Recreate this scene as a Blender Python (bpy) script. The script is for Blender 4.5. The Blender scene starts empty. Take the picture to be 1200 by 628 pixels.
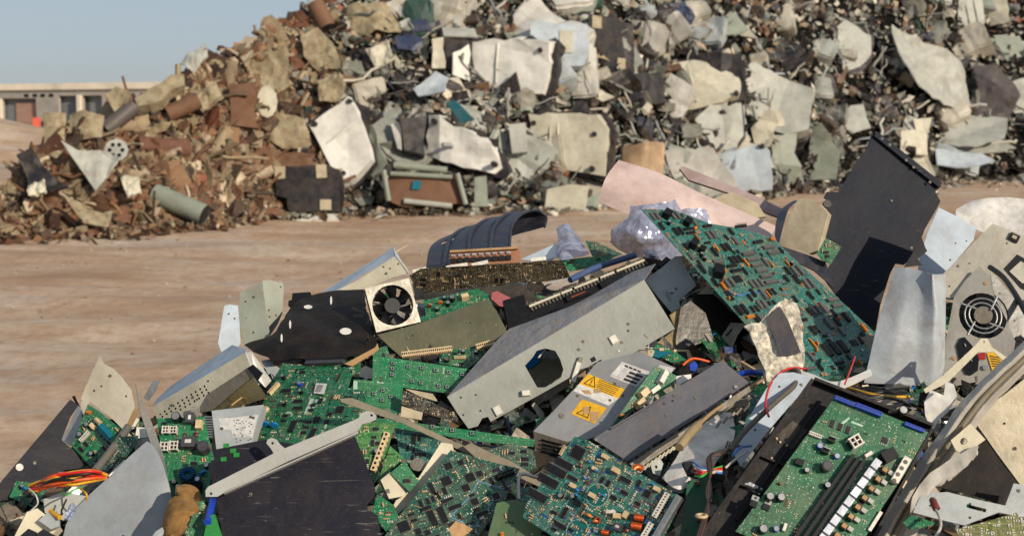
import bpy, bmesh, math, random
from mathutils import Vector, Matrix, noise
from mathutils.geometry import tessellate_polygon
sc = bpy.context.scene
col = sc.collection
rnd = random.Random(11)

# ------------------------------------------------------------------ camera
FPX = 1648.0
CAMZ = 1.6
PITCH = math.atan((314 - 140) / FPX)
CAM = Vector((0, 0, CAMZ))
FWD = Vector((0, math.cos(PITCH), -math.sin(PITCH)))
RGT = Vector((1, 0, 0))
UPV = Vector((0, math.sin(PITCH), math.cos(PITCH)))
cd = bpy.data.cameras.new('camera')
cd.sensor_width = 36
cd.lens = 36 * FPX / 1200
cd.clip_start = 0.1
cd.clip_end = 5000
cd.dof.use_dof = True
cd.dof.focus_distance = 3.1
cd.dof.aperture_fstop = 7.5
cam = bpy.data.objects.new('camera', cd)
col.objects.link(cam)
cam.location = CAM
cam.rotation_euler = (math.pi / 2 - PITCH, 0, 0)
sc.camera = cam

def ray(x, y):
    return FWD + RGT * ((x - 600) / FPX) - UPV * ((y - 314) / FPX)
def P(x, y, d):
    return CAM + ray(x, y) * d
def proj(w):
    v = w - CAM
    d = v.dot(FWD)
    return 600 + v.dot(RGT) / d * FPX, 314 - v.dot(UPV) / d * FPX
def interp(tab, x):
    if x <= tab[0][0]: return tab[0][1]
    for (a, b), (c, d) in zip(tab, tab[1:]):
        if x <= c: return b + (d - b) * (x - a) / (c - a)
    return tab[-1][1]
DH = [(150, 4.75), (200, 4.4), (250, 4.1), (300, 3.8), (350, 3.55), (450, 3.15), (540, 2.85), (628, 2.6), (720, 2.4)]
def Dh(y): return interp(DH, y)

def zt(ox, oy, s):
    return lambda *a: [(ox + a[i] / s, oy + a[i + 1] / s) for i in range(0, len(a), 2)]
ZA = zt(0, 280, 1.803); ZB = zt(240, 230, 3.14); ZC = zt(240, 400, 2.753); ZD = zt(480, 220, 3.14)
ZE = zt(480, 400, 2.753); ZF = zt(700, 150, 2.99); ZG = zt(720, 340, 2.18); ZH = zt(940, 150, 2.51); ZI = zt(940, 380, 2.53)
Z1 = zt(0, 410, 5.711); Z2 = zt(0, 518, 5.711); Z3 = zt(150, 400, 5.711); Z4 = zt(150, 500, 4.906); Z5 = zt(290, 400, 5.711)
Z6 = zt(400, 380, 5.232); Z7 = zt(420, 490, 4.55); Z8 = zt(600, 500, 4.905); Z9 = zt(620, 390, 5.235); Z10 = zt(720, 300, 4.486)
Z11 = zt(780, 420, 5.233); Z12 = zt(800, 510, 5.322); Z13 = zt(960, 430, 3.17); Z14 = zt(1050, 460, 3.74)
Z15 = zt(1000, 300, 4.485); Z16 = zt(740, 220, 4.486)
PX = zt(0, 0, 1)

# ------------------------------------------------------------------ materials
def lin(c):
    out = []
    for v in c:
        v /= 255.0
        out.append(v / 12.92 if v <= 0.04045 else ((v + 0.055) / 1.055) ** 2.4)
    return (*out, 1)
MATS = {}
def newmat(name):
    m = bpy.data.materials.new(name)
    m.use_nodes = True
    nt = m.node_tree
    b = nt.nodes['Principled BSDF']
    return m, nt, b
def nd(nt, t, **kw):
    n = nt.nodes.new(t)
    for k, v in kw.items(): setattr(n, k, v)
    return n
def mathn(nt, op, a, b=None, clamp=False):
    n = nd(nt, 'ShaderNodeMath', operation=op)
    n.use_clamp = clamp
    for i, v in enumerate((a, b)):
        if v is None: continue
        if isinstance(v, (int, float)): n.inputs[i].default_value = v
        else: nt.links.new(v, n.inputs[i])
    return n.outputs[0]
def mix(nt, f, a, b, bt='MIX'):
    n = nd(nt, 'ShaderNodeMix', data_type='RGBA', blend_type=bt)
    for s, v in ((0, f), (6, a), (7, b)):
        if isinstance(v, (int, float)): n.inputs[s].default_value = v
        elif isinstance(v, tuple): n.inputs[s].default_value = v
        else: nt.links.new(v, n.inputs[s])
    return n.outputs[2]
def ramp(nt, fac, stops, interp_='LINEAR'):
    r = nd(nt, 'ShaderNodeValToRGB')
    r.color_ramp.interpolation = interp_
    el = r.color_ramp.elements
    while len(el) < len(stops): el.new(0.5)
    for e, (p, c) in zip(el, stops):
        e.position = p
        e.color = c if isinstance(c, tuple) else (c, c, c, 1)
    nt.links.new(fac, r.inputs[0])
    return r.outputs[0]
def noisen(nt, vec, scale, detail=3, rough=0.55, dist=0):
    n = nd(nt, 'ShaderNodeTexNoise')
    n.inputs['Scale'].default_value = scale
    n.inputs['Detail'].default_value = detail
    n.inputs['Roughness'].default_value = rough
    n.inputs['Distortion'].default_value = dist
    nt.links.new(vec, n.inputs['Vector'])
    return n.outputs['Fac']
def offs(nt, tc):
    """object coordinates shifted by a per object random so copies never repeat"""
    oi = nd(nt, 'ShaderNodeObjectInfo')
    m = mathn(nt, 'MULTIPLY', oi.outputs['Random'], 37.0)
    a = nd(nt, 'ShaderNodeVectorMath', operation='ADD')
    nt.links.new(tc.outputs['Object'], a.inputs[0]); nt.links.new(m, a.inputs[1])
    return a.outputs[0], oi

def M(key, c=(150, 150, 150), rough=0.5, metal=0.0, dirt=(120, 100, 80), amt=0.35, scale=7.0, bump=0.25, spec=0.4, scratch=0.3, speck=0.35, var=0.12):
    """painted / bare sheet with dust film, blotches, specks and scratches"""
    if key in MATS: return MATS[key]
    m, nt, b = newmat(key)
    tc = nd(nt, 'ShaderNodeTexCoord')
    v, oi = offs(nt, tc)
    base = lin(c)
    n1 = noisen(nt, v, scale, 4, 0.6)
    dark = tuple(x * 0.72 for x in base[:3]) + (1,)
    light = tuple(min(1, x * 1.15) for x in base[:3]) + (1,)
    cc = ramp(nt, n1, [(0.3, dark), (0.5, base), (0.72, light)])
    cc = mix(nt, var * 2.0, cc, ramp(nt, oi.outputs['Random'], [(0.0, tuple(x * 0.6 for x in base[:3]) + (1,)), (1.0, light)]))
    # dust
    n2 = noisen(nt, v, scale * 2.3, 6, 0.68, 0.4)
    dm = mathn(nt, 'MULTIPLY', ramp(nt, n2, [(0.42, 0.0), (0.75, 1.0)]), amt)
    cc = mix(nt, dm, cc, lin(dirt))
    # specks
    if speck:
        n3 = noisen(nt, v, scale * 34, 4, 0.7)
        sm = mathn(nt, 'MULTIPLY', ramp(nt, n3, [(0.6, 0.0), (0.7, 1.0)]), speck * 0.7)
        cc = mix(nt, sm, cc, lin((92, 74, 58)))
        n3b = noisen(nt, v, scale * 26, 4, 0.7, 0.3)
        sm2 = mathn(nt, 'MULTIPLY', ramp(nt, n3b, [(0.68, 0.0), (0.76, 1.0)]), speck * 0.55)
        cc = mix(nt, sm2, cc, lin((214, 200, 180)))
    if scratch:
        mp = nd(nt, 'ShaderNodeMapping')
        mp.inputs['Rotation'].default_value = (0.2, 0.3, 0.7)
        mp.inputs['Scale'].default_value = (1.5, 40, 3)
        nt.links.new(v, mp.inputs[0])
        n4 = noisen(nt, mp.outputs[0], scale * 1.4, 2, 0.5, 1.2)
        sm = mathn(nt, 'MULTIPLY', mathn(nt, 'MULTIPLY', ramp(nt, n4, [(0.68, 0.0), (0.73, 1.0)]), ramp(nt, n1, [(0.5, 0.0), (0.65, 1.0)])), scratch * 0.6)
        cc = mix(nt, sm, cc, lin((205, 200, 192)))
    nt.links.new(cc, b.inputs['Base Color'])
    b.inputs['Metallic'].default_value = metal
    b.inputs['Specular IOR Level'].default_value = spec
    rr = mathn(nt, 'ADD', mathn(nt, 'MULTIPLY', dm, 0.35), mathn(nt, 'ADD', rough - 0.12, mathn(nt, 'MULTIPLY', n1, 0.24)), True)
    nt.links.new(rr, b.inputs['Roughness'])
    bp = nd(nt, 'ShaderNodeBump')
    bp.inputs['Strength'].default_value = bump
    bp.inputs['Distance'].default_value = 0.15 / scale
    nb = mathn(nt, 'ADD', mathn(nt, 'MULTIPLY', n2, 0.35), n1)
    nt.links.new(nb, bp.inputs['Height'])
    nt.links.new(bp.outputs[0], b.inputs['Normal'])
    MATS[key] = m
    return m

def flat(key, c, rough=0.45, metal=0.0, spec=0.5, var=0.25):
    """small moulded pieces: slight colour drift between pieces and a bit of dust"""
    if key in MATS: return MATS[key]
    m, nt, b = newmat(key)
    tc = nd(nt, 'ShaderNodeTexCoord')
    v, oi = offs(nt, tc)
    base = lin(c)
    n = noisen(nt, v, 160, 3, 0.6)
    cc = ramp(nt, n, [(0.35, tuple(x * 0.75 for x in base[:3]) + (1,)), (0.65, base)])
    cc = mix(nt, ramp(nt, noisen(nt, v, 60, 3, 0.6), [(0.5, 0.0), (0.75, 0.45)]), cc, lin(tuple(min(255, 34 + int(q * 0.55)) for q in c)))
    cc = mix(nt, mathn(nt, 'MULTIPLY', oi.outputs['Random'], var), cc, tuple(x * 0.45 for x in base[:3]) + (1,))
    nt.links.new(cc, b.inputs['Base Color'])
    b.inputs['Roughness'].default_value = rough
    b.inputs['Metallic'].default_value = metal
    b.inputs['Specular IOR Level'].default_value = spec
    MATS[key] = m
    return m

def pcbmat(key, c, light, dens=1.0, dust=0.25, rough=0.38):
    """solder mask with copper tracks, vias, white print"""
    if key in MATS: return MATS[key]
    m, nt, b = newmat(key)
    tc = nd(nt, 'ShaderNodeTexCoord')
    v, oi = offs(nt, tc)
    sp = nd(nt, 'ShaderNodeSeparateXYZ'); nt.links.new(v, sp.inputs[0])
    base, li = lin(c), lin(light)
    cc = ramp(nt, noisen(nt, v, 14, 3), [(0.3, tuple(x * 0.7 for x in base[:3]) + (1,)), (0.7, base)])
    def tracks(a, o, N, Mx, thr, sh):
        mm = mathn(nt, 'MULTIPLY', sp.outputs[a], N)
        fr = mathn(nt, 'FRACT', mm); fl = mathn(nt, 'FLOOR', mm)
        ln = mathn(nt, 'LESS_THAN', fr, 0.42)
        ol = mathn(nt, 'FLOOR', mathn(nt, 'ADD', mathn(nt, 'MULTIPLY', sp.outputs[o], Mx), mathn(nt, 'MULTIPLY', fl, sh)))
        wn = nd(nt, 'ShaderNodeTexWhiteNoise', noise_dimensions='2D')
        cb = nd(nt, 'ShaderNodeCombineXYZ'); nt.links.new(fl, cb.inputs[0]); nt.links.new(ol, cb.inputs[1])
        nt.links.new(cb.outputs[0], wn.inputs['Vector'])
        g = mathn(nt, 'GREATER_THAN', wn.outputs['Value'], thr)
        return mathn(nt, 'MULTIPLY', ln, g)
    t1 = tracks(0, 1, 330 * dens, 28, 0.62, 0.13)
    t2 = tracks(1, 0, 330 * dens, 24, 0.66, 0.21)
    t = mathn(nt, 'MULTIPLY', mathn(nt, 'MAXIMUM', t1, t2), 0.55)
    cc = mix(nt, t, cc, li)
    # white print blocks and solder pads
    def blobs(scale, thr, colr, amt):
        vo = nd(nt, 'ShaderNodeTexVoronoi', distance='CHEBYCHEV'); vo.inputs['Scale'].default_value = scale
        vo.inputs['Randomness'].default_value = 0.9
        nt.links.new(v, vo.inputs['Vector'])
        w = nd(nt, 'ShaderNodeSeparateColor'); nt.links.new(vo.outputs['Color'], w.inputs[0])
        g = mathn(nt, 'MULTIPLY', mathn(nt, 'LESS_THAN', vo.outputs['Distance'], thr), mathn(nt, 'GREATER_THAN', w.outputs[0], 0.55))
        return mix(nt, mathn(nt, 'MULTIPLY', g, amt), cc, colr)
    cc = blobs(190, 0.17, lin((190, 205, 185)), 0.75)
    cc = blobs(330, 0.2, lin((170, 165, 140)), 0.6)
    n2 = noisen(nt, v, 11, 5, 0.65)
    dm = mathn(nt, 'MULTIPLY', ramp(nt, n2, [(0.45, 0.0), (0.75, 1.0)]), dust)
    cc = mix(nt, dm, cc, lin((140, 122, 98)))
    nt.links.new(cc, b.inputs['Base Color'])
    nt.links.new(mathn(nt, 'ADD', rough, mathn(nt, 'MULTIPLY', dm, 0.5)), b.inputs['Roughness'])
    bp = nd(nt, 'ShaderNodeBump'); bp.inputs['Strength'].default_value = 0.3; bp.inputs['Distance'].default_value = 0.001
    nt.links.new(t, bp.inputs['Height']); nt.links.new(bp.outputs[0], b.inputs['Normal'])
    MATS[key] = m
    return m

def rampmat(key, stops, rough=0.7, island=False, metal=0.0, grime=(84, 56, 38), ga=0.4, gs=6.0, bump=0.5):
    """a palette picked by object (or by loose piece)"""
    if key in MATS: return MATS[key]
    m, nt, b = newmat(key)
    tc = nd(nt, 'ShaderNodeTexCoord')
    if island:
        g = nd(nt, 'ShaderNodeNewGeometry'); r = g.outputs['Random Per Island']
        v = tc.outputs['Object']
    else:
        v, oi = offs(nt, tc); r = oi.outputs['Random']
    cc = ramp(nt, r, [(p, lin(c)) for p, c in stops], 'CONSTANT')
    r2 = mathn(nt, 'FRACT', mathn(nt, 'MULTIPLY', r, 53.17))
    cc = mix(nt, mathn(nt, 'MULTIPLY', r2, 0.45), cc, lin((40, 32, 26)))
    n = noisen(nt, v, gs, 5, 0.65, 0.3)
    cc = mix(nt, mathn(nt, 'MULTIPLY', ramp(nt, n, [(0.42, 0.0), (0.66, 1.0)]), ga), cc, lin(grime))
    n2 = noisen(nt, v, gs * 5, 3, 0.6)
    cc = mix(nt, ramp(nt, n2, [(0.55, 0.0), (0.75, 0.35)]), cc, lin((176, 150, 118)))
    nt.links.new(cc, b.inputs['Base Color'])
    b.inputs['Roughness'].default_value = rough
    b.inputs['Metallic'].default_value = metal
    bp = nd(nt, 'ShaderNodeBump'); bp.inputs['Strength'].default_value = bump; bp.inputs['Distance'].default_value = 0.05
    nt.links.new(n, bp.inputs['Height']); nt.links.new(bp.outputs[0], b.inputs['Normal'])
    MATS[key] = m
    return m

GREY = M('grey_paint', (165, 168, 160), 0.5, 0.0)
GREY2 = M('pale_blue_grey_zinc', (170, 176, 176), 0.45, 0.12, amt=0.25, scale=9)
GGREEN = M('grey_green_paint', (150, 156, 142), 0.5)
ZINC = M('zinc', (170, 172, 170), 0.36, 0.65, amt=0.4, bump=0.4)
DZINC = M('dusty_zinc', (128, 124, 112), 0.5, 0.45, amt=0.6, bump=0.5, speck=0.7)
CREAM = M('cream_paint', (206, 198, 172), 0.5)
WHITE = M('white_paint', (216, 214, 206), 0.5, amt=0.25)
BLACK = M('black_sheet', (22, 19, 17), 0.6, 0.0, spec=0.2, amt=0.12, scratch=0.25, bump=0.25)
SLATE = M('slate_plastic', (27, 30, 39), 0.55, spec=0.2, amt=0.1, scratch=0.45, speck=0.5)
SLATE2 = M('slate_grey_steel', (92, 93, 100), 0.45, 0.1, amt=0.3, scratch=0.3)
NAVY = M('navy_plastic', (30, 36, 52), 0.4, amt=0.25)
OLIVE = M('olive_mirror_steel', (156, 146, 108), 0.22, 0.9, amt=0.3, bump=0.2, dirt=(100, 84, 56))
PINK = M('pink_paint', (208, 186, 178), 0.55, amt=0.55, dirt=(150, 118, 108), scale=5, speck=0.6)
LBLUE = M('pale_blue_paint_and_shade', (172, 186, 198), 0.5)  # pale blue paint; also painted bluish shade on cream and green grey pieces
PLASTER = M('cracked_plaster', (226, 218, 198), 0.85, amt=1.0, dirt=(74, 54, 40), scale=34, bump=1.0, scratch=0, speck=0.8)
RUSTY = M('rusty_strip', (136, 130, 112), 0.6, 0.15, amt=0.5, dirt=(122, 96, 66), scale=14, speck=0.8)
GALV = M('speckled_galvanised', (238, 226, 196), 0.42, 0.1, amt=0.3, dirt=(176, 142, 92), scale=22, bump=0.5, speck=0.45)
TAN = M('tan_strip', (176, 140, 96), 0.7, amt=0.5)
WOODY = M('frayed_foam', (150, 112, 62), 0.95, amt=0.6, dirt=(92, 62, 30), scale=30, bump=1.0, scratch=0)
PAPER = M('dirty_white_card', (226, 220, 210), 0.8, amt=0.45, dirt=(126, 112, 94), scale=12, bump=0.6, scratch=0)
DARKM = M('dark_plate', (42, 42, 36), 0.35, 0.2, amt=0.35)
EDGE = M('beige_block', (188, 175, 148), 0.8, amt=0.5, dirt=(120, 98, 72))
PG = pcbmat('bright_green_mask', (16, 108, 66), (38, 132, 84), 0.6, 0.14)
PG3 = pcbmat('tray_green_mask', (10, 92, 54), (30, 116, 72), 0.7, 0.25)
PG4 = pcbmat('yellow_green_mask', (40, 112, 46), (88, 144, 74), 0.8, 0.3)
PG2 = pcbmat('green_mask', (12, 96, 60), (48, 138, 92), 0.8, 0.2)
PD = pcbmat('dark_green_mask', (24, 76, 60), (70, 118, 94), 0.9, 0.4)
PT = pcbmat('teal_mask', (14, 92, 84), (84, 142, 126), 0.8, 0.2)
PT2 = pcbmat('blue_green_mask', (40, 104, 96), (60, 126, 110), 0.6, 0.35, 0.35)
PO = pcbmat('olive_mask', (88, 100, 40), (158, 154, 84), 0.8, 0.45)
PB = pcbmat('brown_underside', (44, 38, 28), (96, 86, 62), 1.0, 0.3)
CB = flat('chip_black', (24, 23, 25), 0.45, spec=0.3)
CG = flat('chip_grey', (66, 66, 70), 0.45)
PIN = flat('tinned_pins', (190, 186, 172), 0.3, 0.8)
WPL = flat('white_plastic', (228, 222, 208), 0.5)
CPL = flat('cream_plastic', (216, 190, 146), 0.55)
BPL = flat('black_plastic', (15, 15, 18), 0.4, spec=0.3)
BLU = flat('blue_plastic', (24, 70, 190), 0.35)
CYN = flat('sky_blue_lacquer', (20, 128, 200), 0.35)
ORG = flat('orange_resin', (214, 122, 30), 0.45)
COP = flat('copper_wire', (214, 100, 44), 0.3, 0.5)
RED = flat('red_plastic', (178, 34, 28), 0.4)
RBR = flat('red_brown_lacquer', (120, 46, 34), 0.4)
PUR = flat('purple_sleeve', (58, 40, 58), 0.35)
YEL = flat('yellow_sticker', (236, 180, 20), 0.5)
STK = flat('white_sticker', (214, 212, 206), 0.6, var=0.1)
INK = flat('black_ink', (28, 26, 26), 0.7, var=0.05)
GST = flat('grey_sticker', (198, 194, 190), 0.6)
SIL = flat('bright_aluminium', (206, 204, 196), 0.28, 0.85)
GRP = flat('green_plastic', (24, 130, 50), 0.5)
TEAL = flat('teal_plastic', (0, 110, 130), 0.4)
PNK = flat('dull_pink_plastic', (170, 92, 92), 0.5)
REDW = flat('red_wire', (214, 38, 30), 0.4); ORW = flat('orange_wire', (236, 98, 34), 0.4); YEW = flat('yellow_wire', (228, 172, 30), 0.4)
BKW = flat('black_wire', (24, 22, 22), 0.45); GYW = flat('grey_cable', (92, 86, 76), 0.6); BRW = flat('brown_wire', (92, 62, 48), 0.55)
WHW = flat('white_wire', (206, 200, 190), 0.5); GNW = flat('green_wire', (60, 180, 60), 0.45); BLW = flat('blue_wire', (70, 130, 210), 0.45)
def bagmat():
    m, nt, b = newmat('antistatic_film')
    tc = nd(nt, 'ShaderNodeTexCoord')
    n = noisen(nt, tc.outputs['Object'], 34, 5, 0.65, 1.2)
    vo = nd(nt, 'ShaderNodeTexVoronoi'); vo.inputs['Scale'].default_value = 20; nt.links.new(tc.outputs['Object'], vo.inputs['Vector'])
    vo2 = nd(nt, 'ShaderNodeTexVoronoi'); vo2.inputs['Scale'].default_value = 46; nt.links.new(tc.outputs['Object'], vo2.inputs['Vector'])
    hh = mathn(nt, 'ADD', vo.outputs['Distance'], mathn(nt, 'MULTIPLY', vo2.outputs['Distance'], 0.4))
    cc = ramp(nt, n, [(0.3, lin((110, 124, 160))), (0.55, lin((160, 174, 206))), (0.75, lin((206, 204, 206)))])
    nt.links.new(cc, b.inputs['Base Color'])
    b.inputs['Metallic'].default_value = 0.15; b.inputs['Roughness'].default_value = 0.2
    b.inputs['Alpha'].default_value = 0.52
    bp = nd(nt, 'ShaderNodeBump'); bp.inputs['Strength'].default_value = 0.6; bp.inputs['Distance'].default_value = 0.02
    nt.links.new(hh, bp.inputs['Height']); nt.links.new(bp.outputs[0], b.inputs['Normal'])
    return m
BAG = bagmat()

# ------------------------------------------------------------------ mesh builder
class MB:
    def __init__(s): s.v = []; s.f = []; s.m = []; s.sm = []; s.mats = []
    def mi(s, mat):
        if mat not in s.mats: s.mats.append(mat)
        return s.mats.index(mat)
    def add(s, vs, fs, mat, smooth=False):
        o = len(s.v); k = s.mi(mat)
        s.v += [tuple(v) for v in vs]
        for f in fs: s.f.append([i + o for i in f]); s.m.append(k); s.sm.append(smooth)
        return s
    def box(s, c, d, mat, rz=0.0, taper=1.0, mtx=None):
        x, y, z = d[0] / 2, d[1] / 2, d[2] / 2
        vs = []
        for sz, k in ((-1, 1.0), (1, taper)):
            for sx, sy in ((-1, -1), (1, -1), (1, 1), (-1, 1)): vs.append(Vector((sx * x * k, sy * y * k, sz * z)))
        R = Matrix.Rotation(rz, 3, 'Z') if mtx is None else mtx
        vs = [R @ v + Vector(c) for v in vs]
        return s.add(vs, [(3, 2, 1, 0), (4, 5, 6, 7), (0, 1, 5, 4), (1, 2, 6, 5), (2, 3, 7, 6), (3, 0, 4, 7)], mat)
    def cyl(s, a, b, r0, r1, mat, n=12, cap=True):
        a, b = Vector(a), Vector(b); ax = (b - a).normalized()
        t = ax.orthogonal().normalized(); u = ax.cross(t)
        vs = []
        for p, r in ((a, r0), (b, r1)):
            for i in range(n):
                an = 2 * math.pi * i / n
                vs.append(p + t * (r * math.cos(an)) + u * (r * math.sin(an)))
        s.add(vs, [(i, (i + 1) % n, n + (i + 1) % n, n + i) for i in range(n)], mat, True)
        if cap:
            s.add(vs[:n], [tuple(range(n - 1, -1, -1))], mat); s.add(vs[n:], [tuple(range(n))], mat)
        return s
    def tube(s, pts, r, mat, n=7, taper=None):
        pts = [Vector(p) for p in pts]; up = None; rings = []
        for i, p in enumerate(pts):
            ax = (pts[min(i + 1, len(pts) - 1)] - pts[max(i - 1, 0)]).normalized()
            t = ax.orthogonal().normalized() if up is None else (up - ax * up.dot(ax)).normalized()
            up = t; u = ax.cross(t)
            rr = r if taper is None else r * (1 + (taper - 1) * i / (len(pts) - 1))
            rings.append([p + t * (rr * math.cos(2 * math.pi * k / n)) + u * (rr * math.sin(2 * math.pi * k / n)) for k in range(n)])
        vs = [v for rg in rings for v in rg]
        fs = [(i * n + k, i * n + (k + 1) % n, (i + 1) * n + (k + 1) % n, (i + 1) * n + k) for i in range(len(pts) - 1) for k in range(n)]
        s.add(vs, fs, mat, True)
        s.add(rings[0], [tuple(range(n - 1, -1, -1))], mat); s.add(rings[-1], [tuple(range(n))], mat)
        return s
    def torus(s, c, R, r, mat, n=20, k=8, mtx=None, z=1.0):
        mtx = mtx or Matrix.Identity(3)
        vs = []
        for i in range(n):
            a = 2 * math.pi * i / n
            for j in range(k):
                b = 2 * math.pi * j / k
                vs.append(mtx @ Vector(((R + r * math.cos(b)) * math.cos(a), (R + r * math.cos(b)) * math.sin(a), r * z * math.sin(b))) + Vector(c))
        return s.add(vs, [(i * k + j, ((i + 1) % n) * k + j, ((i + 1) % n) * k + (j + 1) % k, i * k + (j + 1) % k) for i in range(n) for j in range(k)], mat, True)
    def shell(s, vs, fs, t, mat, up=None, smooth=True):
        """surface (tris/quads) -> sheet of thickness t below the surface, crisp rim"""
        vs = [Vector(v) for v in vs]; nn = [Vector() for _ in vs]; edges = {}
        for f in fs:
            a = (vs[f[1]] - vs[f[0]]).cross(vs[f[2]] - vs[f[0]])
            for i in f: nn[i] += a
            for i in range(len(f)):
                e = (f[i], f[(i + 1) % len(f)])
                edges[e] = edges.get(e, 0) + 1
        nn = [n.normalized() if n.length > 1e-12 else Vector((0, 0, 1)) for n in nn]
        lo = [v - n * t for v, n in zip(vs, nn)]
        s.add(vs, fs, mat, smooth); s.add(lo, [tuple(reversed(f)) for f in fs], mat, smooth)
        sv = []; sf = []
        for (a, b) in edges:
            if (b, a) not in edges:
                o = len(sv); sv += [vs[a], vs[b], lo[b], lo[a]]; sf.append((o + 3, o + 2, o + 1, o))
        s.add(sv, sf, mat, False)
        return s
    def plate(s, outline, t, mat, holes=(), amp=0.0, cells=12, seed=0, z=0.0, fq=2.0, fold=None, smooth=None, creases=()):
        """flat or crumpled plate with its top face at z"""
        loops = [[Vector((p[0], p[1], 0)) for p in outline]] + [[Vector((p[0], p[1], 0)) for p in h] for h in holes]
        allv = [v for l in loops for v in l]
        tris = tessellate_polygon(loops)
        if amp == 0 and fold is None and not creases:
            fs = []
            for a, b, c in tris:
                cr = (allv[b] - allv[a]).cross(allv[c] - allv[a]).z
                if abs(cr) < 1e-14: continue
                fs.append((a, b, c) if cr > 0 else (c, b, a))
            return s.shell([v + Vector((0, 0, z)) for v in allv], fs, t, mat, smooth=False)
        bm = bmesh.new(); bv = [bm.verts.new(v) for v in allv]
        for a, b, c in tris:
            cr = (allv[b] - allv[a]).cross(allv[c] - allv[a]).z
            if abs(cr) < 1e-14: continue
            try: bm.faces.new((bv[a], bv[b], bv[c]) if cr > 0 else (bv[c], bv[b], bv[a]))
            except ValueError: pass
        xs = [p[0] for p in outline]; ys = [p[1] for p in outline]
        L = max(max(xs) - min(xs), max(ys) - min(ys)); st = L / cells
        for ax, lo, hi in ((0, min(xs), max(xs)), (1, min(ys), max(ys))):
            q = lo + st * 0.5
            while q < hi:
                co = Vector((q, 0, 0)) if ax == 0 else Vector((0, q, 0))
                no = Vector((1, 0, 0)) if ax == 0 else Vector((0, 1, 0))
                bmesh.ops.bisect_plane(bm, geom=bm.verts[:] + bm.edges[:] + bm.faces[:], plane_co=co, plane_no=no)
                q += st
        for (cx_, cy_, cc_, cs_) in creases:
            bmesh.ops.bisect_plane(bm, geom=bm.verts[:] + bm.edges[:] + bm.faces[:], plane_co=Vector((cx_ * cc_, cy_ * cc_, 0)), plane_no=Vector((cx_, cy_, 0)))
        bmesh.ops.remove_doubles(bm, verts=bm.verts[:], dist=L * 1e-5)
        bm.verts.index_update(); off = Vector((seed * 7.3, seed * 3.1, seed))
        out = []
        for v in bm.verts:
            p = v.co * (fq / L) + off
            h = noise.noise(p) + 0.5 * noise.noise(p * 2.3) + 0.3 * (1 - 2 * abs(noise.noise(p * 1.3 + Vector((5, 5, 5)))))
            zz = z + amp * h
            for (cx_, cy_, cc_, cs_) in creases: zz += cs_ * max(0.0, cx_ * v.co.x + cy_ * v.co.y - cc_)
            if fold: zz += fold(v.co.x, v.co.y)
            out.append(Vector((v.co.x, v.co.y, zz)))
        fs = [tuple(v.index for v in f.verts) for f in bm.faces]
        bm.free()
        return s.shell(out, fs, t, mat, smooth=(amp > 0 if smooth is None else smooth))
    def mesh(s, name):
        me = bpy.data.meshes.new(name)
        me.from_pydata(s.v, [], s.f)
        me.polygons.foreach_set('material_index', s.m)
        me.polygons.foreach_set('use_smooth', s.sm)
        for m in s.mats: me.materials.append(m)
        me.update()
        return me
    def build(s, name, parent=None, mtx=None):
        return link(name, s.mesh(name), parent, mtx)
def link(name, me, parent=None, mtx=None):
    o = bpy.data.objects.new(name, me)
    col.objects.link(o)
    if parent is not None: o.parent = parent
    if mtx is not None: o.matrix_local = mtx
    return o
def tag(o, label=None, cat=None, group=None, kind=None):
    if label: o['label'] = label
    if cat: o['category'] = cat
    if group: o['group'] = group
    if kind: o['kind'] = kind
    return o

# ------------------------------------------------------------------ frames on slanted planes
class Frame:
    def __init__(s, O, X, Y, Z):
        s.O, s.X, s.Y, s.Z = O, X.normalized(), Y.normalized(), Z.normalized()
        s.m = Matrix(((s.X.x, s.Y.x, s.Z.x, O.x), (s.X.y, s.Y.y, s.Z.y, O.y), (s.X.z, s.Y.z, s.Z.z, O.z), (0, 0, 0, 1)))
        s.inv = s.m.inverted()
    def loc(s, p, h=0.0):
        r = ray(*p); n = s.Z
        t = ((s.O + n * h) - CAM).dot(n) / r.dot(n)
        q = s.inv @ (CAM + r * t)
        return q.x, q.y
    def L(s, pts, h=0.0): return [s.loc(p, h) for p in pts]
    def at(s, p, d):
        """local coordinates of the point seen at p at depth d"""
        return s.inv @ P(p[0], p[1], d)
def plane(c, d, g=(0, 0.5), ax=(1, 0)):
    O = P(c[0], c[1], d)
    T1 = RGT + FWD * g[0]; T2 = UPV + FWD * g[1]
    Z = T1.cross(T2).normalized()
    X = (T1 * ax[0] - T2 * ax[1]).normalized()
    return Frame(O, X, Z.cross(X), Z)
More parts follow.
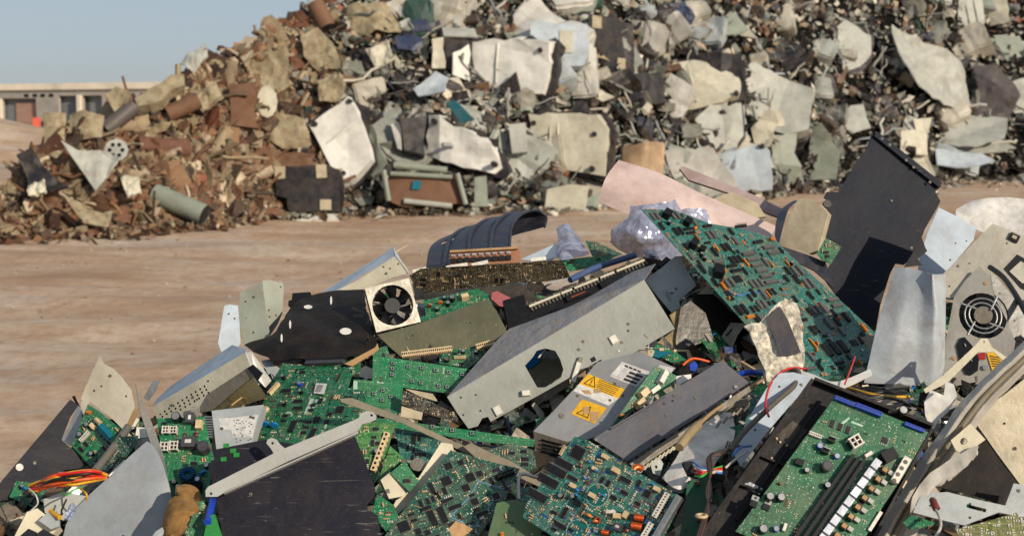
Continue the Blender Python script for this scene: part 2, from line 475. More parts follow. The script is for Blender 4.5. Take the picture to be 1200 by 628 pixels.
def rect(o, u, v, d, r, flip=False):
    """pose of a true rectangle from three of its corners (o, o+width, o+height) and its aspect r"""
    s = d / FPX
    u2 = ((u[0] - o[0]) * s, -(u[1] - o[1]) * s); v2 = ((v[0] - o[0]) * s, -(v[1] - o[1]) * s)
    k = -(u2[0] * v2[0] + u2[1] * v2[1]); uu = u2[0] ** 2 + u2[1] ** 2; vv = v2[0] ** 2 + v2[1] ** 2
    q = uu - r * r * vv
    A = (-q + math.sqrt(q * q + 4 * r * r * k * k)) / 2
    best = None
    for sg in (1, -1):
        a = sg * math.sqrt(max(A, 1e-9)); b = k / a
        if abs(a) < 1e-4: b = sg * math.sqrt(max(uu / (r * r) - vv, 0))
        O, U, V = P(o[0], o[1], d), P(u[0], u[1], d + a), P(v[0], v[1], d + b)
        Z = (U - O).cross(V - O).normalized()
        sc_ = Z.z if not flip else -Z.z
        if best is None or sc_ > best[0]: best = (sc_, O, U, V, Z)
    _, O, U, V, Z = best
    X = (U - O).normalized(); Y = Z.cross(X)
    if Z.dot(CAM - O) < 0: print('RECT FACES AWAY', o, u, v)
    fr = Frame(O, X, Y, Z); fr.W = (U - O).length; fr.H = (V - O).dot(Y)
    return fr
def cen(pts):
    return (sum(p[0] for p in pts) / len(pts), sum(p[1] for p in pts) / len(pts))
def ccw(pl):
    a = sum(p[0] * q[1] - q[0] * p[1] for p, q in zip(pl, pl[1:] + pl[:1]))
    return pl if a > 0 else pl[::-1]

def mkcreases(pl, n, s, seed):
    r = random.Random(seed); xs = [p[0] for p in pl]; ys = [p[1] for p in pl]
    cx, cy = (min(xs) + max(xs)) / 2, (min(ys) + max(ys)) / 2; L = max(max(xs) - min(xs), max(ys) - min(ys)) / 2
    out = []
    for i in range(n):
        a = r.uniform(0, 6.283); nx_, ny_ = math.cos(a), math.sin(a)
        out.append((nx_, ny_, nx_ * cx + ny_ * cy + r.uniform(0.05, 0.75) * L, r.choice((-1, 1)) * r.uniform(0.4, 1.2) * s))
    return out
def S(name, label, cat, mat, pts, lay=0.0, g=(0, 0.5), t=0.0015, amp=0.0, ax=(1, 0), holes=(), d=None, seed=None, fold=None, fq=2.0, cells=14, group=None, smooth=None, wob=0.0, cre=0, cs=0.35):
    """a sheet or slab as a thing: traced outline given its own depth, slope, size and thickness"""
    c = cen(pts)
    if d is None: d = Dh(c[1])
    fr = plane(c, d + lay, g, ax)
    pl = ccw(fr.L(pts))
    if wob:
        pl = ragged(pl, wob, seed or 3)
    seed = seed if seed is not None else int(c[0] * 3 + c[1])
    mb = MB().plate(pl, t, mat, [fr.L(h) for h in holes], amp, cells, seed, 0, fq, fold, (False if cre and smooth is None else smooth), mkcreases(pl, cre, cs, seed) if cre else ())
    o = mb.build(name, None, fr.m)
    o.matrix_world = fr.m
    tag(o, label, cat, group)
    o_fr[o.name] = (fr, pl)
    return o
o_fr = {}
def FR(o): return o_fr[o.name][0]
def OUT(o): return o_fr[o.name][1]
def ragged(pl, w, seed):
    r = random.Random(seed); out = []
    for p, q in zip(pl, pl[1:] + pl[:1]):
        L = math.hypot(q[0] - p[0], q[1] - p[1]); n = max(1, int(L / (w * 5)))
        for i in range(n):
            k = i / n
            j = w if i else 0
            out.append((p[0] + (q[0] - p[0]) * k + r.uniform(-j, j), p[1] + (q[1] - p[1]) * k + r.uniform(-j, j)))
    return out
def sticker(o, pts, mat, name='sticker', h=0.0006, label=None, t=0.0004):
    fr = FR(o)
    s = MB().plate(ccw(fr.L(pts, h)), t, mat, z=h).build(name, o)
    if label: s['label'] = label
    return s
def cr(pts, n):
    """Catmull-Rom through vectors"""
    out = []
    for i in range(len(pts) - 1):
        p0, p1, p2, p3 = pts[max(i - 1, 0)], pts[i], pts[i + 1], pts[min(i + 2, len(pts) - 1)]
        for k in range(n):
            t = k / n
            out.append(0.5 * ((2 * p1) + (p2 - p0) * t + (2 * p0 - 5 * p1 + 4 * p2 - p3) * t * t + (3 * p1 - p0 - 3 * p2 + p3) * t ** 3))
    out.append(pts[-1].copy())
    return out
def patch(name, label, cat, mat, rows, base=None, t=0.002, n=4, m=4, amp=0.0, seed=1, skip=None, group=None, fq=9.0, straight=False):
    """curved sheet through a grid of (px, py, extra depth) knots"""
    W = [[P(x, y, (Dh(y) if base is None else base) + dd) for x, y, dd in r] for r in rows]
    f = cr if not straight else (lambda p, n: [p[i].lerp(p[i + 1], k / n) for i in range(len(p) - 1) for k in range(n)] + [p[-1]])
    W = [f(r, n) for r in W]
    cols = [f([r[j] for r in W], m) for j in range(len(W[0]))]
    G = [[cols[j][i] for j in range(len(cols))] for i in range(len(cols[0]))]
    O = sum((p for r in G for p in r), Vector()) / (len(G) * len(G[0]))
    inv = Matrix.Translation(-O)
    nr, nc = len(G), len(G[0]); vs = []
    for r in G:
        for p in r:
            q = p * fq + Vector((seed, seed * 2.0, 0))
            vs.append(p - O + (noise.noise_vector(q) + 0.5 * noise.noise_vector(q * 2.2)) * amp)
    a = (vs[1] - vs[0]).cross(vs[nc] - vs[0]); fl = a.dot(CAM - O) < 0
    fs = []
    for i in range(nr - 1):
        for j in range(nc - 1):
            if skip and skip(i / (nr - 1), j / (nc - 1)): continue
            q = (i * nc + j, i * nc + j + 1, (i + 1) * nc + j + 1, (i + 1) * nc + j)
            fs.append(q[::-1] if fl else q)
    o = MB().shell(vs, fs, t, mat).build(name)
    o.location = O
    return tag(o, label, cat, group)
def wirepts(pts, base=None, n=6):
    return cr([P(x, y, (Dh(y) if base is None else base) + dd) for x, y, dd in pts], n)
def wire(name, label, cat, mat, pts, r, base=None, group=None, parent=None):
    w = wirepts(pts, base); O = w[0].copy()
    if parent is not None:
        inv = FR(parent).inv; o = MB().tube([inv @ p for p in w], r, mat).build(name, parent)
        return o
    o = MB().tube([p - O for p in w], r, mat).build(name)
    o.location = O
    return tag(o, label, cat, group)
# ------------------------------------------------------------------ component library (shared meshes)
LIB = {}
def lib(key, name, mb): LIB[key] = (name, mb.mesh(name))
def chipmb(L, W, h, pitch, four=False, body=None):
    b = MB(); body = body or CB
    b.box((0, 0, h / 2 + 0.0006), (L, W, h), body, taper=0.94)
    n = int(L / pitch)
    for s in (-1, 1):
        for i in range(n):
            b.box(((i - (n - 1) / 2) * pitch, s * (W / 2 + 0.0006), h * 0.3), (pitch * 0.45, 0.0018, h * 0.5), PIN)
    if four:
        n = int(W / pitch)
        for s in (-1, 1):
            for i in range(n): b.box((s * (L / 2 + 0.0006), (i - (n - 1) / 2) * pitch, h * 0.3), (0.0018, pitch * 0.45, h * 0.5), PIN)
    b.cyl((-L * 0.36, -W * 0.3, h), (-L * 0.36, -W * 0.3, h + 0.0008), 0.0008, 0.0008, CG, 8)
    return b
lib('dip', 'chip', chipmb(0.022, 0.0075, 0.0035, 0.0026))
lib('dipl', 'chip', chipmb(0.036, 0.0135, 0.004, 0.0026))
lib('dip2', 'chip', chipmb(0.030, 0.0085, 0.005, 0.0026, body=flat('chip_top_grey', (96, 94, 92), 0.4)))
lib('dip3', 'chip', chipmb(0.026, 0.0075, 0.005, 0.0026))
lib('soic', 'chip', chipmb(0.012, 0.0065, 0.0024, 0.0014))
lib('qfp', 'chip', chipmb(0.020, 0.020, 0.003, 0.0014, True))
lib('qfps', 'chip', chipmb(0.012, 0.012, 0.0024, 0.0013, True))
lib('sip', 'resistor_network', MB().box((0, 0, 0.004), (0.022, 0.0025, 0.006), ORG).box((0, 0, 0.0006), (0.02, 0.001, 0.0012), PIN))
lib('bar', 'resistor_network', MB().box((0, 0, 0.0025), (0.024, 0.004, 0.0035), ORG, taper=0.95))
def capmb(r, h, m, top=SIL): return MB().cyl((0, 0, 0.0003), (0, 0, h * 0.95), r, r, m, 14).cyl((0, 0, h * 0.95), (0, 0, h), r * 0.86, r * 0.82, top, 14)
lib('cap', 'capacitor', capmb(0.005, 0.012, BPL))
lib('capb', 'capacitor', capmb(0.0045, 0.009, BLU))
lib('capl', 'capacitor', capmb(0.009, 0.02, PUR, CG))
def discmb(m, r=0.0055):
    b = MB(); b.cyl((0, -0.0014, r * 1.1), (0, 0.0014, r * 1.1), r, r, m, 12)
    b.cyl((-0.002, 0, 0), (-0.002, 0, r), 0.0004, 0.0004, PIN, 5).cyl((0.002, 0, 0), (0.002, 0, r), 0.0004, 0.0004, PIN, 5); return b
lib('disc', 'capacitor', discmb(CYN)); lib('disco', 'capacitor', discmb(ORG, 0.0045)); lib('discr', 'capacitor', discmb(RBR, 0.004))
lib('res', 'resistor', MB().cyl((-0.004, 0, 0.002), (0.004, 0, 0.002), 0.0016, 0.0016, CPL, 8).cyl((-0.002, 0, 0.002), (-0.001, 0, 0.002), 0.0018, 0.0018, RED, 8).cyl((0.001, 0, 0.002), (0.002, 0, 0.002), 0.0018, 0.0018, RBR, 8).cyl((-0.007, 0, 0.0015), (0.007, 0, 0.0015), 0.0004, 0.0004, PIN, 5))
def slots(n, p, W, h, m, hole=BPL):
    b = MB(); L = n * p + 0.003
    b.box((0, -W / 2 + 0.0008, h / 2), (L, 0.0016, h), m).box((0, W / 2 - 0.0008, h / 2), (L, 0.0016, h), m).box((0, 0, h * 0.3), (L - 0.001, W - 0.0034, h * 0.6), hole)
    for i in range(n + 1): b.box(((i - n / 2) * p, 0, h / 2), (0.0013, W - 0.0033, h - 0.0004), m)
    for i in range(n): b.cyl(((i - (n - 1) / 2) * p, 0, h * 0.5), ((i - (n - 1) / 2) * p, 0, h * 0.9), 0.0005, 0.0005, PIN, 5)
    return b
lib('conw', 'connector', slots(6, 0.004, 0.007, 0.009, WPL)); lib('conc', 'connector', slots(8, 0.0032, 0.0065, 0.008, CPL))
lib('conb', 'connector', slots(10, 0.003, 0.008, 0.01, BPL)); lib('conblue', 'connector', slots(14, 0.0028, 0.007, 0.009, BLU, BPL))
lib('molex', 'connector', slots(2, 0.006, 0.013, 0.012, WPL, BPL).box((0, 0, 0.0055), (0.012, 0.0012, 0.0112), WPL))
lib('btn', 'button', MB().box((0, 0, 0.0022), (0.0082, 0.0082, 0.0042), BPL).box((0, 0, 0.0046), (0.0078, 0.0078, 0.0006), SIL).cyl((0, 0, 0.0049), (0, 0, 0.0062), 0.0023, 0.0021, BPL, 10))
lib('trans', 'transistor', MB().box((0, 0, 0.006), (0.01, 0.0045, 0.009), BPL).box((0, 0.0028, 0.009), (0.01, 0.0012, 0.0155), SIL).box((0, 0, 0.001), (0.007, 0.001, 0.002), PIN))
lib('tab', 'transistor', MB().box((0, 0, 0.002), (0.010, 0.009, 0.004), BPL).box((0, 0.008, 0.0012), (0.010, 0.008, 0.0014), SIL).cyl((0, 0.009, 0.0019), (0, 0.009, 0.0023), 0.0018, 0.0018, BPL, 8))
def coil(m, R=0.006, r=0.003):
    b = MB().torus((0, 0, r + 0.0005), R, r * 0.85, BPL, 18, 8)
    for i in range(16):
        a = 2 * math.pi * i / 16
        mt = Matrix.Rotation(a, 3, 'Z') @ Matrix.Rotation(math.pi / 2, 3, 'X')
        b.torus((R * math.cos(a), R * math.sin(a), r + 0.0005), r * 0.95, 0.0006, m, 10, 5, mt)
    return b
lib('coil', 'coil', coil(COP)); lib('coilb', 'coil', coil(CYN, 0.009, 0.0045))
def drum(m):
    b = MB().cyl((-0.008, 0, 0.006), (0.008, 0, 0.006), 0.0048, 0.0048, m, 12)
    for i in range(9): b.torus((-0.0072 + i * 0.0018, 0, 0.006), 0.005, 0.0008, m, 12, 5, Matrix.Rotation(math.pi / 2, 3, 'Y'))
    return b.cyl((-0.0092, 0, 0.006), (-0.0082, 0, 0.006), 0.0055, 0.0055, BPL, 12).cyl((0.0082, 0, 0.006), (0.0092, 0, 0.006), 0.0055, 0.0055, BPL, 12)
lib('drum', 'coil', drum(COP))
lib('relay', 'relay', MB().box((0, 0, 0.006), (0.018, 0.013, 0.0118), BPL, taper=0.96))
lib('trafo', 'transformer', MB().box((0, 0, 0.004), (0.022, 0.018, 0.008), CG).box((0, 0, 0.012), (0.017, 0.014, 0.0079), RED).box((0, 0, 0.018), (0.022, 0.018, 0.004), CG).box((0, 0, 0.0204), (0.01, 0.006, 0.0006), STK))
lib('box', 'relay', MB().box((0, 0, 0.005), (0.012, 0.008, 0.01), CPL, taper=0.95)); lib('wbox', 'relay', MB().box((0, 0, 0.005), (0.016, 0.006, 0.01), WPL, taper=0.97))
lib('xtal', 'crystal', MB().box((0, 0, 0.002), (0.010, 0.0045, 0.0035), SIL, taper=0.9))
lib('hs', 'heat_sink', (lambda b: [b.box((0, 0, 0.002), (0.03, 0.016, 0.004), BPL)] + [b.box((0, (i - 3) * 0.0024, 0.009), (0.0296, 0.0009, 0.012), BPL) for i in range(7)] and b)(MB()))
lib('hdr', 'pin_header', (lambda b: [b.box((0, 0, 0.0013), (0.026, 0.0052, 0.0026), BPL)] + [b.cyl(((i - 4.5) * 0.0025, s * 0.0013, 0.0026), ((i - 4.5) * 0.0025, s * 0.0013, 0.0085), 0.0004, 0.0003, PIN, 4) for i in range(10) for s in (-1, 1)] and b)(MB()))
LIB['hs'] = ('heat_sink', LIB['hs'][1]) if LIB['hs'][1] else LIB['hs']

def inpoly(p, pl):
    c = False; x, y = p
    for (x1, y1), (x2, y2) in zip(pl, pl[1:] + pl[:1]):
        if (y1 > y) != (y2 > y) and x < (x2 - x1) * (y - y1) / (y2 - y1) + x1: c = not c
    return c
SIZE = {k: (max(abs(v.co.x) for v in me.vertices) * 2, max(abs(v.co.y) for v in me.vertices) * 2) for k, (nm, me) in LIB.items()}
def put(o, key, x, y, rz=0.0, s=1.0, z=0.0, label=None):
    nm, me = LIB[key]
    s3 = s if isinstance(s, tuple) else (s, s, s)
    c = link(nm, me, o)
    c.matrix_local = Matrix.Translation((x, y, z)) @ Matrix.Rotation(rz, 4, 'Z') @ Matrix.Diagonal((*s3, 1))
    if label: c['label'] = label
    return c
def populate(o, spec, seed=1, exp=(), fine=120, margin=0.002, region=None, align=0.0, fcols=None, sc_=1.0, rots=(0, 0, 1)):
    """exp: explicit (key, px, py, rot, scale); spec: {key: count} scattered without overlaps on a right-angled layout"""
    fr, pl = o_fr[o.name]; r = random.Random(seed)
    used = []
    Rz = Matrix.Rotation(align, 2)
    for e in exp:
        k, px, py = e[0], e[1], e[2]; rz = e[3] if len(e) > 3 else 0; s = e[4] if len(e) > 4 else 1
        x, y = fr.loc((px, py), 0.002)
        put(o, k, x, y, rz, s)
        L = max(SIZE[k]) * (max(s) if isinstance(s, tuple) else s) / 2
        used.append((x - L, y - L, x + L, y + L))
    reg = pl if region is None else fr.L(region)
    xs = [p[0] for p in reg]; ys = [p[1] for p in reg]
    order = sorted(spec.items(), key=lambda kv: -SIZE[kv[0]][0] * SIZE[kv[0]][1])
    for k, n in order:
        done = 0; tries = 0; last = None
        while done < n and tries < n * 40:
            tries += 1
            s = r.uniform(0.85, 1.2) * sc_; rot = r.choice(rots) * math.pi / 2
            if last and r.random() < 0.55:   # rows of like parts
                x, y, rot, s = last
                w, h = SIZE[k][0] * s, SIZE[k][1] * s
                if rot: w, h = h, w
                if w < h: x += w * 1.35 * r.choice((-1, 1))
                else: y += h * 1.5 * r.choice((-1, 1))
            else: x, y = r.uniform(min(xs), max(xs)), r.uniform(min(ys), max(ys))
            w, h = SIZE[k][0] * s / 2, SIZE[k][1] * s / 2
            if rot: w, h = h, w
            bx = (x - w, y - h, x + w, y + h)
            ok = all(inpoly(q, reg) and inpoly(q, pl) for q in ((bx[0] - margin, bx[1] - margin), (bx[2] + margin, bx[1] - margin), (bx[2] + margin, bx[3] + margin), (bx[0] - margin, bx[3] + margin)))
            if not ok or any(bx[0] < u[2] and bx[2] > u[0] and bx[1] < u[3] and bx[3] > u[1] for u in used): last = None; continue
            used.append(bx); put(o, k, x, y, rot + r.choice((0, math.pi)) + (r.uniform(-.3, .3) if k in ('disc', 'disco', 'discr', 'res') else 0), s)
            last = (x, y, rot, s); done += 1
    if fine:
        b = MB(); cs = fcols or [CB, CPL, PIN, CG, WPL, RBR, CPL, PIN]
        for i in range(fine):
            x, y = r.uniform(min(xs), max(xs)), r.uniform(min(ys), max(ys))
            if not inpoly((x, y), pl) or any(u[0] < x < u[2] and u[1] < y < u[3] for u in used): continue
            c = r.choice(cs); n = r.choice((1, 1, 2, 4)); hz = r.random() < 0.5
            for q in range(n):
                xx, yy = (x + q * 0.0042, y) if hz else (x, y + q * 0.0042)
                if not inpoly((xx, yy), pl): continue
                d = (0.0018, 0.0034, 0.0013) if hz else (0.0034, 0.0018, 0.0013)
                b.box((xx, yy, 0.0008), d, c)
        if b.v: tag(b.build('surface_components', o), kind='stuff')
    return o
STD = {'dip': 8, 'dipl': 1, 'soic': 10, 'qfp': 1, 'qfps': 3, 'cap': 3, 'res': 8, 'disc': 2, 'conw': 2, 'hdr': 1, 'xtal': 2}
def board(name, label, mat, pts, spec=None, lay=0.0, g=(0, 0.5), ax=(1, 0), seed=1, fine=120, exp=(), amp=0.0, cat='circuit board', d=None, holes=(), group=None, t=0.0016, fr=None, region=None, sc_=1.0, fcols=None, rots=(0, 0, 1)):
    if fr is None:
        o = S(name, label, cat, mat, pts, lay, g, t, amp, ax, holes, d, group=group)
    else:
        pl = ccw(fr.L(pts)); o = MB().plate(pl, t, mat, [fr.L(h) for h in holes]).build(name, None, fr.m)
        tag(o, label, cat, group); o_fr[o.name] = (fr, pl)
    populate(o, STD if spec is None else spec, seed, exp, fine, region=region, sc_=sc_, fcols=fcols, rots=rots)
    return o
# ------------------------------------------------------------------ world, sun
SUN_AZ = math.radians(40)      # to the right of straight behind the camera
SUN_EL = math.radians(23)
world = bpy.data.worlds.new('World'); sc.world = world; world.use_nodes = True
wn = world.node_tree; bg = wn.nodes['Background']
sky = wn.nodes.new('ShaderNodeTexSky'); sky.sky_type = 'NISHITA'; sky.sun_disc = False
sky.sun_elevation = SUN_EL
sky.air_density = 1.0; sky.dust_density = 1.0; sky.ozone_density = 3.0
sdir = Vector((math.sin(SUN_AZ) * math.cos(SUN_EL), -math.cos(SUN_AZ) * math.cos(SUN_EL), math.sin(SUN_EL)))
sky.sun_rotation = math.atan2(sdir.x, sdir.y)
tint = wn.nodes.new('ShaderNodeMix'); tint.data_type = 'RGBA'; tint.blend_type = 'MULTIPLY'; tint.inputs[0].default_value = 1.0
tint.inputs[7].default_value = (0.97, 0.94, 1.04, 1)
wn.links.new(sky.outputs[0], tint.inputs[6]); haze_ = wn.nodes.new('ShaderNodeMix'); haze_.data_type = 'RGBA'; haze_.inputs[0].default_value = 0.7; haze_.inputs[7].default_value = (3.35, 3.85, 4.3, 1)
wn.links.new(tint.outputs[2], haze_.inputs[6]); wn.links.new(haze_.outputs[2], bg.inputs[0]); bg.inputs[1].default_value = 0.115
sl = bpy.data.lights.new('sun', 'SUN'); sl.energy = 4.2; sl.angle = math.radians(0.6); sl.color = (1.0, 0.87, 0.70)
so = bpy.data.objects.new('sun', sl); col.objects.link(so); so.rotation_euler = sdir.to_track_quat('Z', 'Y').to_euler(); so.location = (5, -5, 20)
sc.view_settings.view_transform = 'Standard'; sc.view_settings.look = 'None'
sc.view_settings.exposure = 0.0; sc.view_settings.gamma = 1

# ------------------------------------------------------------------ ground
def groundmat():
    m, nt, b = newmat('packed_yard_dirt')
    tc = nd(nt, 'ShaderNodeTexCoord'); v = tc.outputs['Object']
    mp = nd(nt, 'ShaderNodeMapping'); mp.inputs['Rotation'].default_value = (0, 0, 0.10); mp.inputs['Scale'].default_value = (0.75, 0.9, 1)
    nt.links.new(v, mp.inputs[0]); w = mp.outputs[0]
    n1 = noisen(nt, w, 0.75, 8, 0.6, 0.25)
    n2 = noisen(nt, w, 1.9, 7, 0.7, 0.2)
    n3 = noisen(nt, v, 0.35, 3, 0.5)
    n4 = noisen(nt, v, 9, 5, 0.65)
    c = ramp(nt, n1, [(0.28, lin((158, 132, 108))), (0.45, lin((186, 160, 134))), (0.58, lin((202, 180, 156))), (0.76, lin((212, 198, 180)))])
    c = mix(nt, ramp(nt, n2, [(0.52, 0.0), (0.68, 0.6)]), c, lin((160, 120, 86)))
    # damp grey hollows
    mp2 = nd(nt, 'ShaderNodeMapping'); mp2.inputs['Location'].default_value = (1.7, 0.6, 0); mp2.inputs['Scale'].default_value = (0.22, 0.6, 1)
    nt.links.new(v, mp2.inputs[0])
    n5 = noisen(nt, mp2.outputs[0], 1.0, 4, 0.6, 0.4)
    c = mix(nt, ramp(nt, n5, [(0.5, 0.0), (0.64, 0.6)]), c, lin((196, 188, 178)))
    c = mix(nt, ramp(nt, n4, [(0.46, 0.0), (0.66, 0.6)]), c, lin((166, 130, 98)))
    c = mix(nt, ramp(nt, n3, [(0.35, 0.35), (0.6, 0.0)]), c, lin((158, 122, 92)))
    # wheel tracks: pairs of dark bands wandering across the yard
    for rot_, sc_w, lo in ((0.12, 0.21, 0.86), (-0.16, 0.16, 0.9)):
        mw = nd(nt, 'ShaderNodeMapping'); mw.inputs['Rotation'].default_value = (0, 0, rot_); nt.links.new(v, mw.inputs[0])
        wv = nd(nt, 'ShaderNodeTexWave', bands_direction='Y'); wv.inputs['Scale'].default_value = sc_w; wv.inputs['Distortion'].default_value = 0.8; wv.inputs['Detail'].default_value = 3; wv.inputs['Detail Scale'].default_value = 0.5
        nt.links.new(mw.outputs[0], wv.inputs['Vector'])
        tr_ = ramp(nt, wv.outputs['Fac'], [(lo - 0.14, 0.0), (lo, 0.55), (lo + 0.06, 0.55), (1.0, 0.1)])
        tr_ = mathn(nt, 'MULTIPLY', tr_, ramp(nt, n4, [(0.35, 0.3), (0.6, 1.0)]))
        c = mix(nt, mathn(nt, 'MULTIPLY', tr_, 0.35), c, lin((138, 104, 72)))
    n6 = noisen(nt, v, 40, 3, 0.7)
    c = mix(nt, ramp(nt, n6, [(0.6, 0.0), (0.72, 0.5)]), c, lin((120, 96, 74)))
    nt.links.new(c, b.inputs['Base Color'])
    b.inputs['Roughness'].default_value = 0.85; b.inputs['Specular IOR Level'].default_value = 0.2
    bp = nd(nt, 'ShaderNodeBump'); bp.inputs['Strength'].default_value = 0.5; bp.inputs['Distance'].default_value = 0.05
    h = mathn(nt, 'ADD', mathn(nt, 'ADD', n1, mathn(nt, 'MULTIPLY', n2, 0.7)), mathn(nt, 'MULTIPLY', n4, 0.3))
    nt.links.new(h, bp.inputs['Height']); nt.links.new(bp.outputs[0], b.inputs['Normal'])
    return m
GM = groundmat()
mb = MB()
xs = [-3000, -600, -150, -60] + [-30 + i * 0.5 for i in range(141)] + [60, 150, 600, 3000]
ys = [-200, -30, -8] + [-4 + i * 0.2 for i in range(225)] + [50, 70, 110, 200, 500, 1500, 4000]
vs = []
for y in ys:
    for x in xs:
        z = 0.0
        if 0 < y < 45 and -30 < x < 40:
            z = 0.09 * noise.noise(Vector((x * 0.25, y * 0.9, 0))) + 0.06 * noise.noise(Vector((x * 0.5 + 9, y * 2.1, 3)))
        vs.append((x, y, z))
nx = len(xs)
mb.add(vs, [(j * nx + i, j * nx + i + 1, (j + 1) * nx + i + 1, (j + 1) * nx + i) for j in range(len(ys) - 1) for i in range(nx - 1)], GM, True)
tag(mb.build('ground'), kind='structure')
# mound of graded earth at the left
def mound(name, cx, cy, rx, ry, h, mat):
    b = MB(); N = 28; vs = []
    for j in range(N + 1):
        for i in range(N + 1):
            u, v = i / N * 2 - 1, j / N * 2 - 1
            q = max(0, 1 - math.sqrt(u * u + v * v))
            z = h * (q ** 0.8) * (1 + 0.35 * noise.noise(Vector((u * 2.5, v * 2.5, cx)))) - 0.06
            vs.append((cx + u * rx, cy + v * ry, z))
    n = N + 1
    b.add(vs, [(j * n + i, j * n + i + 1, (j + 1) * n + i + 1, (j + 1) * n + i) for j in range(N) for i in range(N)], mat, True)
    return tag(b.build(name), kind='structure')
mound('earth_mound', -24.0, 62, 9.5, 9, 1.9, GM)
mound('earth_mound', -37, 80, 14, 9, 2.0, GM)

# ------------------------------------------------------------------ warehouse
WALL = M('warehouse_wall', (172, 166, 156), 0.8, 0, amt=0.2, scale=0.4, bump=0.1, scratch=0, speck=0)
ROOFB = M('warehouse_fascia', (226, 214, 192), 0.7, 0, amt=0.1, scale=0.4, bump=0.1, scratch=0, speck=0)
DKO = M('bay_interior', (120, 124, 126), 0.8, 0, amt=0.2, scale=0.5, bump=0.1, scratch=0, speck=0)
def brickmat():
    m, nt, b = newmat('red_brick')
    tc = nd(nt, 'ShaderNodeTexCoord'); mp = nd(nt, 'ShaderNodeMapping'); mp.inputs['Rotation'].default_value = (math.pi / 2, 0, 0)
    nt.links.new(tc.outputs['Object'], mp.inputs[0])
    br = nd(nt, 'ShaderNodeTexBrick'); br.inputs['Scale'].default_value = 1.0; br.inputs['Brick Width'].default_value = 0.9; br.inputs['Row Height'].default_value = 0.35; br.inputs['Mortar Size'].default_value = 0.05
    br.inputs['Color1'].default_value = lin((172, 134, 118)); br.inputs['Color2'].default_value = lin((156, 118, 106)); br.inputs['Mortar'].default_value = lin((160, 134, 120))
    nt.links.new(mp.outputs[0], br.inputs['Vector']); nt.links.new(br.outputs['Color'], b.inputs['Base Color']); b.inputs['Roughness'].default_value = 0.85
    return m
A = CAM + ray(-260, 140) * 172; B_ = CAM + ray(330, 140) * 142
A.z = B_.z = 0
wx = (B_ - A).normalized(); wy = Vector((-wx.y, wx.x, 0)); WL = (B_ - A).length
wm = Matrix(((wx.x, wy.x, 0, A.x), (wx.y, wy.y, 0, A.y), (0, 0, 1, 0), (0, 0, 0, 1)))
wf = Frame(A, wx, Vector((0, 0, 1)), wx.cross(Vector((0, 0, 1))))
def wlx(px): return wf.loc((px, 140))[0]
HW = 5.5
bays = [(wlx(3), wlx(43), 3.9), (wlx(69), wlx(92), 4.15), (wlx(97), wlx(120), 4.15), (wlx(-60), wlx(-22), 3.9), (wlx(190), wlx(215), 4.15)]
bays.sort()
b = MB(); x = 0
for x0, x1, h in bays:
    b.box(((x + x0) / 2, 0.2, (HW - 0.7) / 2), (x0 - x, 0.4, HW - 0.7), WALL)
    b.box(((x0 + x1) / 2, 0.2, (h + HW - 0.7) / 2), (x1 - x0, 0.4, HW - 0.7 - h), WALL)
    x = x1
b.box(((x + WL) / 2, 0.2, (HW - 0.7) / 2), (WL - x, 0.4, HW - 0.7), WALL)
b.box((WL - 0.2, 15, (HW - 0.7) / 2), (0.4, 29, HW - 0.7), WALL); b.box((0.2, 15, (HW - 0.7) / 2), (0.4, 29, HW - 0.7), WALL)
b.box((WL / 2, 29.8, (HW - 0.7) / 2), (WL, 0.4, HW - 0.7), WALL)
wh = b.build('warehouse', None, wm)
tag(wh, 'long low pale warehouse with open bays far beyond the yard', 'building')
MB().box((WL / 2, 15, HW - 0.35 + 0.003), (WL + 0.5, 30.6, 0.7), ROOFB).build('roof', wh)
for x0, x1, h in bays:
    MB().box(((x0 + x1) / 2, 0.9, h / 2), (x1 - x0 + 2, 0.3, h), DKO).build('bay_back_wall', wh)
MB().box((wlx(94.5), -0.15, 2.1), (wlx(97) - wlx(92) - 0.1, 0.3, 4.2), ROOFB).build('pillar', wh)
MB().box((wlx(1.5), -0.15, 1.9), (0.5, 0.3, 3.9), ROOFB).build('pillar', wh)
BRK = brickmat()
MB().box(((wlx(15) + wlx(42)) / 2, 0.8, 1.7), (wlx(42) - wlx(15), 0.5, 3.5), BRK).build('brick_infill', wh)
for px in (32, 42, 51, 61):
    MB().box((wlx(px), -0.02, 4.2 if px > 0 else 4), (wlx(px + 2.6) - wlx(px - 2.6), 0.06, 0.34), BPL).build('vent', wh)
# blue car parked in a bay, orange bin
def far_car():
    q = wm @ Vector(((wlx(74) + wlx(90)) / 2, -3.0, 0))
    body = MB(); bl = M('blue_car_paint', (86, 112, 140), 0.4, 0.2, amt=0.1, scale=1)
    prof = [(-2.1, 0.35), (2.1, 0.35), (2.15, 0.8), (1.2, 0.95), (0.6, 1.42), (-1.1, 1.45), (-1.9, 0.95), (-2.15, 0.8)]
    vs = [(x, -0.85, z) for x, z in prof] + [(x, 0.85, z) for x, z in prof]; n = len(prof)
    body.add(vs, [tuple(range(n)), tuple(range(2 * n - 1, n - 1, -1))] + [(i, n + i, n + (i + 1) % n, (i + 1) % n) for i in range(n)], bl)
    o = body.build('parked_car', None, Matrix.Translation(q) @ Matrix.Rotation(math.atan2(wx.y, wx.x), 4, 'Z'))
    tag(o, 'small pale blue car parked before the open bay of the far warehouse', 'car')
    for sx in (-1.3, 1.3):
        for sy in (-0.8, 0.8): MB().cyl((sx, sy - 0.1, 0.33), (sx, sy + 0.1, 0.33), 0.33, 0.33, BPL, 14).build('wheel', o)
    MB().box((-0.2, -0.865, 1.15), (1.9, 0.02, 0.34), CB).build('window', o)
far_car()
pO = P(43, 140, 88); pO.z = 0
OB = M('orange_bin_paint', (206, 86, 62), 0.5, 0, amt=0.2, scale=1.5)
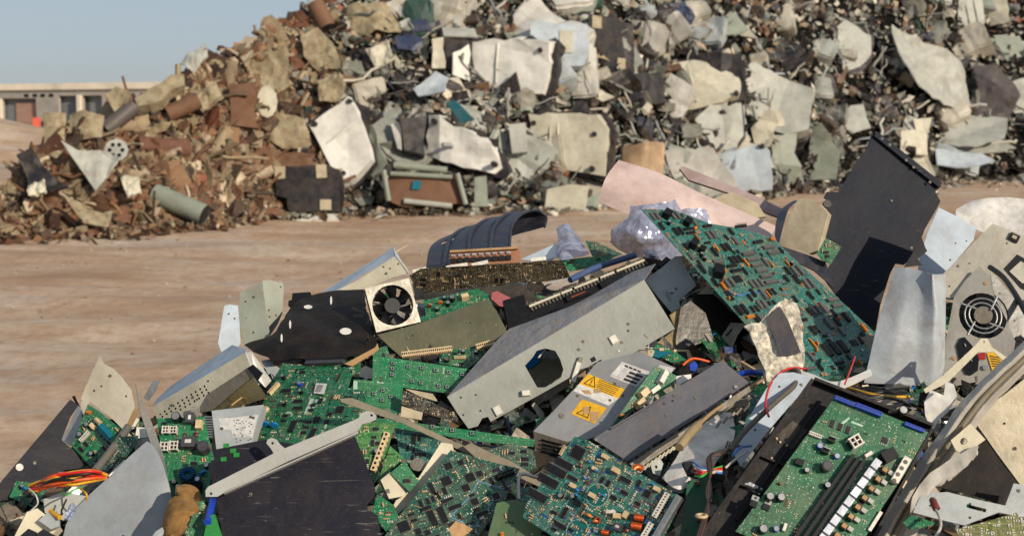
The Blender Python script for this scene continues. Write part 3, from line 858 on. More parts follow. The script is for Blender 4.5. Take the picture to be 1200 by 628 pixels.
b = MB().box((0, 0, 0.95), (0.45, 0.5, 1.3), OB, taper=1.1)
ob = b.build('waste_bin', None, Matrix.Translation(pO) @ Matrix.Rotation(0.3, 4, 'Z')); tag(ob, 'bright orange bin standing in front of the brick bay of the warehouse', 'bin')
MB().box((0, 0, 1.66), (0.55, 0.6, 0.1), OB).build('lid', ob)
for s in (-1, 1): MB().cyl((s * 0.3 - 0.05, 0.25, 0.1), (s * 0.3 + 0.05, 0.25, 0.1), 0.1, 0.1, BPL, 12).build('wheel', ob)

# ------------------------------------------------------------------ far heaps
BASE = [(-160, 276), (0, 276), (100, 274), (200, 271), (290, 262), (330, 253), (420, 249), (660, 246), (720, 241), (900, 229), (1000, 218), (1150, 211), (1300, 207), (1700, 204)]
SKY_ = [(-160, 262), (-30, 244), (0, 240), (22, 214), (40, 196), (60, 178), (80, 160), (120, 148), (150, 134), (180, 118), (215, 96), (240, 76), (265, 62), (300, 50), (340, 26), (390, -6), (450, -16), (520, -14), (575, 4), (625, -18), (700, -60), (1000, -90), (1700, -90)]
class Heap:
    def geo(s, x):
        by = interp(BASE, x); r = ray(x, by); Db = -CAMZ / r.z
        sy = interp(SKY_, x); st = 1.0
        for _ in range(6):
            z = P(x, sy, Db + st).z; st = max(0.15, z * 0.95)
        return Db, st, max(0.02, z)
    def pt(s, x, t):
        Db, st, z = s.geo(x)
        D = Db + st * t; X = (x - 600) / FPX * D
        p = CAM + FWD * D; q = Vector((X, p.y, 0))
        # keep the depth axis; height from the profile
        q.z = z * (t ** 0.9) - 0.05
        w = min(1.0, z / 1.5)
        n = noise.noise(Vector((q.x * 0.7, q.z * 0.9, 2))) * 0.35 + noise.noise(Vector((q.x * 2.0, q.z * 2.0, 7))) * 0.14
        q += Vector((0, -0.7, 0.5)) * n * w * min(1, t * 6)
        return q
    def at(s, x, y):
        lo, hi = 0.0, 1.0
        for _ in range(18):
            m = (lo + hi) / 2
            if proj(s.pt(x, m))[1] > y: lo = m
            else: hi = m
        return s.pt(x, (lo + hi) / 2), (lo + hi) / 2
HP = Heap()
RUSTP = [(0.0, (120, 82, 58)), (0.12, (146, 112, 82)), (0.22, (68, 50, 40)), (0.33, (160, 146, 114)), (0.50, (172, 154, 122)), (0.60, (128, 112, 88)), (0.70, (152, 120, 92)), (0.79, (62, 54, 48)), (0.86, (122, 80, 60)), (0.91, (206, 188, 160)), (0.985, (140, 84, 62))]
EWP = [(0.0, (146, 150, 138)), (0.11, (16, 16, 18)), (0.38, (104, 110, 100)), (0.46, (186, 182, 168)), (0.54, (44, 40, 38)), (0.66, (158, 138, 112)), (0.75, (92, 70, 54)), (0.82, (34, 42, 60)), (0.89, (230, 222, 206)), (0.96, (30, 84, 74)), (0.98, (140, 88, 60))]
RM = rampmat('rusty_scrap', RUSTP, 0.8, False, ga=0.5, gs=4, grime=(96, 62, 40))
RI = rampmat('rusty_rubble', RUSTP, 0.85, True, ga=0.4, gs=5, grime=(92, 58, 38))
EM = rampmat('office_machine_scrap', [(0.0, (26, 26, 28)), (0.26, (74, 64, 54)), (0.40, (122, 126, 114)), (0.54, (18, 18, 22)), (0.70, (156, 152, 138)), (0.79, (36, 44, 62)), (0.86, (120, 90, 66)), (0.93, (212, 204, 184)), (0.985, (30, 84, 74))], 0.55, False, grime=(70, 58, 46), ga=0.4, gs=5, bump=0.3)
EI = rampmat('shredded_machine_scrap', [(0.0, (150, 154, 142)), (0.16, (16, 16, 18)), (0.33, (116, 120, 108)), (0.45, (196, 190, 172)), (0.55, (60, 50, 42)), (0.66, (172, 152, 124)), (0.76, (100, 76, 58)), (0.83, (34, 42, 60)), (0.87, (234, 224, 204)), (0.96, (30, 84, 74)), (0.98, (150, 90, 60))], 0.5, True, grime=(60, 50, 42), ga=0.45, gs=5, bump=0.3)
RCORE = M('rust_core', (84, 56, 40), 0.95, amt=0.5, dirt=(110, 78, 54), scale=3, bump=1, scratch=0)
ECORE = M('dark_core', (14, 13, 12), 0.95, amt=0.3, spec=0.1, dirt=(50, 44, 38), scale=3, bump=1, scratch=0)  # near black colour stands in for shade in the gaps between pieces
def shard(b, p, n, size, r, mat):
    t = Vector((r.uniform(-1, 1), r.uniform(-1, 1), r.uniform(-1, 1))); n = (n + t * 0.9).normalized()
    u = n.orthogonal().normalized(); u.rotate(Matrix.Rotation(r.uniform(0, 6.28), 3, n)); v = n.cross(u)
    a, c = size * r.uniform(0.5, 1.3), size * r.uniform(0.25, 0.9)
    k = size * r.uniform(-0.35, 0.35)
    vs = [p - u * a - v * c, p - v * c * r.uniform(0.6, 1.2) + n * k, p + u * a - v * c * r.uniform(0.3, 1), p + u * a * r.uniform(0.4, 1) + v * c, p + v * c * r.uniform(0.7, 1.2) + n * k, p - u * a * r.uniform(0.3, 1) + v * c]
    b.add(vs, [(0, 1, 4, 5), (1, 2, 3, 4)], mat)
def heap_core(name, label, x0, x1, mat, smat, nsh, seed, smin, smax, flo=0):
    b = MB(); nxx = int((x1 - x0) / 10); nt_ = 26; vs = []
    xs_ = [x0 + (x1 - x0) * i / nxx for i in range(nxx + 1)]
    for x in xs_:
        Db, st, z = HP.geo(x)
        for j in range(nt_ + 1): vs.append(HP.pt(x, j / nt_))
        top = vs[-1]
        for k in (0.5, 1.0): vs.append(Vector((top.x * 1.02, top.y + (z * 1.6 + 0.5) * k, top.z * (1 - k) * (0.9 if k < 1 else 0) - 0.05 * k)))
    n = nt_ + 3
    b.add(vs, [(i * n + j, (i + 1) * n + j, (i + 1) * n + j + 1, i * n + j + 1) for i in range(nxx) for j in range(n - 1)], mat)
    r = random.Random(seed)
    for i in range(nsh):
        x = r.uniform(x0, x1)
        Db, st, z = HP.geo(x)
        t = r.random()
        if r.random() > min(1, z / 3.0) and r.random() > 0.25: continue
        p = HP.pt(x, t)
        shard(b, p + Vector((0, -r.uniform(0, 0.14), r.uniform(0, 0.08))), Vector((0, -0.8, 0.6)), r.uniform(smin, smax) * (1 if r.random() < 0.85 else 1.6), r, smat)
    # spill along the foot
    for i in range(nsh // 5):
        x = r.uniform(x0, x1); p = HP.pt(x, 0)
        sp_ = abs(r.gauss(0, 0.55 + (0.9 if x > 1000 else 0)))
        shard(b, Vector((p.x, p.y - sp_, 0.03 + r.uniform(0, 0.05))), Vector((0, 0, 1)), r.uniform(smin, smax) * 0.8, r, smat)
    o = b.build(name)
    return tag(o, label, 'scrap heap', kind='stuff')
heap_core('rusty_scrap_heap', 'dense rubble of rusty brown metal shreds filling the left far heap', -160, 345, RCORE, RI, 15000, 5, 0.03, 0.15)
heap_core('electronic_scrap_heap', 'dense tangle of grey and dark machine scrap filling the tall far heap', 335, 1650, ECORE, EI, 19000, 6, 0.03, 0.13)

# prototypes of loose pieces
def proto(kind, seed):
    r = random.Random(seed); b = MB()
    if kind == 'sheet':
        n = r.choice((5, 6, 7)); pl = []
        for i in range(n):
            a = 2 * math.pi * i / n + r.uniform(-0.25, 0.25); pl.append((math.cos(a) * r.uniform(0.32, 0.55), math.sin(a) * r.uniform(0.2, 0.42)))
        b.plate(pl, 0.02, MSLOT, (), 0.05, 6, seed, fq=2.6, smooth=False, creases=mkcreases(pl, 4, 0.7, seed))
    elif kind == 'roll':
        vs = []; N = 12; R = 0.16; K = 7
        for i in range(K):
            for j in range(N):
                a = j / (N - 1) * r.uniform(3.6, 3.7); R_ = R * (1 + 0.5 * noise.noise(Vector((i * .6, j * 0.7, seed))))
                vs.append(((i / (K - 1) - 0.5), math.cos(a) * R_, math.sin(a) * R_ + 0.1 * noise.noise(Vector((i * .7, seed, 0)))))
        b.shell(vs, [(i * N + j, i * N + j + 1, (i + 1) * N + j + 1, (i + 1) * N + j) for i in range(K - 1) for j in range(N - 1)], 0.015, MSLOT)
    elif kind == 'case':
        d = (r.uniform(0.5, 0.9), r.uniform(0.2, 0.5), r.uniform(0.3, 0.6))
        bb = MB().box((0, 0, 0), d, MSLOT)
        bm = bmesh.new(); bm.from_mesh(bb.mesh('t')); bmesh.ops.bevel(bm, geom=bm.edges[:], offset=0.03, segments=1, affect='EDGES')
        bmesh.ops.subdivide_edges(bm, edges=bm.edges[:], cuts=2, use_grid_fill=True)
        vs = [v.co + noise.noise_vector(v.co * 2.5 + Vector((seed, 0, 0))) * 0.14 for v in bm.verts]; bm.verts.index_update()
        b.add(vs, [tuple(v.index for v in f.verts) for f in bm.faces], MSLOT); bm.free()
    elif kind == 'rod':
        L = 0.5; w = r.uniform(0.02, 0.05)
        pts = [Vector((-L + 2 * L * i / 6, 0.12 * noise.noise(Vector((i * 0.6, seed, 0))), 0.12 * noise.noise(Vector((i * 0.6, seed, 5))))) for i in range(7)]
        b.tube(pts, w, MSLOT, r.choice((4, 4, 6)))
    elif kind == 'bigcase':
        w, d, h = r.uniform(1.0, 1.25), r.uniform(0.35, 0.6), r.uniform(0.75, 1.0)
        bm = bmesh.new(); bmesh.ops.create_cube(bm, size=1.0)
        for v in bm.verts: v.co = Vector((v.co.x * w, v.co.y * h, v.co.z * d))
        bmesh.ops.bevel(bm, geom=bm.edges[:], offset=0.05, segments=2, affect='EDGES')
        for ax, ln in ((0, w), (1, h)):
            for q in range(-4, 5):
                no = Vector((1, 0, 0)) if ax == 0 else Vector((0, 1, 0)); bmesh.ops.bisect_plane(bm, geom=bm.verts[:] + bm.edges[:] + bm.faces[:], plane_co=no * (q * ln / 9), plane_no=no)
        cre_ = mkcreases([(-w / 2, -h / 2), (w / 2, h / 2)], 4, 0.5, seed + 3)
        vs = []
        for v in bm.verts:
            c = v.co.copy()
            for (a_, b_, c_, s_) in cre_: c.z += s_ * max(0, a_ * v.co.x + b_ * v.co.y - c_)
            c += noise.noise_vector(v.co * 1.7 + Vector((seed, 0, 0))) * 0.09
            if abs(v.co.x) < w * 0.09 and v.co.z > 0: c.z -= 0.03
            vs.append(c)
        bm.verts.index_update(); b.add(vs, [tuple(v.index for v in f.verts) for f in bm.faces], MSLOT); bm.free()
    elif kind == 'chunk':
        bm = bmesh.new(); bmesh.ops.create_icosphere(bm, subdivisions=2, radius=0.35)
        vs = []
        for v in bm.verts:
            c = v.co * (1 + 0.7 * noise.noise(v.co * 4 + Vector((seed, 0, 0)))); c.z *= 0.6; vs.append(c)
        bm.verts.index_update(); b.add(vs, [tuple(v.index for v in f.verts) for f in bm.faces], MSLOT); bm.free()
    return b
def meshes(kind, mat, n, seed):
    global MSLOT
    MSLOT = mat
    return [proto(kind, seed + i).mesh(kind) for i in range(n)]
def scatter(name, label, cat, group, kind, mat, count, x0, x1, smin, smax, seed, off=0.1, ymax=None, tilt=0.7, y0=-70, flatf=None):
    ms = meshes(kind, mat, 9, seed); r = random.Random(seed); k = 0
    while k < count:
        x = r.uniform(x0, x1); by = interp(BASE, x) + 4; sy = max(interp(SKY_, x), y0)
        if by - sy < 6: continue
        if r.random() > (by - sy) / 330 + 0.12: continue
        y = r.uniform(sy, by - 2)
        p, t = HP.at(x, y)
        s = r.uniform(smin, smax) * (1 if r.random() < 0.8 else 1.35)
        n = (Vector((0, -0.85, 0.5)) + Vector((r.uniform(-1, 1), r.uniform(-1, 1), r.uniform(-1, 1))) * tilt).normalized()
        R = n.to_track_quat('Z', 'Y').to_matrix().to_4x4() @ Matrix.Rotation(r.uniform(0, 6.28), 4, 'Z')
        o = bpy.data.objects.new(name, ms[k % len(ms)]); col.objects.link(o)
        o.matrix_world = Matrix.Translation(p + Vector((0, -off * r.uniform(0.3, 1.6), 0.04))) @ R @ Matrix.Diagonal((s, s * r.uniform(0.7, 1.1), s, 1))
        tag(o, label, cat, group); k += 1
# left heap
scatter('bent_sheet', 'crumpled rust and olive coloured sheet metal piece on the far left heap', 'scrap metal', 'crumpled sheets on the rusty heap', 'sheet', RM, 300, -20, 400, 0.2, 0.6, 20, 0.14)
scatter('curled_sheet', 'curled rusty or beige sheet metal shell on the far left heap', 'scrap metal', 'curled sheets on the rusty heap', 'roll', RM, 60, -10, 400, 0.3, 0.8, 40, 0.12)
scatter('scrap_chunk', 'small rusty lump among the brown rubble of the far left heap', 'scrap metal', 'rusty lumps', 'chunk', RM, 160, -60, 400, 0.15, 0.4, 60, 0.1)
scatter('steel_bar', 'bent rusty bar sticking out of the far left heap', 'scrap metal', 'rusty bars', 'rod', RM, 150, 0, 400, 0.3, 1.1, 80, 0.2)
# right heap
PALE = rampmat('pale_casing_paint', [(0.0, (196, 194, 184)), (0.25, (160, 165, 156)), (0.5, (202, 196, 178)), (0.68, (140, 148, 138)), (0.8, (178, 186, 188)), (0.9, (40, 40, 44))], 0.5, False, grime=(96, 80, 62), ga=0.35, gs=3, bump=0.2)
scatter('appliance_casing', 'large crushed pale appliance casing packed in the tall far heap', 'scrap casing', 'large pale casings in the tall heap', 'bigcase', PALE, 95, 430, 1210, 0.5, 1.0, 200, -0.05, None, 0.45)
scatter('crumpled_sheet', 'small crumpled grey or white panel lying in the tall far heap', 'scrap panel', 'small panels in the electronic heap', 'sheet', EM, 300, 400, 1210, 0.2, 0.6, 120, 0.16)
scatter('machine_casing', 'crushed casing of an office machine in the tall far heap', 'scrap casing', 'crushed casings in the electronic heap', 'case', EM, 170, 385, 1210, 0.35, 0.8, 140, 0.02)
scatter('metal_strip', 'bent strip of metal sticking out of the tall far heap', 'scrap metal', 'bent strips in the electronic heap', 'rod', PALE, 300, 390, 1210, 0.3, 1.0, 160, 0.25)
scatter('broken_part', 'dark or pale broken lump in the tall far heap', 'scrap part', 'broken lumps in the electronic heap', 'chunk', EM, 200, 390, 1210, 0.2, 0.5, 180, 0.12)
# ------------------------------------------------------------------ traced pieces of the far heaps
RUBBER = flat('rubber_foot', (40, 36, 32), 0.8)
def far(name, label, cat, mat, pts, lay=-0.35, g=(0, 0.35), amp=0.05, t=0.03, feet=(), rib=None, fold=None, cells=12, group=None, box=0.0, seed=None, fq=2.0):
    c = cen(pts); cre = 3 if amp > 0.02 else 0; cs = min(0.5, amp * 4); amp *= 0.45; t = max(t, 0.3 if box else t)
    p, _ = HP.at(c[0], min(c[1], interp(BASE, c[0]) - 2)); d = (p - CAM).dot(FWD)
    if c[1] > interp(BASE, c[0]) - 2: d = -CAMZ / ray(*c).z
    o = S(name, label, cat, mat, pts, lay - 0.15, g, t, amp, (1, 0), (), d, seed, fold, fq, cells, group, False, (0.035 if cre else 0.0), cre, cs)
    fr, pl = o_fr[o.name]
    if box:   # crushed body; its oversized black border stands in for shadow gaps round the face
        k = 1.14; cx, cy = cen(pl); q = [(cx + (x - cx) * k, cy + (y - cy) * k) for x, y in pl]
        MB().plate(q, box, FB, (), 0.09, 9, 3, -0.10 - abs(amp) * 2, 4.0, smooth=False).build('body_shade_border', o)
    for f in feet:
        x, y = fr.loc(f, 0)
        MB().cyl((x, y, -0.02), (x, y, 0.05 + amp), 0.055, 0.045, RUBBER, 10).build('foot', o)
    if rib:
        for a_, b_ in rib:
            (x0, y0), (x1, y1) = fr.loc(a_), fr.loc(b_)
            MB().tube([Vector((x0, y0, amp * 0.5 + 0.01)), Vector(((x0 + x1) / 2, (y0 + y1) / 2, amp + 0.015)), Vector((x1, y1, amp * 0.5 + 0.01))], 0.02, mat, 5).build('stiffener', o)
    return o
FW = M('far_white', (220, 218, 208), 0.5, scale=2.5, amt=0.25); FC = M('far_cream', (200, 195, 174), 0.5, scale=2.5, amt=0.35)
FG = M('far_grey', (170, 172, 162), 0.5, scale=2.5, amt=0.35); FGG = M('far_grey_green', (138, 146, 132), 0.5, scale=2.5, amt=0.4)
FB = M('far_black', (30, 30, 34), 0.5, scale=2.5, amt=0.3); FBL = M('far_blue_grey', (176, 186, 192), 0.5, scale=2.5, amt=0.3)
FBR = M('far_brown', (112, 78, 56), 0.7, scale=2.5, amt=0.6); FOL = M('far_olive', (158, 148, 120), 0.75, scale=4, amt=0.85, dirt=(104, 68, 42), speck=0.8); FNV = M('far_navy', (44, 56, 84), 0.45, scale=2.5, amt=0.3)
FDK = M('far_dark_grey', (92, 86, 84), 0.5, 0.2, scale=3, amt=0.4); FBZ = M('far_bronze', (186, 156, 122), 0.45, 0.3, scale=2, amt=0.3); FTL = M('far_teal', (18, 84, 92), 0.4, scale=2)
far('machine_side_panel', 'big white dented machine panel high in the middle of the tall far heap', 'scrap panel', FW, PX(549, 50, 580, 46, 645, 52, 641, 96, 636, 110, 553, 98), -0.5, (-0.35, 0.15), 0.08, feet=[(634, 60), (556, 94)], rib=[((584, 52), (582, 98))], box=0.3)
far('machine_end_panel', 'narrow white panel left of the big white one in the tall far heap', 'scrap panel', FW, PX(531, 62, 549, 52, 552, 96, 530, 88), -0.45, (0.6, 0.1), 0.03)
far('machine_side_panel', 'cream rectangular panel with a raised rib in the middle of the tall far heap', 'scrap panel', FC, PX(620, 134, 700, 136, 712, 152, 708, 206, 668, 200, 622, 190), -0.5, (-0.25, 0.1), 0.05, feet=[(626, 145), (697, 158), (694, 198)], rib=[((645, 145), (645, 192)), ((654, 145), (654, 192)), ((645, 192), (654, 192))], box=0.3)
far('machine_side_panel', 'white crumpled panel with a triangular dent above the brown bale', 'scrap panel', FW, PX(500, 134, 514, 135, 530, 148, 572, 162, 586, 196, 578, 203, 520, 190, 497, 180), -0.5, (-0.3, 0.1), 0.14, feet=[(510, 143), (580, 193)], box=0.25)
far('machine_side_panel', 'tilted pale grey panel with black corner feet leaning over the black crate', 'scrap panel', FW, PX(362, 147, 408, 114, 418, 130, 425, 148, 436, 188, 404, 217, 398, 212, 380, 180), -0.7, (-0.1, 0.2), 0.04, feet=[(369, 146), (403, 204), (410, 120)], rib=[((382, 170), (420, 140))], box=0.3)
far('machine_edge_panel', 'long green grey side strip beside the tilted pale panel', 'scrap panel', FGG, PX(418, 148, 436, 146, 452, 190, 438, 208, 425, 200), -0.45, (-0.8, 0.3), 0.03)
b = far('black_crate', 'black crate with pale square corner plates at the foot of the tall far heap', 'crate', FB, PX(322, 196, 384, 193, 398, 200, 398, 248, 338, 248, 336, 232, 324, 230), -0.75, (0, 0.02), 0.02, t=0.5)
for q in (PX(322, 196, 334, 195, 334, 209, 322, 210), PX(370, 193, 382, 193, 383, 208, 371, 209), PX(375, 234, 388, 234, 388, 246, 375, 246)):
    sticker(b, q, EDGE, 'corner_plate', 0.03, t=0.03)
b = far('black_machine', 'black box with pale corner plates standing near the top of the tall far heap', 'scrap casing', FB, PX(690, 16, 726, 22, 735, 82, 690, 78), -0.6, (0, 0.05), 0.02, t=0.5)
for q in (PX(694, 18, 705, 20, 705, 34, 694, 33), PX(689, 60, 700, 60, 699, 78, 688, 77), PX(724, 68, 733, 69, 733, 82, 723, 81)):
    sticker(b, q, EDGE, 'corner_plate', 0.03, t=0.03)
b = far('grey_machine', 'blue grey computer case front left of the black box with plates', 'scrap casing', FBL, PX(622, 26, 688, 28, 690, 56, 683, 78, 648, 74, 622, 56), -0.5, (0, 0.15), 0.03, t=0.3)
sticker(b, PX(656, 36, 671, 36, 671, 62, 656, 62), FC, 'drive_bay', 0.03, t=0.02)
far('machine_cover', 'greenish ribbed cover at the very top centre of the tall far heap', 'scrap panel', FGG, PX(650, -12, 702, -12, 694, 14, 652, 16), -0.4, (0, 0.6), 0.03)
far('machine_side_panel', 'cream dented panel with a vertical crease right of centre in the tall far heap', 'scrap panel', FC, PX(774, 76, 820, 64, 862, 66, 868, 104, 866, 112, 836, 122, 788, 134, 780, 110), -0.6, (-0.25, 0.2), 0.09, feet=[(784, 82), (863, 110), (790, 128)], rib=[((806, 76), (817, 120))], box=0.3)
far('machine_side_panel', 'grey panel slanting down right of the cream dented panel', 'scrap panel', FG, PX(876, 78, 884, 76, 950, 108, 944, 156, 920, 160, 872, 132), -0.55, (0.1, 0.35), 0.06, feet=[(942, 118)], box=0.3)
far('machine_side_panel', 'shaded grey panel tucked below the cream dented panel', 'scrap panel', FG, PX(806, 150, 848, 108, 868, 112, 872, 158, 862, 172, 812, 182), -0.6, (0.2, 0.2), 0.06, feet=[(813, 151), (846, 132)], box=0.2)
far('machine_cover', 'pale white cover with one black foot above the pink bar', 'scrap panel', FBL, PX(834, 184, 884, 168, 902, 176, 905, 222, 850, 222), -0.7, (-0.1, 0.3), 0.05, feet=[(844, 190), (893, 172)])
far('torn_cover', 'cream torn lump with holes between the grey panels', 'scrap part', FC, PX(880, 150, 896, 132, 914, 130, 922, 146, 908, 150, 902, 172, 884, 168), -0.8, (-0.2, 0.2), 0.08)
far('bent_cover', 'grey green curved cover left of the black slab', 'scrap panel', FGG, PX(906, 158, 934, 156, 930, 180, 940, 206, 925, 216, 902, 202), -0.5, (0.3, 0.2), 0.1)
b = far('bent_cover', 'grey green flared cover with a yellow tag beside the black slab', 'scrap panel', FGG, PX(953, 150, 962, 146, 984, 176, 980, 212, 940, 212, 944, 184), -0.6, (-0.3, 0.2), 0.08)
sticker(b, PX(957, 204, 968, 203, 969, 209, 957, 210), YEL, 'tag', 0.06, t=0.01)
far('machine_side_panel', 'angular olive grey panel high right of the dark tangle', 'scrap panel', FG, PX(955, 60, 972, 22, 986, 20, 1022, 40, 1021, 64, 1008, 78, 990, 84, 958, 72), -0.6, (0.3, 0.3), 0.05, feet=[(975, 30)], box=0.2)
far('torn_cover', 'grey green triangular cover near the top right of centre', 'scrap panel', FGG, PX(818, 48, 862, 12, 878, 34, 868, 40), -0.6, (0.1, 0.5), 0.03)
far('torn_cover', 'cream triangular flap right of the grey green triangle', 'scrap panel', FC, PX(864, 36, 876, 30, 888, 46, 868, 42), -0.62, (-0.3, 0.5), 0.03)
far('crushed_shell', 'big pale grey crushed shell with torn lower edge at the upper right', 'scrap casing', FG, PX(1038, 32, 1060, 38, 1090, 52, 1108, 60, 1128, 72, 1138, 100, 1140, 126, 1118, 128, 1086, 118, 1060, 100, 1046, 84, 1040, 62), -0.9, (0.35, 0.1), 0.3, cells=16, fq=4)
far('folded_cover', 'dark grey folded cover right of the crushed white shell', 'scrap casing', FDK, PX(1140, 74, 1160, 70, 1186, 92, 1196, 112, 1182, 138, 1150, 146, 1130, 132, 1148, 118), -0.8, (-0.4, 0.3), 0.16, fq=4)
far('bent_cover', 'wide grey green trough under the crushed white shell', 'scrap panel', FG, PX(1086, 140, 1120, 132, 1180, 142, 1176, 166, 1140, 176, 1090, 162), -0.5, (0, 0.9), 0.06)
far('torn_cover', 'small pale triangular cover standing left above the black slab', 'scrap panel', FG, PX(983, 150, 996, 124, 1012, 122, 1021, 150, 1000, 156), -0.5, (0, 0.4), 0.03)
b = far('cream_box', 'square cream box at the right between grey covers', 'scrap casing', FC, PX(1056, 154, 1072, 152, 1086, 156, 1087, 182, 1055, 180), -0.7, (0.1, 0.1), 0.02, t=0.3)
far('cream_box', 'small cream box sitting on the square cream one', 'scrap casing', FC, PX(1070, 140, 1092, 138, 1088, 156, 1074, 154), -0.7, (0.1, 0.3), 0.02, t=0.2)
far('flat_cover', 'light blue grey flat cover low at the far right', 'scrap panel', FBL, PX(1096, 176, 1150, 180, 1166, 190, 1130, 197, 1098, 194), -0.9, (0, 0.9), 0.04)
far('flat_cover', 'pale flat cover above the light blue one at the far right', 'scrap panel', FG, PX(1108, 164, 1180, 168, 1190, 176, 1150, 180, 1112, 176), -0.8, (0, 0.9), 0.04)
far('flat_cover', 'grey green cover at the right edge below the folded dark one', 'scrap panel', FGG, PX(1156, 44, 1196, 40, 1206, 62, 1180, 72, 1152, 62), -0.5, (0.2, 0.6), 0.05)
far('ribbed_cover', 'pale grey ribbed cover at the top right corner', 'scrap panel', FG, PX(1120, -8, 1150, -8, 1154, 28, 1134, 34, 1122, 20), -0.5, (0.3, 0.1), 0.04, rib=[((1130, 0), (1136, 28)), ((1140, 0), (1146, 28))])
far('ribbed_cover', 'cream grey cover right of the ribbed one at the top right corner', 'scrap panel', FC, PX(1156, -8, 1178, -6, 1184, 26, 1160, 30), -0.55, (-0.3, 0.2), 0.04)
b = far('crushed_bale', 'crushed brown bale framed in green grey metal at the foot of the tall heap', 'scrap casing', FBR, PX(456, 206, 536, 208, 546, 238, 470, 242, 448, 232), -0.75, (0, 0.05), 0.06, t=0.5)
fr = FR(b)
def bar_on(o, p, q, w, mat, name, h=0.06):
    fr = FR(o); (x0, y0), (x1, y1) = fr.loc(p), fr.loc(q)
    MB().tube([Vector((x0, y0, h)), Vector((x1, y1, h))], w, mat, 4).build(name, o)
bar_on(b, (462, 194), (524, 200), 0.07, FGG, 'frame_rail'); bar_on(b, (458, 204), (530, 208), 0.05, FGG, 'frame_rail'); bar_on(b, (474, 236), (530, 242), 0.06, FG, 'frame_rail')
bar_on(b, (450, 200), (456, 236), 0.06, FGG, 'frame_rail'); bar_on(b, (536, 204), (546, 240), 0.06, FGG, 'frame_rail')
sticker(b, PX(484, 212, 494, 212, 492, 222, 482, 222), TEAL, 'teal_patch', 0.05, t=0.02)
far('square_sheet', 'beige square panel standing at the foot of the tall heap', 'scrap panel', FC, PX(641, 222, 668, 216, 690, 218, 686, 246, 638, 248), -0.75, (-0.2, 0.1), 0.015)
far('pale_sheet', 'narrow pale green panel left of the beige square panel', 'scrap panel', FGG, PX(556, 208, 570, 206, 572, 242, 556, 242), -0.6, (0, 0.1), 0.02)
far('torn_cover', 'grey green torn cover right of the beige square panel', 'scrap panel', FGG, PX(676, 236, 706, 224, 700, 246, 684, 246), -0.7, (0, 0.4), 0.03)
far('curved_sheet', 'shiny bronze coloured curved sheet above the pink panel', 'scrap metal', FBZ, PX(729, 168, 778, 167, 774, 206, 750, 212, 730, 196), -0.7, (-0.2, 0.1), 0.05, fold=lambda x, y: -0.5 * x * x)
far('black_casing', 'black panel between the white panel and the cream dented one', 'scrap casing', FB, PX(740, 88, 774, 84, 780, 120, 746, 122), -0.5, (0, 0.1), 0.03, t=0.3)
far('black_casing', 'black panel right of the tilted pale panel', 'scrap casing', FB, PX(468, 140, 500, 136, 498, 182, 474, 176), -0.6, (0.2, 0.1), 0.03, t=0.3)
far('white_strip_panel', 'white upright strip leaning against the black panel', 'scrap panel', FW, PX(458, 146, 470, 142, 470, 176, 466, 174), -0.62, (-0.3, 0.1), 0.02)
far('black_casing', 'long dark box with green rim at the top of the tall heap', 'scrap casing', FB, PX(520, 44, 554, 40, 556, 80, 524, 82), -0.45, (0, 0.1), 0.03, t=0.3)
far('frame_panel', 'cream upright panel left of the long dark box', 'scrap panel', FC, PX(506, 46, 520, 44, 522, 80, 506, 80), -0.5, (0, 0.1), 0.03, t=0.12)
far('machine_cover', 'flat cream grey cover lying across the top of the long dark box', 'scrap panel', FG, PX(518, 32, 556, 34, 560, 44, 520, 42), -0.6, (0, 0.9), 0.02)
far('navy_cover', 'navy blue cover on the shoulder between the two far heaps', 'scrap panel', FNV, PX(462, 44, 480, 40, 498, 46, 488, 60, 466, 58), -0.6, (0, 0.5), 0.06)
far('navy_cover', 'navy lid right of the tall pipe near the skyline', 'scrap panel', FNV, PX(484, 24, 500, 22, 506, 36, 486, 38), -0.6, (0, 0.5), 0.06)
far('teal_board', 'dark teal board lying over the white crumpled panel', 'circuit board', FTL, PX(522, 120, 534, 118, 556, 140, 540, 144), -0.75, (0, 0.6), 0.02)
far('blue_grey_cover', 'blue grey cover lying above the white crumpled panel', 'scrap panel', FBL, PX(484, 104, 510, 84, 526, 92, 522, 112, 490, 114), -0.6, (0, 0.6), 0.05)
far('grey_machine', 'narrow grey machine front between two big pale panels', 'scrap casing', FG, PX(596, 146, 616, 144, 618, 178, 600, 180), -0.4, (0, 0.1), 0.02, t=0.3)
for i, (q, lb) in enumerate([((342, 250, 396, 250, 397, 256, 343, 259), 'short white plank on the ground before the black crate'), ((394, 247, 432, 247, 432, 252, 395, 252), 'thin white plank lying beside the short one'), ((648, 246, 690, 246, 690, 250, 649, 251), 'white plank on the ground before the beige square panel')]):
    far('plank', lb, 'plank', FW, PX(*q), -0.1, (0, 1.5), 0.0, 0.06)
far('dark_tangle', 'black torn sheet poking out right of the grey slanting panel', 'scrap part', FB, PX(880, 60, 920, 44, 944, 60, 940, 84, 900, 86), -0.3, (0, 0.4), 0.14, fq=5)
far('dark_tangle', 'navy crumpled sheet at the top middle right', 'scrap part', FNV, PX(775, 8, 800, 2, 815, 20, 806, 42, 780, 36), -0.3, (0, 0.4), 0.14, fq=5)
far('torn_cover', 'pale grey cover behind the slab at the right of the far heap', 'scrap panel', FG, PX(1186, 96, 1206, 90, 1210, 130, 1188, 132), -0.6, (0, 0.3), 0.05)
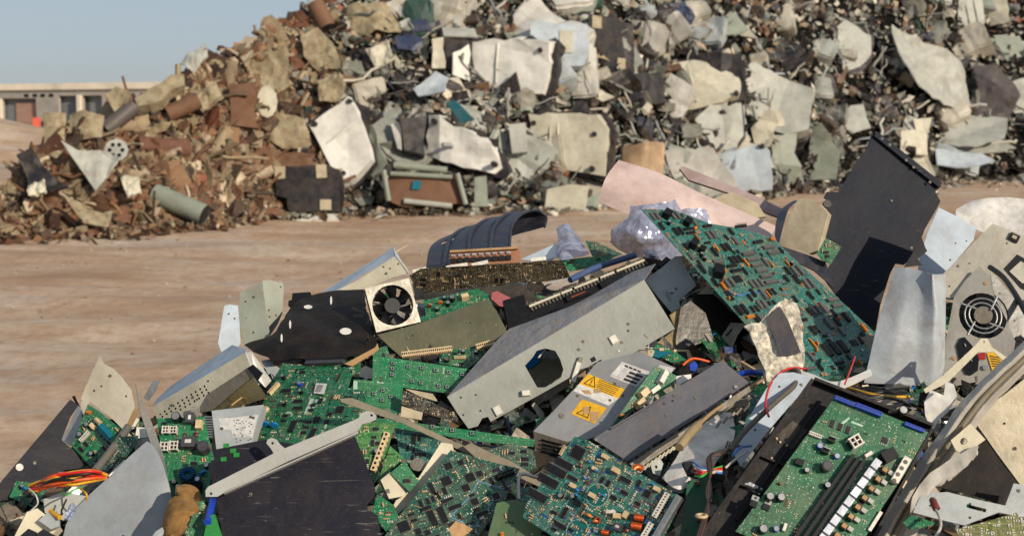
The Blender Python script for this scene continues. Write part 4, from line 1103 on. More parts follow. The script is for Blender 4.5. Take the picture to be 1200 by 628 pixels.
# left rusty heap
far('bent_tank', 'tall olive drum shell standing at the left end of the rusty heap', 'scrap metal', FOL, PX(50, 132, 76, 132, 78, 176, 66, 186, 50, 182), -0.3, (0, 0.1), 0.06, fold=lambda x, y: -1.6 * x * x)
far('bent_tank', 'olive drum shell with orange rust rim right of the tall one', 'scrap metal', FOL, PX(80, 134, 98, 130, 120, 134, 118, 160, 96, 164, 80, 156), -0.35, (0, 0.1), 0.08, fold=lambda x, y: -1.2 * x * x)
far('bent_sheet', 'pale olive sheet rising at the skyline right of the drums', 'scrap metal', FOL, PX(124, 112, 136, 102, 152, 108, 150, 126, 136, 134), -0.3, (0, 0.2), 0.1)
far('long_sheet', 'long olive box section lying along the left skyline', 'scrap metal', FOL, PX(158, 116, 200, 86, 214, 84, 216, 98, 176, 124, 162, 126), -0.4, (0, 0.4), 0.05, t=0.2)
far('wide_sheet', 'wide pale grey crumpled sheet low on the left heap', 'scrap metal', FG, PX(72, 166, 90, 176, 118, 176, 140, 186, 124, 208, 112, 224, 100, 206, 84, 184), -0.5, (0.1, 0.3), 0.14, fq=3)
far('brown_plate', 'dark brown upright panel in the middle of the rusty heap', 'scrap metal', FBR, PX(268, 98, 296, 96, 302, 150, 270, 148), -0.4, (0, 0.15), 0.05, t=0.15)
b = far('round_disc', 'oval cream lid facing out beside the brown panel', 'scrap metal', FC, [(313 + 12 * math.cos(a * 0.5236), 119 + 19 * math.sin(a * 0.5236)) for a in range(12)], -0.6, (0, 0.1), 0.02)
b = far('drum_lid', 'round grey metal lid with a ring of holes on the left heap', 'scrap metal', FG, [(136 + 14 * math.cos(a * 0.5236), 176 + 13 * math.sin(a * 0.5236)) for a in range(12)], -0.7, (0, 0.1), 0.0)
for a in range(6):
    x, y = FR(b).loc((136 + 7.5 * math.cos(a * 1.047), 176 + 7 * math.sin(a * 1.047)), 0)
    MB().cyl((x, y, 0.0), (x, y, 0.004), 0.03, 0.03, BPL, 10).build('hole', b)
def pipe(label, a, b_, r0, mat, lay=-0.4, hollow=True, name='pipe'):
    c = ((a[0] + b_[0]) / 2, (a[1] + b_[1]) / 2); p, _ = HP.at(*c); d = (p - CAM).dot(FWD) + lay
    A_, B2 = P(*a, d), P(*b_, d - 0.15); O = (A_ + B2) / 2
    m_ = MB().cyl(A_ - O, B2 - O, r0, r0 * 0.96, mat, 18, cap=not hollow)
    if hollow:
        m_.cyl(B2 - O, A_ - O, r0 * 0.86, r0 * 0.86, FB, 18)
        m_.torus(A_ - O, r0 * 0.93, r0 * 0.07, mat, 18, 5, (B2 - A_).to_track_quat('Z', 'Y').to_matrix())
    o = m_.build(name); o.location = O; return tag(o, label, 'pipe')
pipe('dark open pipe standing up on the skyline of the rusty heap', (370, 6), (384, 34), 0.17, FBR)
pipe('long dark pipe lying diagonally behind the olive drums', (158, 124), (124, 152), 0.12, FDK)
pipe('brown pipe lying along the slope above the drum lid', (232, 118), (196, 134), 0.13, FBR)
pipe('olive fat pipe lying low on the rusty heap', (182, 228), (240, 252), 0.16, FGG)
for lb, q, m_, g_ in [('beige crumpled shell above the black crate', (298, 132, 330, 134, 356, 140, 364, 168, 330, 172, 300, 152), FOL, (0, .3)), ('olive shell left of the standing pipe', (352, 44, 372, 32, 390, 50, 398, 78, 372, 82, 356, 66), FOL, (0, .3)), ('olive crumpled sheet below the standing pipe', (370, 96, 392, 84, 406, 100, 396, 118, 374, 118), FOL, (0, .5)), ('pale sheet on the upper slope left of the brown panel', (210, 72, 240, 50, 244, 66, 226, 82), FG, (0, .5)), ('brown sheet half buried above the black crate', (318, 176, 368, 180, 366, 194, 320, 196), FBR, (0, .5)), ('cream scrap low on the left heap', (142, 210, 162, 206, 164, 224, 150, 232), FC, (0, .4)), ('pale curled sheet at the foot of the left heap', (78, 236, 120, 250, 132, 248, 126, 266, 100, 262), FOL, (0, .6)), ('pale torn sheet at the left foot of the heap', (30, 216, 52, 212, 54, 226, 34, 230), FC, (0, .5)), ('dark crumpled sheet at the left end of the rusty heap', (22, 186, 40, 178, 52, 196, 84, 224, 60, 226, 34, 218), FB, (0, .4)), ('beige box on the upper part of the rusty heap', (224, 118, 252, 96, 262, 116, 238, 132), FOL, (0, .4)), ('large olive plate behind the round cream lid', (296, 70, 334, 62, 340, 100, 322, 112, 298, 100), FOL, (0, .4)), ('pale shell at the top of the rusty heap near the navy lid', (404, 6, 452, 2, 470, 30, 430, 40, 404, 28), FOL, (0, .5)), ('pale sheet near the top between rusty heap and tall heap', (428, 58, 454, 48, 462, 70, 440, 78), FC, (0, .4))]:
    far('bent_sheet', lb, 'scrap metal', m_, PX(*q), -0.5, g_, 0.12, fq=3, cells=12)
# ------------------------------------------------------------------ near heap: the mass under the named things
NT = [(-400, 700), (-120, 640), (-20, 600), (30, 560), (90, 520), (130, 500), (180, 490), (230, 470), (280, 440), (330, 415), (400, 380), (450, 355), (520, 330), (600, 318), (680, 325), (740, 310), (800, 300), (860, 300), (930, 345), (990, 385), (1060, 385), (1150, 350), (1230, 330), (1400, 300), (1700, 420)]
NCORE = M('near_core', (40, 36, 30), 0.9, amt=0.5, dirt=(84, 70, 52), scale=9, bump=1, scratch=0)
NI = rampmat('near_shreds', [(0.0, (150, 150, 142)), (0.16, (24, 84, 52)), (0.3, (40, 40, 44)), (0.44, (196, 186, 164)), (0.54, (16, 60, 50)), (0.66, (110, 100, 84)), (0.76, (60, 54, 48)), (0.88, (128, 98, 66)), (0.97, (52, 76, 140))], 0.5, True, grime=(60, 50, 38), ga=0.4, gs=20, bump=0.3)
b = MB(); vs = []; nxx = 84; nt_ = 22
for i in range(nxx + 1):
    x = -380 + i * 25.0; yt = interp(NT, x) + 12
    colv = []
    # front foot, slope seen by the camera, crest, back slope to the ground
    yb = 760.0
    pf = P(x, yb, Dh(yb) + 0.2)
    colv.append(Vector((pf.x * 0.9, pf.y - 1.0, -0.05))); colv.append(Vector((pf.x * 0.95, pf.y - 0.4, pf.z * 0.6)))
    for j in range(nt_ + 1):
        y = yb + (yt - yb) * j / nt_; p = P(x, y, Dh(y) + 0.22)
        p += Vector((0, 0.10, -0.08)) * (noise.noise(p * 3.2) + 0.6 * noise.noise(p * 8))
        colv.append(p)
    top = colv[-1]
    for k in (0.25, 0.6, 1.0): colv.append(Vector((top.x * (1 + 0.25 * k), top.y + 1.5 * k, top.z * (1 - k) - 0.05 * k)))
    vs += colv
n = nt_ + 6
b.add(vs, [(i * n + j, (i + 1) * n + j, (i + 1) * n + j + 1, i * n + j + 1) for i in range(nxx) for j in range(n - 1)], NCORE)
r = random.Random(77)
for i in range(9500):
    x = r.uniform(-380, 1700) if i > 5200 else r.uniform(-150, 1380); yt = interp(NT, x) + 14
    y = yt + (720 - yt) * r.random()
    p = P(x, y, Dh(y) + r.uniform(0.08, 0.22))
    shard(b, p, Vector((0, -0.7, 0.7)), r.uniform(0.008, 0.032), r, NI)
for i in range(7000):      # far side of the heap
    x = r.uniform(-380, 1700); yt = interp(NT, x) + 12; tp = P(x, yt, Dh(yt) + 0.22); k = r.random()
    q = Vector((tp.x * (1 + 0.25 * k), tp.y + 1.5 * k, max(0.0, tp.z * (1 - k)) + 0.01))
    shard(b, q, Vector((0, 0.6, 0.8)), r.uniform(0.02, 0.07), r, NI)
tag(b.build('electronics_scrap_heap'), 'packed mass of small electronic shreds under the large pieces of the near heap', 'scrap heap', kind='stuff')

# loose small things wedged between the large ones
def loose(name, label, cat, group, mk, count, seed, smin=1.0, smax=1.0, off=(0.08, 0.2), tilt=0.5, deep=0):
    r = random.Random(seed); protos = [mk(seed + k) for k in range(7)]; k = 0
    while k < count:
        x = r.uniform(-20, 1220); yt = interp(NT, x) + 6; y = r.uniform(yt, 640)
        if r.random() > (640 - yt) / 340: continue
        p = P(x, y, Dh(y) + r.uniform(*off))
        nrm = (Vector((0, -0.75, 0.65)) + Vector((r.uniform(-1, 1), r.uniform(-1, 1), r.uniform(-1, 1))) * tilt).normalized()
        R = nrm.to_track_quat('Z', 'Y').to_matrix().to_4x4() @ Matrix.Rotation(r.uniform(0, 6.28), 4, 'Z')
        s = r.uniform(smin, smax); mm = Matrix.Translation(p) @ R @ Matrix.Scale(s, 4)
        src = protos[k % 7]
        if k < 7: o = src; o.matrix_world = mm
        else:
            o = src.copy(); col.objects.link(o); o.matrix_world = mm
            for c in src.children: q = c.copy(); col.objects.link(q); q.parent = o; q.matrix_local = c.matrix_basis
        tag(o, label, cat, group); k += 1
def mk_board(seed):
    r = random.Random(seed); w, h = r.uniform(0.05, 0.11), r.uniform(0.03, 0.07)
    pl = [(-w / 2, -h / 2), (w / 2, -h / 2), (w / 2 * r.uniform(0.6, 1), h / 2), (-w / 2, h / 2 * r.uniform(0.6, 1))]
    o = MB().plate(pl, 0.0016, r.choice((PG, PG2, PD, PG2))).build('circuit_board'); o_fr[o.name] = (None, pl)
    for kk, n in (('dip', 2), ('soic', 3), ('cap', 2), ('res', 4), ('conw', 1), ('disc', 1)):
        for _ in range(n):
            x, y = r.uniform(-w * 0.36, w * 0.36), r.uniform(-h * 0.3, h * 0.3); put(o, kk, x, y, r.choice((0, 1.5708)), 0.9)
    return o
loose('circuit_board', 'small broken green circuit board wedged between larger pieces of the near heap', 'circuit board', 'broken board pieces in the near heap', mk_board, 90, 301)
def mk_sheet(seed):
    r = random.Random(seed); w, h = r.uniform(0.05, 0.13), r.uniform(0.03, 0.08)
    pl = [(-w / 2, -h / 2), (w * 0.1, -h / 2 * r.uniform(.7, 1.2)), (w / 2, -h / 2), (w / 2 * r.uniform(0.5, 1), h / 2), (-w / 2, h / 2 * r.uniform(0.5, 1))]
    k = r.uniform(-0.6, 0.6)
    return MB().plate(pl, 0.0012, r.choice((ZINC, DZINC, GREY, DZINC, DARKM)), (), 0.006, 8, seed, fold=lambda x, y: k * abs(x)).build('metal_scrap')
loose('metal_scrap', 'small bent piece of grey sheet metal wedged in the near heap', 'scrap metal', 'small metal pieces in the near heap', mk_sheet, 110, 331)
def mk_plastic(seed):
    r = random.Random(seed); w, h = r.uniform(0.04, 0.1), r.uniform(0.02, 0.06)
    b = MB().box((0, 0, 0.005), (w, h, 0.01), r.choice((BPL, BPL, CPL, WPL, SLATE, DARKM, EDGE)), taper=0.9)
    b.box((w * 0.2, 0, 0.013), (w * 0.3, h * 0.6, 0.008), BPL, taper=0.8)
    return b.build('plastic_fragment')
loose('plastic_fragment', 'small dark or pale plastic block wedged in the near heap', 'plastic scrap', 'small plastic pieces in the near heap', mk_plastic, 80, 351)
def mk_wire(seed):
    r = random.Random(seed); pts = [Vector((0, 0, 0))]; d = Vector((1, 0, 0))
    for i in range(7):
        d = (d + Vector((r.uniform(-.8, .8), r.uniform(-.8, .8), r.uniform(-.25, .25)))).normalized(); pts.append(pts[-1] + d * 0.025)
    pts = [p - pts[3] + Vector((0, 0, 0.01)) for p in pts]
    return MB().tube(cr(pts, 5), r.uniform(0.0011, 0.002), r.choice((BKW, BKW, REDW, GYW, WHW, BKW, GYW)), 6).build('loose_wire')
loose('loose_wire', 'short curled wire end lying between the pieces of the near heap', 'wire', 'loose wire ends in the near heap', mk_wire, 60, 371, 0.6, 1.0, (0.06, 0.16))

# ------------------------------------------------------------------ left corner
o = S('slate_sheet', 'dark slate coloured sheet with a round white sticker at the bottom left corner', 'panel', SLATE, Z1(470, 330, 525, 370, 470, 450, 412, 600) + Z2(500, 60, 570, 165, 400, 190, 180, 465, 80, 640, -200, 700, -240, 520, 0, 270), 0.05, (0.55, 0.5), 0.0015, 0.004)
x, y = FR(o).loc((23, 547), 0.004); MB().cyl((x, y, 0.0), (x, y, 0.004), 0.0075, 0.0075, STK, 18).build('sticker', o)
S('zinc_flange', 'narrow pale flange with a rusty screw beside the slate coloured sheet', 'flange', GREY2, Z1(520, 370, 548, 400, 545, 490, 500, 640, 470, 640, 412, 600, 455, 520), 0.02, (-0.8, 0.3), 0.0012)
S('thin_black_strip', 'thin black strip standing beside the slate coloured sheet', 'strip', BLACK, Z1(480, 310, 500, 305, 545, 400, 590, 520, 610, 640, 560, 640, 540, 420), 0.0, (-0.3, 0.2), 0.001)
board('circuit_board', 'green board standing upright in front of the pale cut sheet at left', PG2, PX(103, 473, 118, 483, 146, 506, 142, 530, 120, 562, 84, 522), {'dip': 3, 'soic': 4, 'cap': 3, 'res': 5, 'conw': 1, 'box': 2, 'disco': 3}, 0.0, (-0.2, 0.4), (0.8, 0.6), 4, 60)
o = S('connector_block', 'teal slotted connector on the upright green board', 'connector', TEAL, Z1(640, 460, 700, 500, 755, 560, 720, 610, 640, 520), -0.03, (-0.2, 0.4), 0.012)
o = board('circuit_board', 'narrow board with rows of white solder pins beside the pale cut sheet', PD, PX(136, 512, 162, 510, 160, 520, 128, 560, 112, 556), {'soic': 2}, -0.02, (-0.3, 0.3), (0.6, -0.8), 5, 20)
for q in range(3):
    for i in range(9):
        x, y = FR(o).loc((143 - i * 2.3 + q * 5, 518 + i * 3.6 + q * 1.0), 0.001); MB().box((x, y, 0.001), (0.003, 0.003, 0.002), PIN).build('solder_pin', o)
wire('silver_rail', 'dull silver tube lying along the narrow board at left', 'rail', DZINC, [(150, 500, -0.04), (130, 528, -0.04), (111, 552, -0.04)], 0.0085)
S('cut_sheet', 'pale pointed sheet standing up with a cut corner at the left of the near heap', 'sheet', M('pale_beige_paint', (196, 190, 172), 0.55, amt=0.25), PX(117, 417, 122, 426, 133, 432, 143, 442, 154, 457, 158, 476, 154, 492, 150, 507, 145, 504, 131, 490, 116, 478, 105, 470, 100, 489, 95, 492, 95, 468, 102, 450, 108, 436), 0.03, (-0.1, 0.1), 0.0012, 0.002, seed=4)
S('narrow_plate', 'narrow grey blade shaped plate standing between pale sheet and power board', 'plate', M('steel_grey', (118, 120, 118), 0.45, 0.3), PX(159, 450, 170, 475, 183, 508, 192, 535, 200, 575, 204, 604, 198, 590, 190, 562, 181, 532, 170, 500, 164, 482), -0.10, (0.9, 0.1), 0.0015)
S('bent_strip', 'small bent silver strip rising behind the narrow blade plate', 'strip', ZINC, PX(179, 446, 187, 446, 182, 458, 174, 470, 168, 466), 0.03, (-0.3, 0.2), 0.002)
S('tan_flange', 'tan folded edge between pale sheet and narrow blade plate', 'strip', TAN, PX(156, 480, 163, 478, 152, 504, 146, 516, 142, 512), 0.0, (-0.3, 0.2), 0.002)
S('holed_tab', 'small white steel tab with a hole left of the power board', 'bracket', WHITE, Z1(905, 580, 915, 515, 985, 520, 1000, 580, 930, 590), -0.01, (0, 0.3), 0.0015, holes=[Z1(945, 545, 960, 537, 972, 548, 960, 560)])
S('bent_sheet', 'large blue grey sheet with a curved right edge at the lower left', 'sheet', M('lower_sheet_zinc', (142, 151, 157), 0.5, 0.1, amt=0.3, scale=9, speck=0.6), PX(70, 645, 77, 615, 84, 600, 105, 579, 126, 560, 147, 539, 166, 521, 172, 516, 177, 519, 184, 528, 190, 542, 197, 566, 202, 592, 206, 645), -0.05, (0.05, 0.45), 0.0012, 0.0016, fold=lambda x, y: -5.0 * max(0, x - 0.045) ** 2, cre=2, cs=0.12, smooth=True)
S('cream_box', 'dusty cream and grey box under the red cable bundle at the bottom left', 'box', CREAM, Z2(180, 465, 250, 440, 400, 560, 330, 640, 200, 700, 60, 700), 0.01, (0.1, 0.5), 0.03)
S('grey_sheet', 'grey lid between the cable bundle and the large blue grey sheet', 'lid', GREY, Z2(290, 380, 420, 330, 580, 360, 520, 440, 420, 520, 300, 470), 0.0, (0.1, 0.6), 0.003)
S('square_bracket', 'small square grey steel bracket at the bottom left', 'bracket', GREY2, Z2(258, 522, 310, 475, 395, 515, 395, 560, 340, 580), -0.03, (0, 0.6), 0.008)
S('crumpled_bag', 'small crumpled clear plastic scrap beside the large blue grey sheet', 'bag', BAG, Z2(430, 510, 460, 420, 490, 400, 515, 450, 460, 520), -0.06, (0, 0.4), 0.0008, 0.006, fq=5)
wire('yellow_ferrule', 'short thick yellow sleeve lying on the square bracket', 'sleeve', YEW, [(59, 598, -0.05), (64, 602, -0.05), (70, 606, -0.05)], 0.0045)
for q, lb in ((Z2(130, 628, 190, 575, 245, 600, 200, 700, 120, 700), 'black plastic block left of its twin at the bottom left edge'), (Z2(245, 610, 290, 578, 380, 628, 330, 700, 240, 690), 'black plastic block right of its twin at the bottom left edge')):
    S('plastic_block', lb, 'block', SLATE, q, -0.06, (0.1, 0.5), 0.02)
# the cable bundle: one bound thing, each strand a part
root = None
cols = [REDW, ORW, REDW, YEW, REDW, BKW, BKW, REDW, YEW, BKW, ORW, REDW, BKW, ORW, ORW, YEW, ORW, ORW]
rr = random.Random(5)
for i, m_ in enumerate(cols):
    f = i / (len(cols) - 1); s0 = rr.uniform(-5, 5)
    pts = [(124 + rr.uniform(-1, 2), 558 + (f - .5) * 5, -0.12), (108, 550 + f * 14 + s0 * .3, -0.14 + rr.uniform(-.02, .01)), (84, 552 + f * 16 + s0 * .5, -0.15 + rr.uniform(-.02, .01)), (62, 557 + f * 12 - s0 * .5, -0.14 + rr.uniform(-.02, .01)), (46, 564 + f * 10 + s0 * .5, -0.12), (36 + rr.uniform(-2, 6), 567 + f * 9, -0.1)]
    if root is None:
        root = bpy.data.objects.new('cable_bundle', None); col.objects.link(root); root.location = P(80, 562, Dh(562) - 0.12)
        tag(root, 'bundle of red, orange, yellow and black cables lying over the slate sheet', 'cable bundle')
        Minv = Matrix.Translation(-root.location)
    MB().tube([Minv @ p for p in wirepts(pts, Dh(562), 5)], rr.uniform(0.0022, 0.0032), m_, 6).build('strand', root)
wire('thin_white_wire', 'thin white wire hanging from the end of the red cable bundle', 'wire', WHW, [(34, 572, -0.12), (42, 580, -0.12), (44, 590, -0.1), (36, 598, -0.1)], 0.0014)
wire('thin_green_wire', 'thin green wire curling out under the red cable bundle', 'wire', GNW, [(96, 570, -0.12), (86, 574, -0.14), (78, 580, -0.14), (72, 577, -0.12)], 0.0016)
wire('yellow_lead', 'yellow and black lead curving down from the cable bundle', 'wire', YEW, [(94, 572, -0.12), (101, 578, -0.13), (102, 586, -0.1)], 0.0018)
wire('silver_pin_rod', 'short bright silver rod beside the large blue grey sheet', 'rod', SIL, [(146, 540, -0.08), (137, 549, -0.09), (127, 558, -0.08)], 0.003)

# perforated drive case, labelled metal box and power board
fr = rect((186, 489), (297, 441), (178, 476), Dh(460) + 0.05, 4.3)
pts = PX(178, 477, 287, 413, 297, 441, 248, 470, 200, 500, 186, 496)
holes = []
for row, (x0, y0, x1, y1, n) in enumerate(((187.5, 485, 239.5, 452.5, 11), (190, 488, 241.5, 456.5, 11), (206, 483, 244, 460, 8))):
    for i in range(n):
        cx, cy = x0 + (x1 - x0) * i / (n - 1), y0 + (y1 - y0) * i / (n - 1)
        holes.append([(cx + 1.5 * math.cos(a * 1.047), cy + 1.5 * math.sin(a * 1.047)) for a in range(6)])
o = S('drive_case', 'long metal drive case with rows of square holes in its cream side', 'case', M('cream_zinc', (206, 200, 176), 0.45, 0.15, amt=0.3), pts, 0.02, (-0.55, 0.2), 0.0012, holes=holes)
F1 = FR(o)
def quadon(o, corners, mat, name, t=0.0012):
    """a part given by pixel + depth corners (its own plane), in the thing's frame"""
    fr = FR(o); q = [fr.inv @ P(x, y, d) for x, y, d in corners]
    n = (q[1] - q[0]).cross(q[2] - q[0])
    if (fr.m.to_3x3() @ n).dot(CAM - fr.O) < 0: q = q[::-1]
    return MB().shell(q, [tuple(range(len(q)))], t, mat, smooth=False).build(name, o)
def dep(o, px, py, h=0.0):
    fr = FR(o); x, y = fr.loc((px, py), h); return ((fr.m @ Vector((x, y, h))) - CAM).dot(FWD)
def dd(o, x, y, e=0.0): return (x, y, dep(o, x, y) + e)
quadon(o, [dd(o, 180, 478, .012), dd(o, 285, 416, .012), dd(o, 294, 440, .012), dd(o, 200, 492, .012)], BPL, 'hole_shade_backing')  # black backing added as painted shade so the holes look dark
quadon(o, [dd(o, 177.5, 476.5, .001), dd(o, 287.5, 412.5, .001), dd(o, 290, 409, .02), dd(o, 272, 404, .11), dd(o, 200, 452, .11), dd(o, 184, 467, .06)], LBLUE, 'top_face')  # bluish shade of the top is put into its colour
quadon(o, [dd(o, 287.5, 413, -.001), dd(o, 294.5, 411.5, .0), dd(o, 318, 446, .03), dd(o, 311, 454, .03), dd(o, 298, 440, .001)], WHITE, 'end_plate')
quadon(o, [dd(o, 244, 461, -.004), dd(o, 290, 431, -.004), dd(o, 296, 441, .0), dd(o, 248, 481, .0), dd(o, 230, 484, -.0)], DZINC, 'lower_flange')
quadon(o, [dd(o, 248, 481, .004), dd(o, 296, 441, .004), dd(o, 313, 466, .02), dd(o, 262, 482, .01)], OLIVE, 'inner_tray')
quadon(o, [dd(o, 290, 431, -.012), dd(o, 296, 427, -.012), dd(o, 307, 437, -.01), dd(o, 301, 446, -.01)], BPL, 'black_clip', 0.004)
wire('gold_rod', 'thin brass coloured rod lying in the open end of the drive case', 'rod', TAN, [(271, 475, -0.02), (280, 468, -0.03), (289, 462, -0.02)], 0.0018)
for q, lb in (((228, 434), 'small'),): pass
o = S('power_supply_box', 'silver metal box with a worn white label behind the slate cover', 'power supply', GREY2, PX(248, 481, 309, 474, 300, 500, 294, 524, 254, 530), -0.02, (-0.1, 0.7), 0.03)
sticker(o, Z3(605, 515, 690, 510, 870, 490, 850, 560, 835, 640, 700, 640, 690, 590, 620, 585), STK, 'paper_label')
rr = random.Random(8)
for i in range(34):
    px, py = rr.uniform(272, 294), rr.uniform(491, 518); sticker(o, PX(px, py, px + rr.uniform(1, 2.4), py, px + 1.5, py + 0.7, px, py + 0.8), INK, 'label_print', 0.0012)
b = MB()
fr = FR(o)
for i in range(9):
    x0, y0 = fr.loc((239.5, 489 + i * 2.9)); x1, y1 = fr.loc((249.5, 488 + i * 2.9)); b.box(((x0 + x1) / 2, (y0 + y1) / 2, -0.002), (x1 - x0, 0.0026, 0.008), SIL)
b.build('cooling_fins', o)
PWB = board('power_board', 'green power board with blue coil, red transformer and purple capacitor at the lower left', PG, PX(184, 490, 240, 488, 248, 530, 246, 570, 240, 590, 205, 590, 192, 550), {'res': 6, 'soic': 2, 'discr': 3, 'cap': 2}, 0.0, (0.0, 0.5), (1, 0), 9, 30,
    exp=[('molex', 195, 505, 1.6, 1.1), ('molex', 204, 505, 1.6, 1.1), ('molex', 194, 525, 1.57, 1.35), ('molex', 205, 524, 1.57, 1.35), ('trafo', 224, 492, 1.57, 0.95), ('trafo', 223, 521, 0, 1.25), ('cap', 208, 491, 0, 1.9), ('capl', 240, 527, 0, 1.35), ('coilb', 220, 556, 0, 1.25), ('hs', 226, 572, 0, 1.3), ('wbox', 209, 575, 1.57, 1.3), ('disc', 238, 555, 0.6, 1.5), ('capb', 232, 562, 0, 1.2), ('box', 234, 499, 1.57, 1.6)])
patch('foam_lump', 'frayed tan foam lump under the power board', 'foam', WOODY, [[(197, 612, -.04), (203, 640, -.04)], [(201, 595, -.07), (209, 628, -.08)], [(213, 577, -.08), (219, 612, -.10)], [(222, 576, -.07), (227, 600, -.08)], [(229, 586, -.04), (230, 600, -.04)]], t=0.012, n=6, m=4, amp=0.012, fq=22)
board('circuit_board', 'dark green sliver of board with white markings below the power board', PG2, PX(229, 590, 238, 586, 246, 600, 233, 640, 214, 640), {}, -0.04, (0.2, 0.4), fine=30)
wire('blue_tube', 'short bright blue tube lying against the slate cover', 'tube', BLU, [(249, 586, -0.08), (247, 597, -0.085), (243, 612, -0.08)], 0.0072)
S('green_strip', 'bright green plastic strip under the blue tube', 'strip', GRP, PX(244, 604, 252, 602, 262, 632, 236, 640), -0.06, (0.1, 0.5), 0.004)
o = S('slate_cover', 'large scratched dark slate cover below the long grey bar', 'cover', M('slate_cover_mat', (26, 27, 37), 0.55, spec=0.2, amt=0.1, scratch=0.7, speck=0.5, scale=6), PX(244, 545, 251, 538, 249, 527, 310, 515, 345, 520, 400, 507, 416, 511, 428, 540, 440, 574, 438, 582, 429, 592, 431, 596, 443, 604, 452, 665, 268, 668, 256, 600), -0.10, (0.05, 0.55), 0.003, 0.002, wob=0.0)
for q in ((262, 538), (277, 533), (273, 528), (265, 522)):
    sticker(o, PX(q[0] - 3.5, q[1] - 2.5, q[0] + 3.5, q[1] - 3, q[0] + 3.5, q[1] + 2, q[0] - 3.5, q[1] + 2.5), GRP, 'green_plug', 0.003)
o = S('long_bracket', 'long pale grey bar with rounded ends and a side tab across the slate cover', 'bracket', M('bar_grey', (166, 168, 163), 0.5, amt=0.2, speck=0.2), ZC(3, 500, 2, 480, 10, 468, 200, 372, 222, 360, 212, 343, 199, 328, 202, 316, 216, 310, 232, 316, 244, 332, 258, 344, 480, 254, 497, 246, 502, 232, 520, 224, 540, 226, 554, 238, 552, 252, 528, 262, 508, 266, 494, 288, 268, 386, 60, 488, 40, 500), -0.27, (0.02, 0.35), 0.003, holes=[ZC(532, 236, 538, 233, 544, 238, 538, 243), ZC(14, 488, 20, 485, 26, 490, 20, 496), ZC(213, 326, 219, 322, 224, 328, 218, 333)])
F2 = FR(o)
(x0, y0), (x1, y1) = F2.loc((262, 577)), F2.loc((420, 506)); a = math.atan2(y1 - y0, x1 - x0)
MB().box(((x0 + x1) / 2, (y0 + y1) / 2, -0.007), (math.hypot(x1 - x0, y1 - y0), 0.003, 0.014), MATS['bar_grey'], a).build('folded_edge', o)

# ------------------------------------------------------------------ main green board and button boards
fr = rect((283, 536), (420, 535), (331, 425), Dh(470) - 0.08, 0.95)
MAIN = board('circuit_board', 'green main board with a white barcode label on its square chip', PG2, ZC(250, 70, 340, 78, 480, 84, 462, 150, 520, 160, 520, 250, 500, 340, 120, 345, 155, 270, 205, 160), {'dip': 3, 'soic': 12, 'qfps': 2, 'res': 5, 'cap': 2, 'xtal': 2, 'disc': 1}, fr=fr, seed=14, fine=420,
    exp=[('qfp', 374, 455.5, 0, 1.25), ('conc', 321.5, 456, 1.2, 1.15), ('conc', 309, 484, 1.2, 1.1), ('conc', 298, 505, 1.2, .8), ('dipl', 343, 499, 1.57, .9), ('dip', 349, 470, 0, 1), ('dip', 349, 478, 0, 1), ('qfps', 371, 491, 0, 1.2), ('qfps', 398, 480, 0, 1.5), ('disc', 313, 499, 0.2, 1.4), ('disc', 323, 500, 0.2, 1.4), ('capb', 352, 451, 0, 1.2), ('hdr', 396, 442, 1.57, .8), ('dipl', 366, 508, 1.57, .8), ('cap', 353, 460, 0, .9)])
x, y = fr.loc((382, 426), 0.0); x0, _ = fr.loc((361, 425)); x1, _ = fr.loc((403, 430))
MB().box((x, y, 0.005), (x1 - x0, 0.012, 0.009), CG).box((x, y + 0.0062, 0.006), (x1 - x0 + 0.006, 0.004, 0.010), BPL).build('edge_connector', MAIN)
def flatbit(o, pts, mat, name, h=0.0005, t=0.0004): return sticker(o, pts, mat, name, h, t=t)
flatbit(MAIN, Z5(460, 278, 532, 282, 512, 352, 442, 345), STK, 'barcode_label', 0.0056)
for i in range(7):
    flatbit(MAIN, Z5(468 - i * 3, 290 + i * 7, 508 - i * 3, 292 + i * 7, 507 - i * 3, 295 + i * 7, 467 - i * 3, 293 + i * 7), INK, 'label_print', 0.0062)
WINK = flat('board_print', (170, 200, 180), 0.6, var=0.05)
flatbit(MAIN, Z5(420, 380, 446, 382, 400, 490, 376, 486), WINK, 'white_print')
flatbit(MAIN, Z5(456, 386, 484, 388, 478, 408, 450, 406), WINK, 'white_print'); flatbit(MAIN, Z5(438, 422, 468, 424, 462, 446, 432, 444), WINK, 'white_print')
flatbit(MAIN, Z5(528, 518, 552, 532, 540, 534, 520, 590, 508, 588, 526, 530, 514, 534), WINK, 'printed_arrow')
S('silver_angle', 'ragged pale grey sheet behind the main green board', 'sheet', GREY2, Z5(90, 125, 150, 118, 290, 105, 400, 55, 430, 75, 300, 168, 240, 150, 160, 262), 0.06, (0, 0.7), 0.0015, 0.004)
S('tan_strip', 'tan folded strip below the black torn sheet', 'strip', TAN, Z5(650, 150, 760, 90, 855, 40, 870, 10, 880, 50, 840, 80, 700, 165), 0.02, (0, 0.8), 0.003)
S('white_block', 'small pale block between the main board and the button board', 'block', CREAM, Z5(760, 180, 790, 162, 840, 185, 830, 250, 745, 235), 0.03, (0, 0.3), 0.012)
BT = [(315, 240), (313, 272), (310, 308), (410, 262), (492, 268), (577, 283), (657, 295), (740, 308), (435, 350), (487, 360), (597, 378), (648, 385), (200, 425), (253, 405), (303, 443), (250, 465)]
fr = rect(Z6(360, 560)[0], Z6(790, 640)[0], Z6(375, 390)[0], Dh(455) + 0.0, 2.5)
